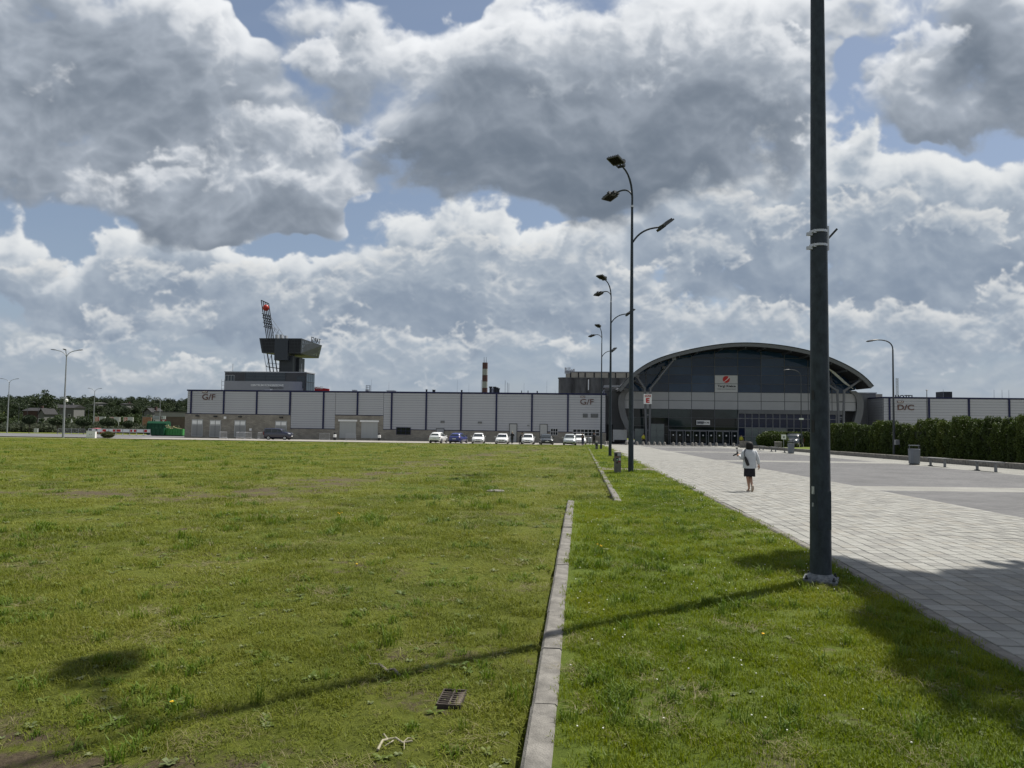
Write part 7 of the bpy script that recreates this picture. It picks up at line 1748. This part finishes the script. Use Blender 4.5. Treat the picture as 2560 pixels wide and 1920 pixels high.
# clipped ball trees
ball = leaf_mesh('crown', 2600, lambda rs: (lambda d: (d[0] * 1.35, d[1] * 1.35, 2.25 + d[2] * 0.75))((lambda v: v / np.linalg.norm(v) * rs.uniform(0.75, 1.0))(rs.normal(size=3))), 0.13, 9, M_LEAFD)
bt = None
for q, c, lab in (((680, 820), ZL, 'leftmost small clipped tree, with a flat yellowish crown'), ((1335, 845), ZL, 'large clipped ball tree just left of the tallest left lamp'), ((1935, 865), ZL, 'clipped ball tree left of the white cabinet'), ((430, 625), ZR, 'clipped ball tree in front of the billboards'), ((860, 670), ZR, 'small clipped tree before the rightmost billboard')):
    Y = 165.0; p = at(c, q[0], q[1], Y); zg = gz(p.x, Y); s = (p.z - zg) / 2.25
    if bt is None: bt = tree('ball_tree', lab, (p.x, Y, zg), ball, 1.7, 0.07, 'clipped ball trees', limbs=3, spread=0.4); bt.scale = (s * 0.75, s * 0.75, s)
    else: dup(bt, (p.x, Y, zg), rnd.uniform(0, 6), lab, 'clipped ball trees', (s * (0.8 if 'small' in lab else 1.0), s * (0.8 if 'small' in lab else 1.0), s * 0.95))
lb = thing('bush', 'round olive bush beside the white cabinet on the grass edge', 'bush', GY(271, 105)); obj('foliage', leaf_mesh('foliage', 2200, lambda rs: (lambda d: (d[0] * 0.95, d[1] * 0.9, 0.5 + d[2] * 0.5))((lambda v: v / np.linalg.norm(v) * rs.uniform(0.7, 1.0))(rs.normal(size=3))), 0.09, 19, leaf_mat('olive_foliage', [(0.035, 0.042, 0.012), (0.055, 0.062, 0.018), (0.075, 0.08, 0.025)])), lb); MB().tube([(0, 0, -0.05), (0, 0, 0.5)], 0.05, 5).build('stem', M_BARK, lb)
# the hedge along the plaza: single thuja shrubs planted close
def thuja(seed, h=2.3):
    rr = random.Random(seed)
    def f(rs):
        z = h * rs.uniform(0.0, 1.0) ** 0.9; w = 0.56 * (1.0 - 0.35 * max(0, z / h - 0.75) / 0.25) * (0.9 + 0.1 * math.sin(z * 6 + seed)); a = rs.uniform(0, 2 * math.pi); q = rs.uniform(0.72, 1.05)
        top = max(0.0, z / h - 0.8) * rs.uniform(0, 0.9)
        return (w * q * math.cos(a) + 0.06 * math.sin(5 * z + 3 * a), w * 1.15 * q * math.sin(a), z + top)
    return leaf_mesh('foliage', 7000, f, 0.052, seed, M_THUJA, droop=-0.6)
hedge = thing('hedge', 'long tall dark green thuja hedge along the right side of the plaza', 'hedge')
ths = [thuja(300 + k) for k in range(4)]
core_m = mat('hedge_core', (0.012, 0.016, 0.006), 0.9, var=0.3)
def hedge_run(root, u, y0, y1, h, step=0.82):
    y = y0
    while y < y1:
        p = UV(u + rnd.uniform(-0.08, 0.08), y); s = h / 2.3 * rnd.uniform(0.88, 1.12)
        o = obj('shrub', ths[rnd.randrange(4)], root, (p.x, p.y, p.z + 0.1), (0, 0, rnd.uniform(0, 6.28))); o.scale = (rnd.uniform(0.95, 1.15), rnd.uniform(0.95, 1.15), s)
        y += step * rnd.uniform(0.9, 1.1)
    a, b_ = UV(u, y0 - 0.2), UV(u, y1 - 0.3)
    n = int((y1 - y0) / 2) + 1; rings = []
    for k in range(n + 1):
        c = UV(u, y0 + (y1 - y0 - 0.4) * k / n); rings.append([(c.x - 0.36, c.y, c.z - 0.1), (c.x + 0.36, c.y, c.z - 0.1), (c.x + 0.36, c.y, c.z + h * 0.82), (c.x - 0.36, c.y, c.z + h * 0.82)])
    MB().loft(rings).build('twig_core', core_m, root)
hedge_run(hedge, 23.35, 30.5, 66.5, 2.35)
h2 = thing('hedge', 'short far piece of hedge between the dark van and the nearest lamp post', 'hedge'); 
for k in range(7):
    p = HALL_O + HA * (24.6 + 0.8 * k) + HB * -14.0; o = obj('shrub', ths[k % 4], h2, (p.x, p.y, gz(p.x, p.y)), (0, 0, k * 1.3)); o.scale = (1.1, 1.1, 0.92)
p0, p1 = HALL_O + HA * 24.4 + HB * -14.0, HALL_O + HA * 29.6 + HB * -14.0
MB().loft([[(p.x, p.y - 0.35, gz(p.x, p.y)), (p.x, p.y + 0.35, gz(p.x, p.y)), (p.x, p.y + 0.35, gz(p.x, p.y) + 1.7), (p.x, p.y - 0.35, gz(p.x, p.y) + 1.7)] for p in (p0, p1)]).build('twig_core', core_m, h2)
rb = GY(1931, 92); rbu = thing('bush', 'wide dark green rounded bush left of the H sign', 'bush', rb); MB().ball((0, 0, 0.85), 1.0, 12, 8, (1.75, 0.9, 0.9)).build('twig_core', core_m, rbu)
obj('foliage', leaf_mesh('foliage', 7000, lambda rs: (lambda d: (d[0] * 2.05, d[1] * 1.1, 1.02 + d[2] * 1.15))((lambda v: v / np.linalg.norm(v) * rs.uniform(0.82, 1.05))(rs.normal(size=3))), 0.10, 29, M_THUJA), rbu)

# tall dense tree added out of view on the right, shaped for its shade
st = tree('tree', 'unseen stand-in tree added beside the plaza to shade the nearest paving', (11.85, 9.0, 0.0), leaf_mesh('crown', 22000, clumpy(3.0, 3.6, 10.3, 70, 77, 1.0), 0.22, 78, M_LEAFM), 10.5, 0.28, limbs=5, spread=2.0)
st.scale = (0.9, 1.18, 1.0)
obj('crown', leaf_mesh('crown', 2600, clumpy(0.95, 1.5, 11.0, 16, 79), 0.17, 80, M_LEAFM), st, (-2.95, 2.45, 0))  # extra clump added so the shade reaches left of the lamp post
MB().tube([(0, 0, 8.6), (-1.6, 1.2, 10.6), (-2.9, 2.4, 11.7)], [0.11, 0.07, 0.03], 6).build('limb', M_BARK, st, smooth=True)
# ------------------------------------------------------------------ grass blades
def blade_patch(name, n, radius, hmin, hmax, width, lean, seed, material, flat=0.0):
    rs = np.random.RandomState(seed); V = []; F = []
    for _ in range(n):
        a = rs.uniform(0, 2 * math.pi); r = radius * math.sqrt(rs.uniform(0, 1)); x, y = r * math.cos(a), r * math.sin(a)
        h = rs.uniform(hmin, hmax); b = rs.uniform(0, 2 * math.pi); l = rs.uniform(0.2, 1.0) * lean * h + flat * h
        dx, dy = math.cos(b), math.sin(b); wx, wy = -dy * width * rs.uniform(0.6, 1.3), dx * width * rs.uniform(0.6, 1.3)
        k = len(V); hz = h * (1 - 0.6 * flat)
        V += [(x - wx, y - wy, -0.006), (x + wx, y + wy, -0.006), (x + dx * l * 0.35 + wx * 0.8, y + dy * l * 0.35 + wy * 0.8, hz * 0.6), (x + dx * l * 0.35 - wx * 0.8, y + dy * l * 0.35 - wy * 0.8, hz * 0.6), (x + dx * l, y + dy * l, hz * (1.0 - 0.25 * min(1, l / h)))]
        F += [(k, k + 1, k + 2, k + 3), (k + 3, k + 2, k + 4)]
    me = bpy.data.meshes.new(name); me.from_pydata(V, [], F); me.materials.append(material); return me
def rosette(name, n, length, width, seed, material):
    rs = np.random.RandomState(seed); V = []; F = []
    for i in range(n):
        a = 2 * math.pi * i / n + rs.uniform(-0.5, 0.5); L_ = length * rs.uniform(0.35, 1.1); up = rs.uniform(0.1, 1.1); w = width * rs.uniform(0.7, 1.2)
        dx, dy = math.cos(a), math.sin(a); sx, sy = -dy, dx; k = len(V)
        for t, ww, z in ((0.05, 0.2, 0.0), (0.4, 0.9, up * 0.35 * L_), (0.75, 1.0, up * 0.5 * L_), (1.0, 0.05, up * 0.40 * L_)):
            V += [(dx * L_ * t - sx * w * ww, dy * L_ * t - sy * w * ww, z), (dx * L_ * t + sx * w * ww, dy * L_ * t + sy * w * ww, z)]
        F += [(k, k + 1, k + 3, k + 2), (k + 2, k + 3, k + 5, k + 4), (k + 4, k + 5, k + 7, k + 6)]
    me = bpy.data.meshes.new(name); me.from_pydata(V, [], F); me.materials.append(material); return me
M_BLADE_L = leaf_mat('lawn_blades', [(0.082, 0.124, 0.003), (0.130, 0.174, 0.004), (0.172, 0.208, 0.007), (0.205, 0.212, 0.014)], 0.45)
M_BLADE_F = leaf_mat('field_blades', [(0.080, 0.108, 0.008), (0.126, 0.152, 0.011), (0.168, 0.186, 0.018), (0.196, 0.196, 0.034)], 0.40)
M_BLADE_D = leaf_mat('dry_blades', [(0.13, 0.115, 0.045), (0.17, 0.15, 0.065), (0.21, 0.19, 0.10)], 0.2)
M_WEED = leaf_mat('weed_leaves', [(0.075, 0.115, 0.018), (0.115, 0.155, 0.028), (0.165, 0.195, 0.05)], 0.35, 0.5)
src = bpy.data.collections.new('grass_sources')
def source(name, me):
    o = bpy.data.objects.new(name, me); src.objects.link(o); return o
def scatter(name, label, cat, pts, rot, scl, idx, names):
    """blades set out over the ground: one object, instanced patches"""
    col = bpy.data.collections.new(name + '_patches')
    for n_ in names: col.objects.link(bpy.data.objects[n_])
    me = bpy.data.meshes.new(name); me.vertices.add(len(pts)); me.vertices.foreach_set('co', np.asarray(pts, np.float32).ravel())
    a = me.attributes.new('rot', 'FLOAT_VECTOR', 'POINT'); a.data.foreach_set('vector', np.asarray(rot, np.float32).ravel())
    a = me.attributes.new('scl', 'FLOAT_VECTOR', 'POINT'); a.data.foreach_set('vector', np.asarray(scl, np.float32).ravel())
    order = sorted(names); idx = [order.index(names[i]) for i in idx]
    a = me.attributes.new('idx', 'INT', 'POINT'); a.data.foreach_set('value', np.asarray(idx, np.int32))
    o = obj(name, me); tag(o, label, cat, kind='stuff')
    g = bpy.data.node_groups.new(name, 'GeometryNodeTree')
    g.interface.new_socket('Geometry', in_out='INPUT', socket_type='NodeSocketGeometry'); g.interface.new_socket('Geometry', in_out='OUTPUT', socket_type='NodeSocketGeometry')
    N = g.nodes.new; L = g.links.new
    gi, go = N('NodeGroupInput'), N('NodeGroupOutput'); ip = N('GeometryNodeInstanceOnPoints'); ci = N('GeometryNodeCollectionInfo'); ci.inputs['Collection'].default_value = col; ci.inputs['Separate Children'].default_value = True; ci.inputs['Reset Children'].default_value = True
    def na(nm, t):
        n = N('GeometryNodeInputNamedAttribute'); n.data_type = t; n.inputs['Name'].default_value = nm; return n.outputs[0]
    mp = N('GeometryNodeMeshToPoints'); L(gi.outputs[0], mp.inputs[0]); L(mp.outputs[0], ip.inputs['Points']); L(ci.outputs[0], ip.inputs['Instance']); ip.inputs['Pick Instance'].default_value = True
    L(na('idx', 'INT'), ip.inputs['Instance Index']); er = N('FunctionNodeEulerToRotation'); L(na('rot', 'FLOAT_VECTOR'), er.inputs[0]); L(er.outputs[0], ip.inputs['Rotation']); L(na('scl', 'FLOAT_VECTOR'), ip.inputs['Scale'])
    L(ip.outputs[0], go.inputs[0])
    md = o.modifiers.new('Grass', 'NODES'); md.node_group = g
    return o
for k in range(3): source('patch_a%d' % k, blade_patch('lawn_patch', 70, 0.11, 0.022, 0.055, 0.0020, 0.9, 10 + k, M_BLADE_L))
for k in range(3): source('patch_b%d' % k, blade_patch('field_patch', 55, 0.11, 0.020, 0.060, 0.0022, 1.1, 20 + k, M_BLADE_F, 0.15))
source('patch_c0', blade_patch('dry_patch', 14, 0.12, 0.03, 0.09, 0.0016, 1.2, 31, M_BLADE_D, 0.5)); source('patch_c1', blade_patch('tall_patch', 22, 0.05, 0.06, 0.16, 0.0024, 0.7, 32, M_BLADE_F))
source('patch_c2', blade_patch('thatch_patch', 60, 0.13, 0.03, 0.085, 0.0017, 1.2, 33, M_BLADE_D, 0.85))
source('patch_c3', blade_patch('coarse_patch', 34, 0.07, 0.04, 0.11, 0.0034, 1.0, 34, leaf_mat('coarse_blades', [(0.070, 0.125, 0.008), (0.100, 0.155, 0.012), (0.135, 0.18, 0.018)], 0.4)))
source('patch_d0', rosette('weed_rosette', 8, 0.06, 0.010, 41, M_WEED)); source('patch_d1', rosette('weed_rosette', 6, 0.075, 0.013, 42, M_WEED)); source('patch_d2', rosette('weed_rosette', 11, 0.06, 0.009, 43, M_WEED)); source('patch_d3', rosette('weed_rosette', 14, 0.035, 0.010, 44, leaf_mat('pale_weed', [(0.11, 0.14, 0.05), (0.15, 0.175, 0.07), (0.19, 0.20, 0.10)], 0.3))); source('patch_d4', rosette('weed_rosette', 6, 0.095, 0.012, 45, M_WEED))
rs = np.random.RandomState(99)
def in_view(x, y, z, m=800):
    q = CAM_R.transposed() @ (Vector((x, y, z)) - Vector((0, 0, CAM_H)))
    if q.z > -0.4: return False
    px_, py_ = 1280 + FPX * q.x / -q.z, 960 - FPX * q.y / -q.z
    return -m < px_ < 2560 + m and py_ < 1920 + m
P, Rr, Sc, Ix = [], [], [], []
def strew(u0, u1, y0, y1, dens, fn):
    area = (u1 - u0) * (y1 - y0)
    for _ in range(int(area * dens)):
        u = rs.uniform(u0, u1); y = rs.uniform(y0, y1); x = u + AX * y
        if in_view(x, y, gz(x, y)): fn(x, y)
def lawn(s0, hs=1.0):
    def f(x, y):
        b = lawn_bare(x, y)
        if rs.rand() < (b - 0.12) * 1.6: return
        s = s0 * rs.uniform(0.8, 1.25)
        dry = rs.rand() < 0.03 + 0.4 * b
        P.append((x, y, gz(x, y) + lawn_dz(x, y) - 0.006)); Rr.append((0, 0, rs.uniform(0, 6.28))); Sc.append((s, s, s0 ** 0.3 * hs * rs.uniform(0.65, 1.25) * (1 - 0.5 * b))); Ix.append((3 if rs.rand() < 0.5 else 4) if dry else 5 if rs.rand() < 0.05 + 0.5 * max(0, nz(x, y, 0.8, 41.0) - 0.1) else 6 if rs.rand() < 0.05 else rs.randint(0, 3))
    return f
def bands_of(a, b):
    y = a
    while y < b:
        e = min(b, y * 1.12 + 0.3)
        if y < 15.58 < e: e = 15.58
        yield y, e; y = e
for a, b_ in bands_of(1.2, 100.0):
    m_ = (a + b_) / 2; s0 = max(1.0, (m_ / 5.0) ** 0.62)
    strew(-0.06 if b_ < 15.6 else 0.97, 2.95, a, b_, 135.0 / s0 ** 2 * (1.0 if m_ < 7 else 0.85), lawn(s0))
scatter('lawn_grass', 'short bright green mown grass of the strip beside the paving', 'grass', P, Rr, Sc, Ix, ['patch_a0', 'patch_a1', 'patch_a2', 'patch_c0', 'patch_c2', 'patch_c3', 'patch_d3'])
P, Rr, Sc, Ix = [], [], [], []
def field(s0):
    def f(x, y):
        u = x - AX * y
        if u > (-0.30 if y < 15.58 else 0.72): return
        b = field_bare(x, y)
        if rs.rand() < (b - 0.20) * 2.2: return
        s = s0 * rs.uniform(0.7, 1.3); q = rs.rand()
        wd = nz(x, y, 0.9, 21.0); cs_ = nz(x, y, 0.7, 31.0)
        if q < 0.035 + 0.22 * b: i = 3 if rs.rand() < 0.5 else 10
        elif q > 0.93 - 0.16 * b - 0.22 * max(0, wd): i = rs.choice((5, 7, 7, 8, 8, 8))
        elif rs.rand() < 0.03 + 0.45 * max(0, cs_ - 0.12): i = 11
        elif q > 0.965 - 0.1 * max(0, wd): i = 4
        else: i = rs.randint(0, 3)
        P.append((x, y, gz(x, y) + FIELD_DZ + 0.018 * nz(x, y, 1.3, 2.0) * (1 if y < 40 else 0))); Rr.append((0, 0, rs.uniform(0, 6.28)))
        hz = s0 ** 0.35 * rs.uniform(0.5, 1.2) * (1 - 0.4 * b) * max(0.45, 1 + 0.9 * nz(x, y, 0.55, 61.0))
        Sc.append((s, s, hz) if i not in (5, 6, 7, 8, 9) else (s / s0 ** 0.5 * rs.uniform(0.6, 1.2),) * 3); Ix.append(i)
    return f
for a, b_ in bands_of(1.2, 96.0):
    m_ = (a + b_) / 2; s0 = max(1.0, (m_ / 5.0) ** 0.78)
    strew(-1.2 * b_ - 2.0, 0.75 if a > 15.5 else -0.30, a, b_, 118.0 / s0 ** 2, field(s0))
scatter('field_grass', 'thin trampled grass and weeds of the wide field on the left', 'grass', P, Rr, Sc, Ix, ['patch_b0', 'patch_b1', 'patch_b2', 'patch_c0', 'patch_c1', 'patch_d0', 'patch_d1', 'patch_d2', 'patch_d3', 'patch_d4', 'patch_c2', 'patch_c3'])
# white clover heads dotted over the lawn
cl = MB(); rnd = random.Random(8)
n = 0
while n < 230:
    y = rnd.uniform(2.2, 24) if n % 3 else rnd.uniform(7, 16); u = rnd.uniform(-0.1, 2.95) if y < 15.6 else rnd.uniform(0.95, 2.95); x = u + AX * y
    if nz(x, y, 0.6, 9.0) < 0.02: n += 0.2; continue
    r = 0.0052 * (1 + y * 0.03); cl.ball((x, y, gz(x, y) + 0.035 + rnd.uniform(0, 0.012)), r, 5, 3, (1, 1, 0.8)); n += 1
for _ in range(60):
    y = rnd.uniform(9, 20); u = rnd.uniform(-5, 0.6); x = u + AX * y
    if u > -0.3 and y < 15.6: continue
    if nz(x, y, 0.5, 4.0) < 0.05: continue
    cl.ball((x, y, gz(x, y) + FIELD_DZ + 0.045), 0.008, 5, 3)
o = cl.build('clover_flowers', mat('clover_white', (0.62, 0.62, 0.52), 0.8), None); tag(o, 'small white clover heads dotted over the grass', 'flowers', kind='stuff')
M_DAND = mat('dandelion_yellow', (0.62, 0.36, 0.01), 0.7, var=0.15, vscale=40)
def dandelion(px_, py_, label, n=1):
    p = G(px_, py_); t = thing('dandelion', label, 'flower', p)
    for k in range(n):
        a, b_ = (0.05 * math.cos(2.4 * k) * (k > 0), 0.05 * math.sin(2.4 * k) * (k > 0)); h = 0.05 + 0.01 * (k % 2); dz = FIELD_DZ if p.x < AX * p.y - 0.2 else 0
        MB().tube([(a, b_, dz), (a + 0.008, b_, dz + h)], 0.0025, 5).build('stem', M_WEED, t); MB().lathe([(0.004, dz + h - 0.004), (0.012, dz + h + 0.003), (0.011, dz + h + 0.007), (0.004, dz + h + 0.008)], 10, (a + 0.008, b_, 0)).build('flower_head', M_DAND, t)
    return t
dandelion(890, 1406, 'single yellow dandelion in the middle of the field'); dandelion(848, 1281, 'small cluster of yellow dandelions further out in the field', 4); dandelion(1500, 1374, 'yellow dandelions on the mown strip right of the kerb', 3); dandelion(426, 1747, 'lone yellow dandelion by the bare earth at lower left'); dandelion(1905, 1602, 'tiny yellow dandelion left of the nearest lamp post shade')

# ------------------------------------------------------------------ gully grate and twigs
p = G(1130, 1722); gt = thing('gully_grate', 'rusty square gully grate half filled with earth, sunk in the field', 'drain', (p.x, p.y, gz(p.x, p.y) + FIELD_DZ + 0.012), -TH)
gt.scale = (0.66, 1.1, 1.0)
M_RUST = mat('rusty_iron', (0.060, 0.050, 0.042), 0.8, 0.3, var=0.4, vscale=14); s = 0.10
b = MB(); b.box(-s - .01, s + .01, -s - .01, -s, -0.03, 0.012).box(-s - .01, s + .01, s, s + .01, -0.03, 0.012).box(-s - .01, -s, -s, s, -0.03, 0.012).box(s, s + .01, -s, s, -0.03, 0.012); b.build('frame', M_RUST, gt)
MB().box(-s, s, -s, s, -0.035, -0.02).build('pit_shade', M_BLACK, gt)  # black plate stands in for the dark below the bars
for k in range(1, 7): MB().box(-s, s, -s + 2 * s * k / 7 - 0.0045, -s + 2 * s * k / 7 + 0.0045, -0.016, 0.008).build('bar', M_RUST, gt)
MB().box(-0.007, 0.007, -s, s, -0.015, 0.010).build('bar', M_RUST, gt)
M_EARTH = mat('earth_fill', (0.15, 0.125, 0.095), 0.95, var=0.3, vscale=16, bump=0.6, bscale=40)
b = MB(); b.loft([[(0.02, -s, -0.018), (s, -s, -0.018), (s, s, -0.018), (0.02, s, -0.018)], [(0.03, -s + .01, 0.002), (s - .005, -s + .01, 0.006), (s - .005, s - .01, 0.006), (0.04, s - .01, 0.001)]]); b.build('earth_fill', M_EARTH, gt); MB().box(-s, -0.02, -0.03, 0.06, -0.018, -0.002).build('earth_fill', M_EARTH, gt)
def twig(label, pts_px, r, m_, branches=()):
    P_ = [G(*q) for q in pts_px]; t = thing('twig', label, 'twig', (0, 0, 0)); up = lambda v, k: (v.x, v.y, gz(v.x, v.y) + FIELD_DZ + 0.015 + 0.012 * (k % 2))
    MB().tube([up(v, k) for k, v in enumerate(P_)], [r * (1 - 0.4 * k / len(P_)) for k in range(len(P_))], 7).build('stem', m_, t, smooth=True)
    for br_ in branches: MB().tube([up(G(*q), k) for k, q in enumerate(br_)], [r * 0.6, r * 0.45, r * 0.25][:len(br_)], 6).build('branch', m_, t, smooth=True)
    return t
twig('short grey-brown stick lying above the gully grate', [(925, 1641), (950, 1646), (968, 1656), (985, 1656), (1000, 1668)], 0.012, mat('grey_stick', (0.13, 0.115, 0.095), 0.9, var=0.3, vscale=30))
twig('bleached branching root lying left below the gully grate', [(945, 1847), (957, 1830), (970, 1822), (990, 1824), (1008, 1830), (1031, 1831)], 0.007, mat('bleached_root', (0.25, 0.23, 0.165), 0.9, var=0.15), [[(1003, 1828), (1011, 1836), (1011, 1846)], [(970, 1822), (960, 1814), (956, 1812)], [(985, 1824), (978, 1834), (962, 1838)], [(1008, 1830), (1020, 1824), (1034, 1820)]])
p = G(1238, 1222); t = thing('manhole_cover', 'pale flat manhole lid lying in the grass beyond the kerb end', 'manhole', (p.x, p.y, gz(p.x, p.y) + FIELD_DZ + 0.02)); MB().lathe([(0.24, -0.05), (0.24, 0.01), (0.19, 0.012)], 20).build('ring', M_CONC, t); MB().lathe([(0.18, 0.0), (0.18, 0.016), (0.05, 0.018)], 18).build('lid', M_CONC, t)
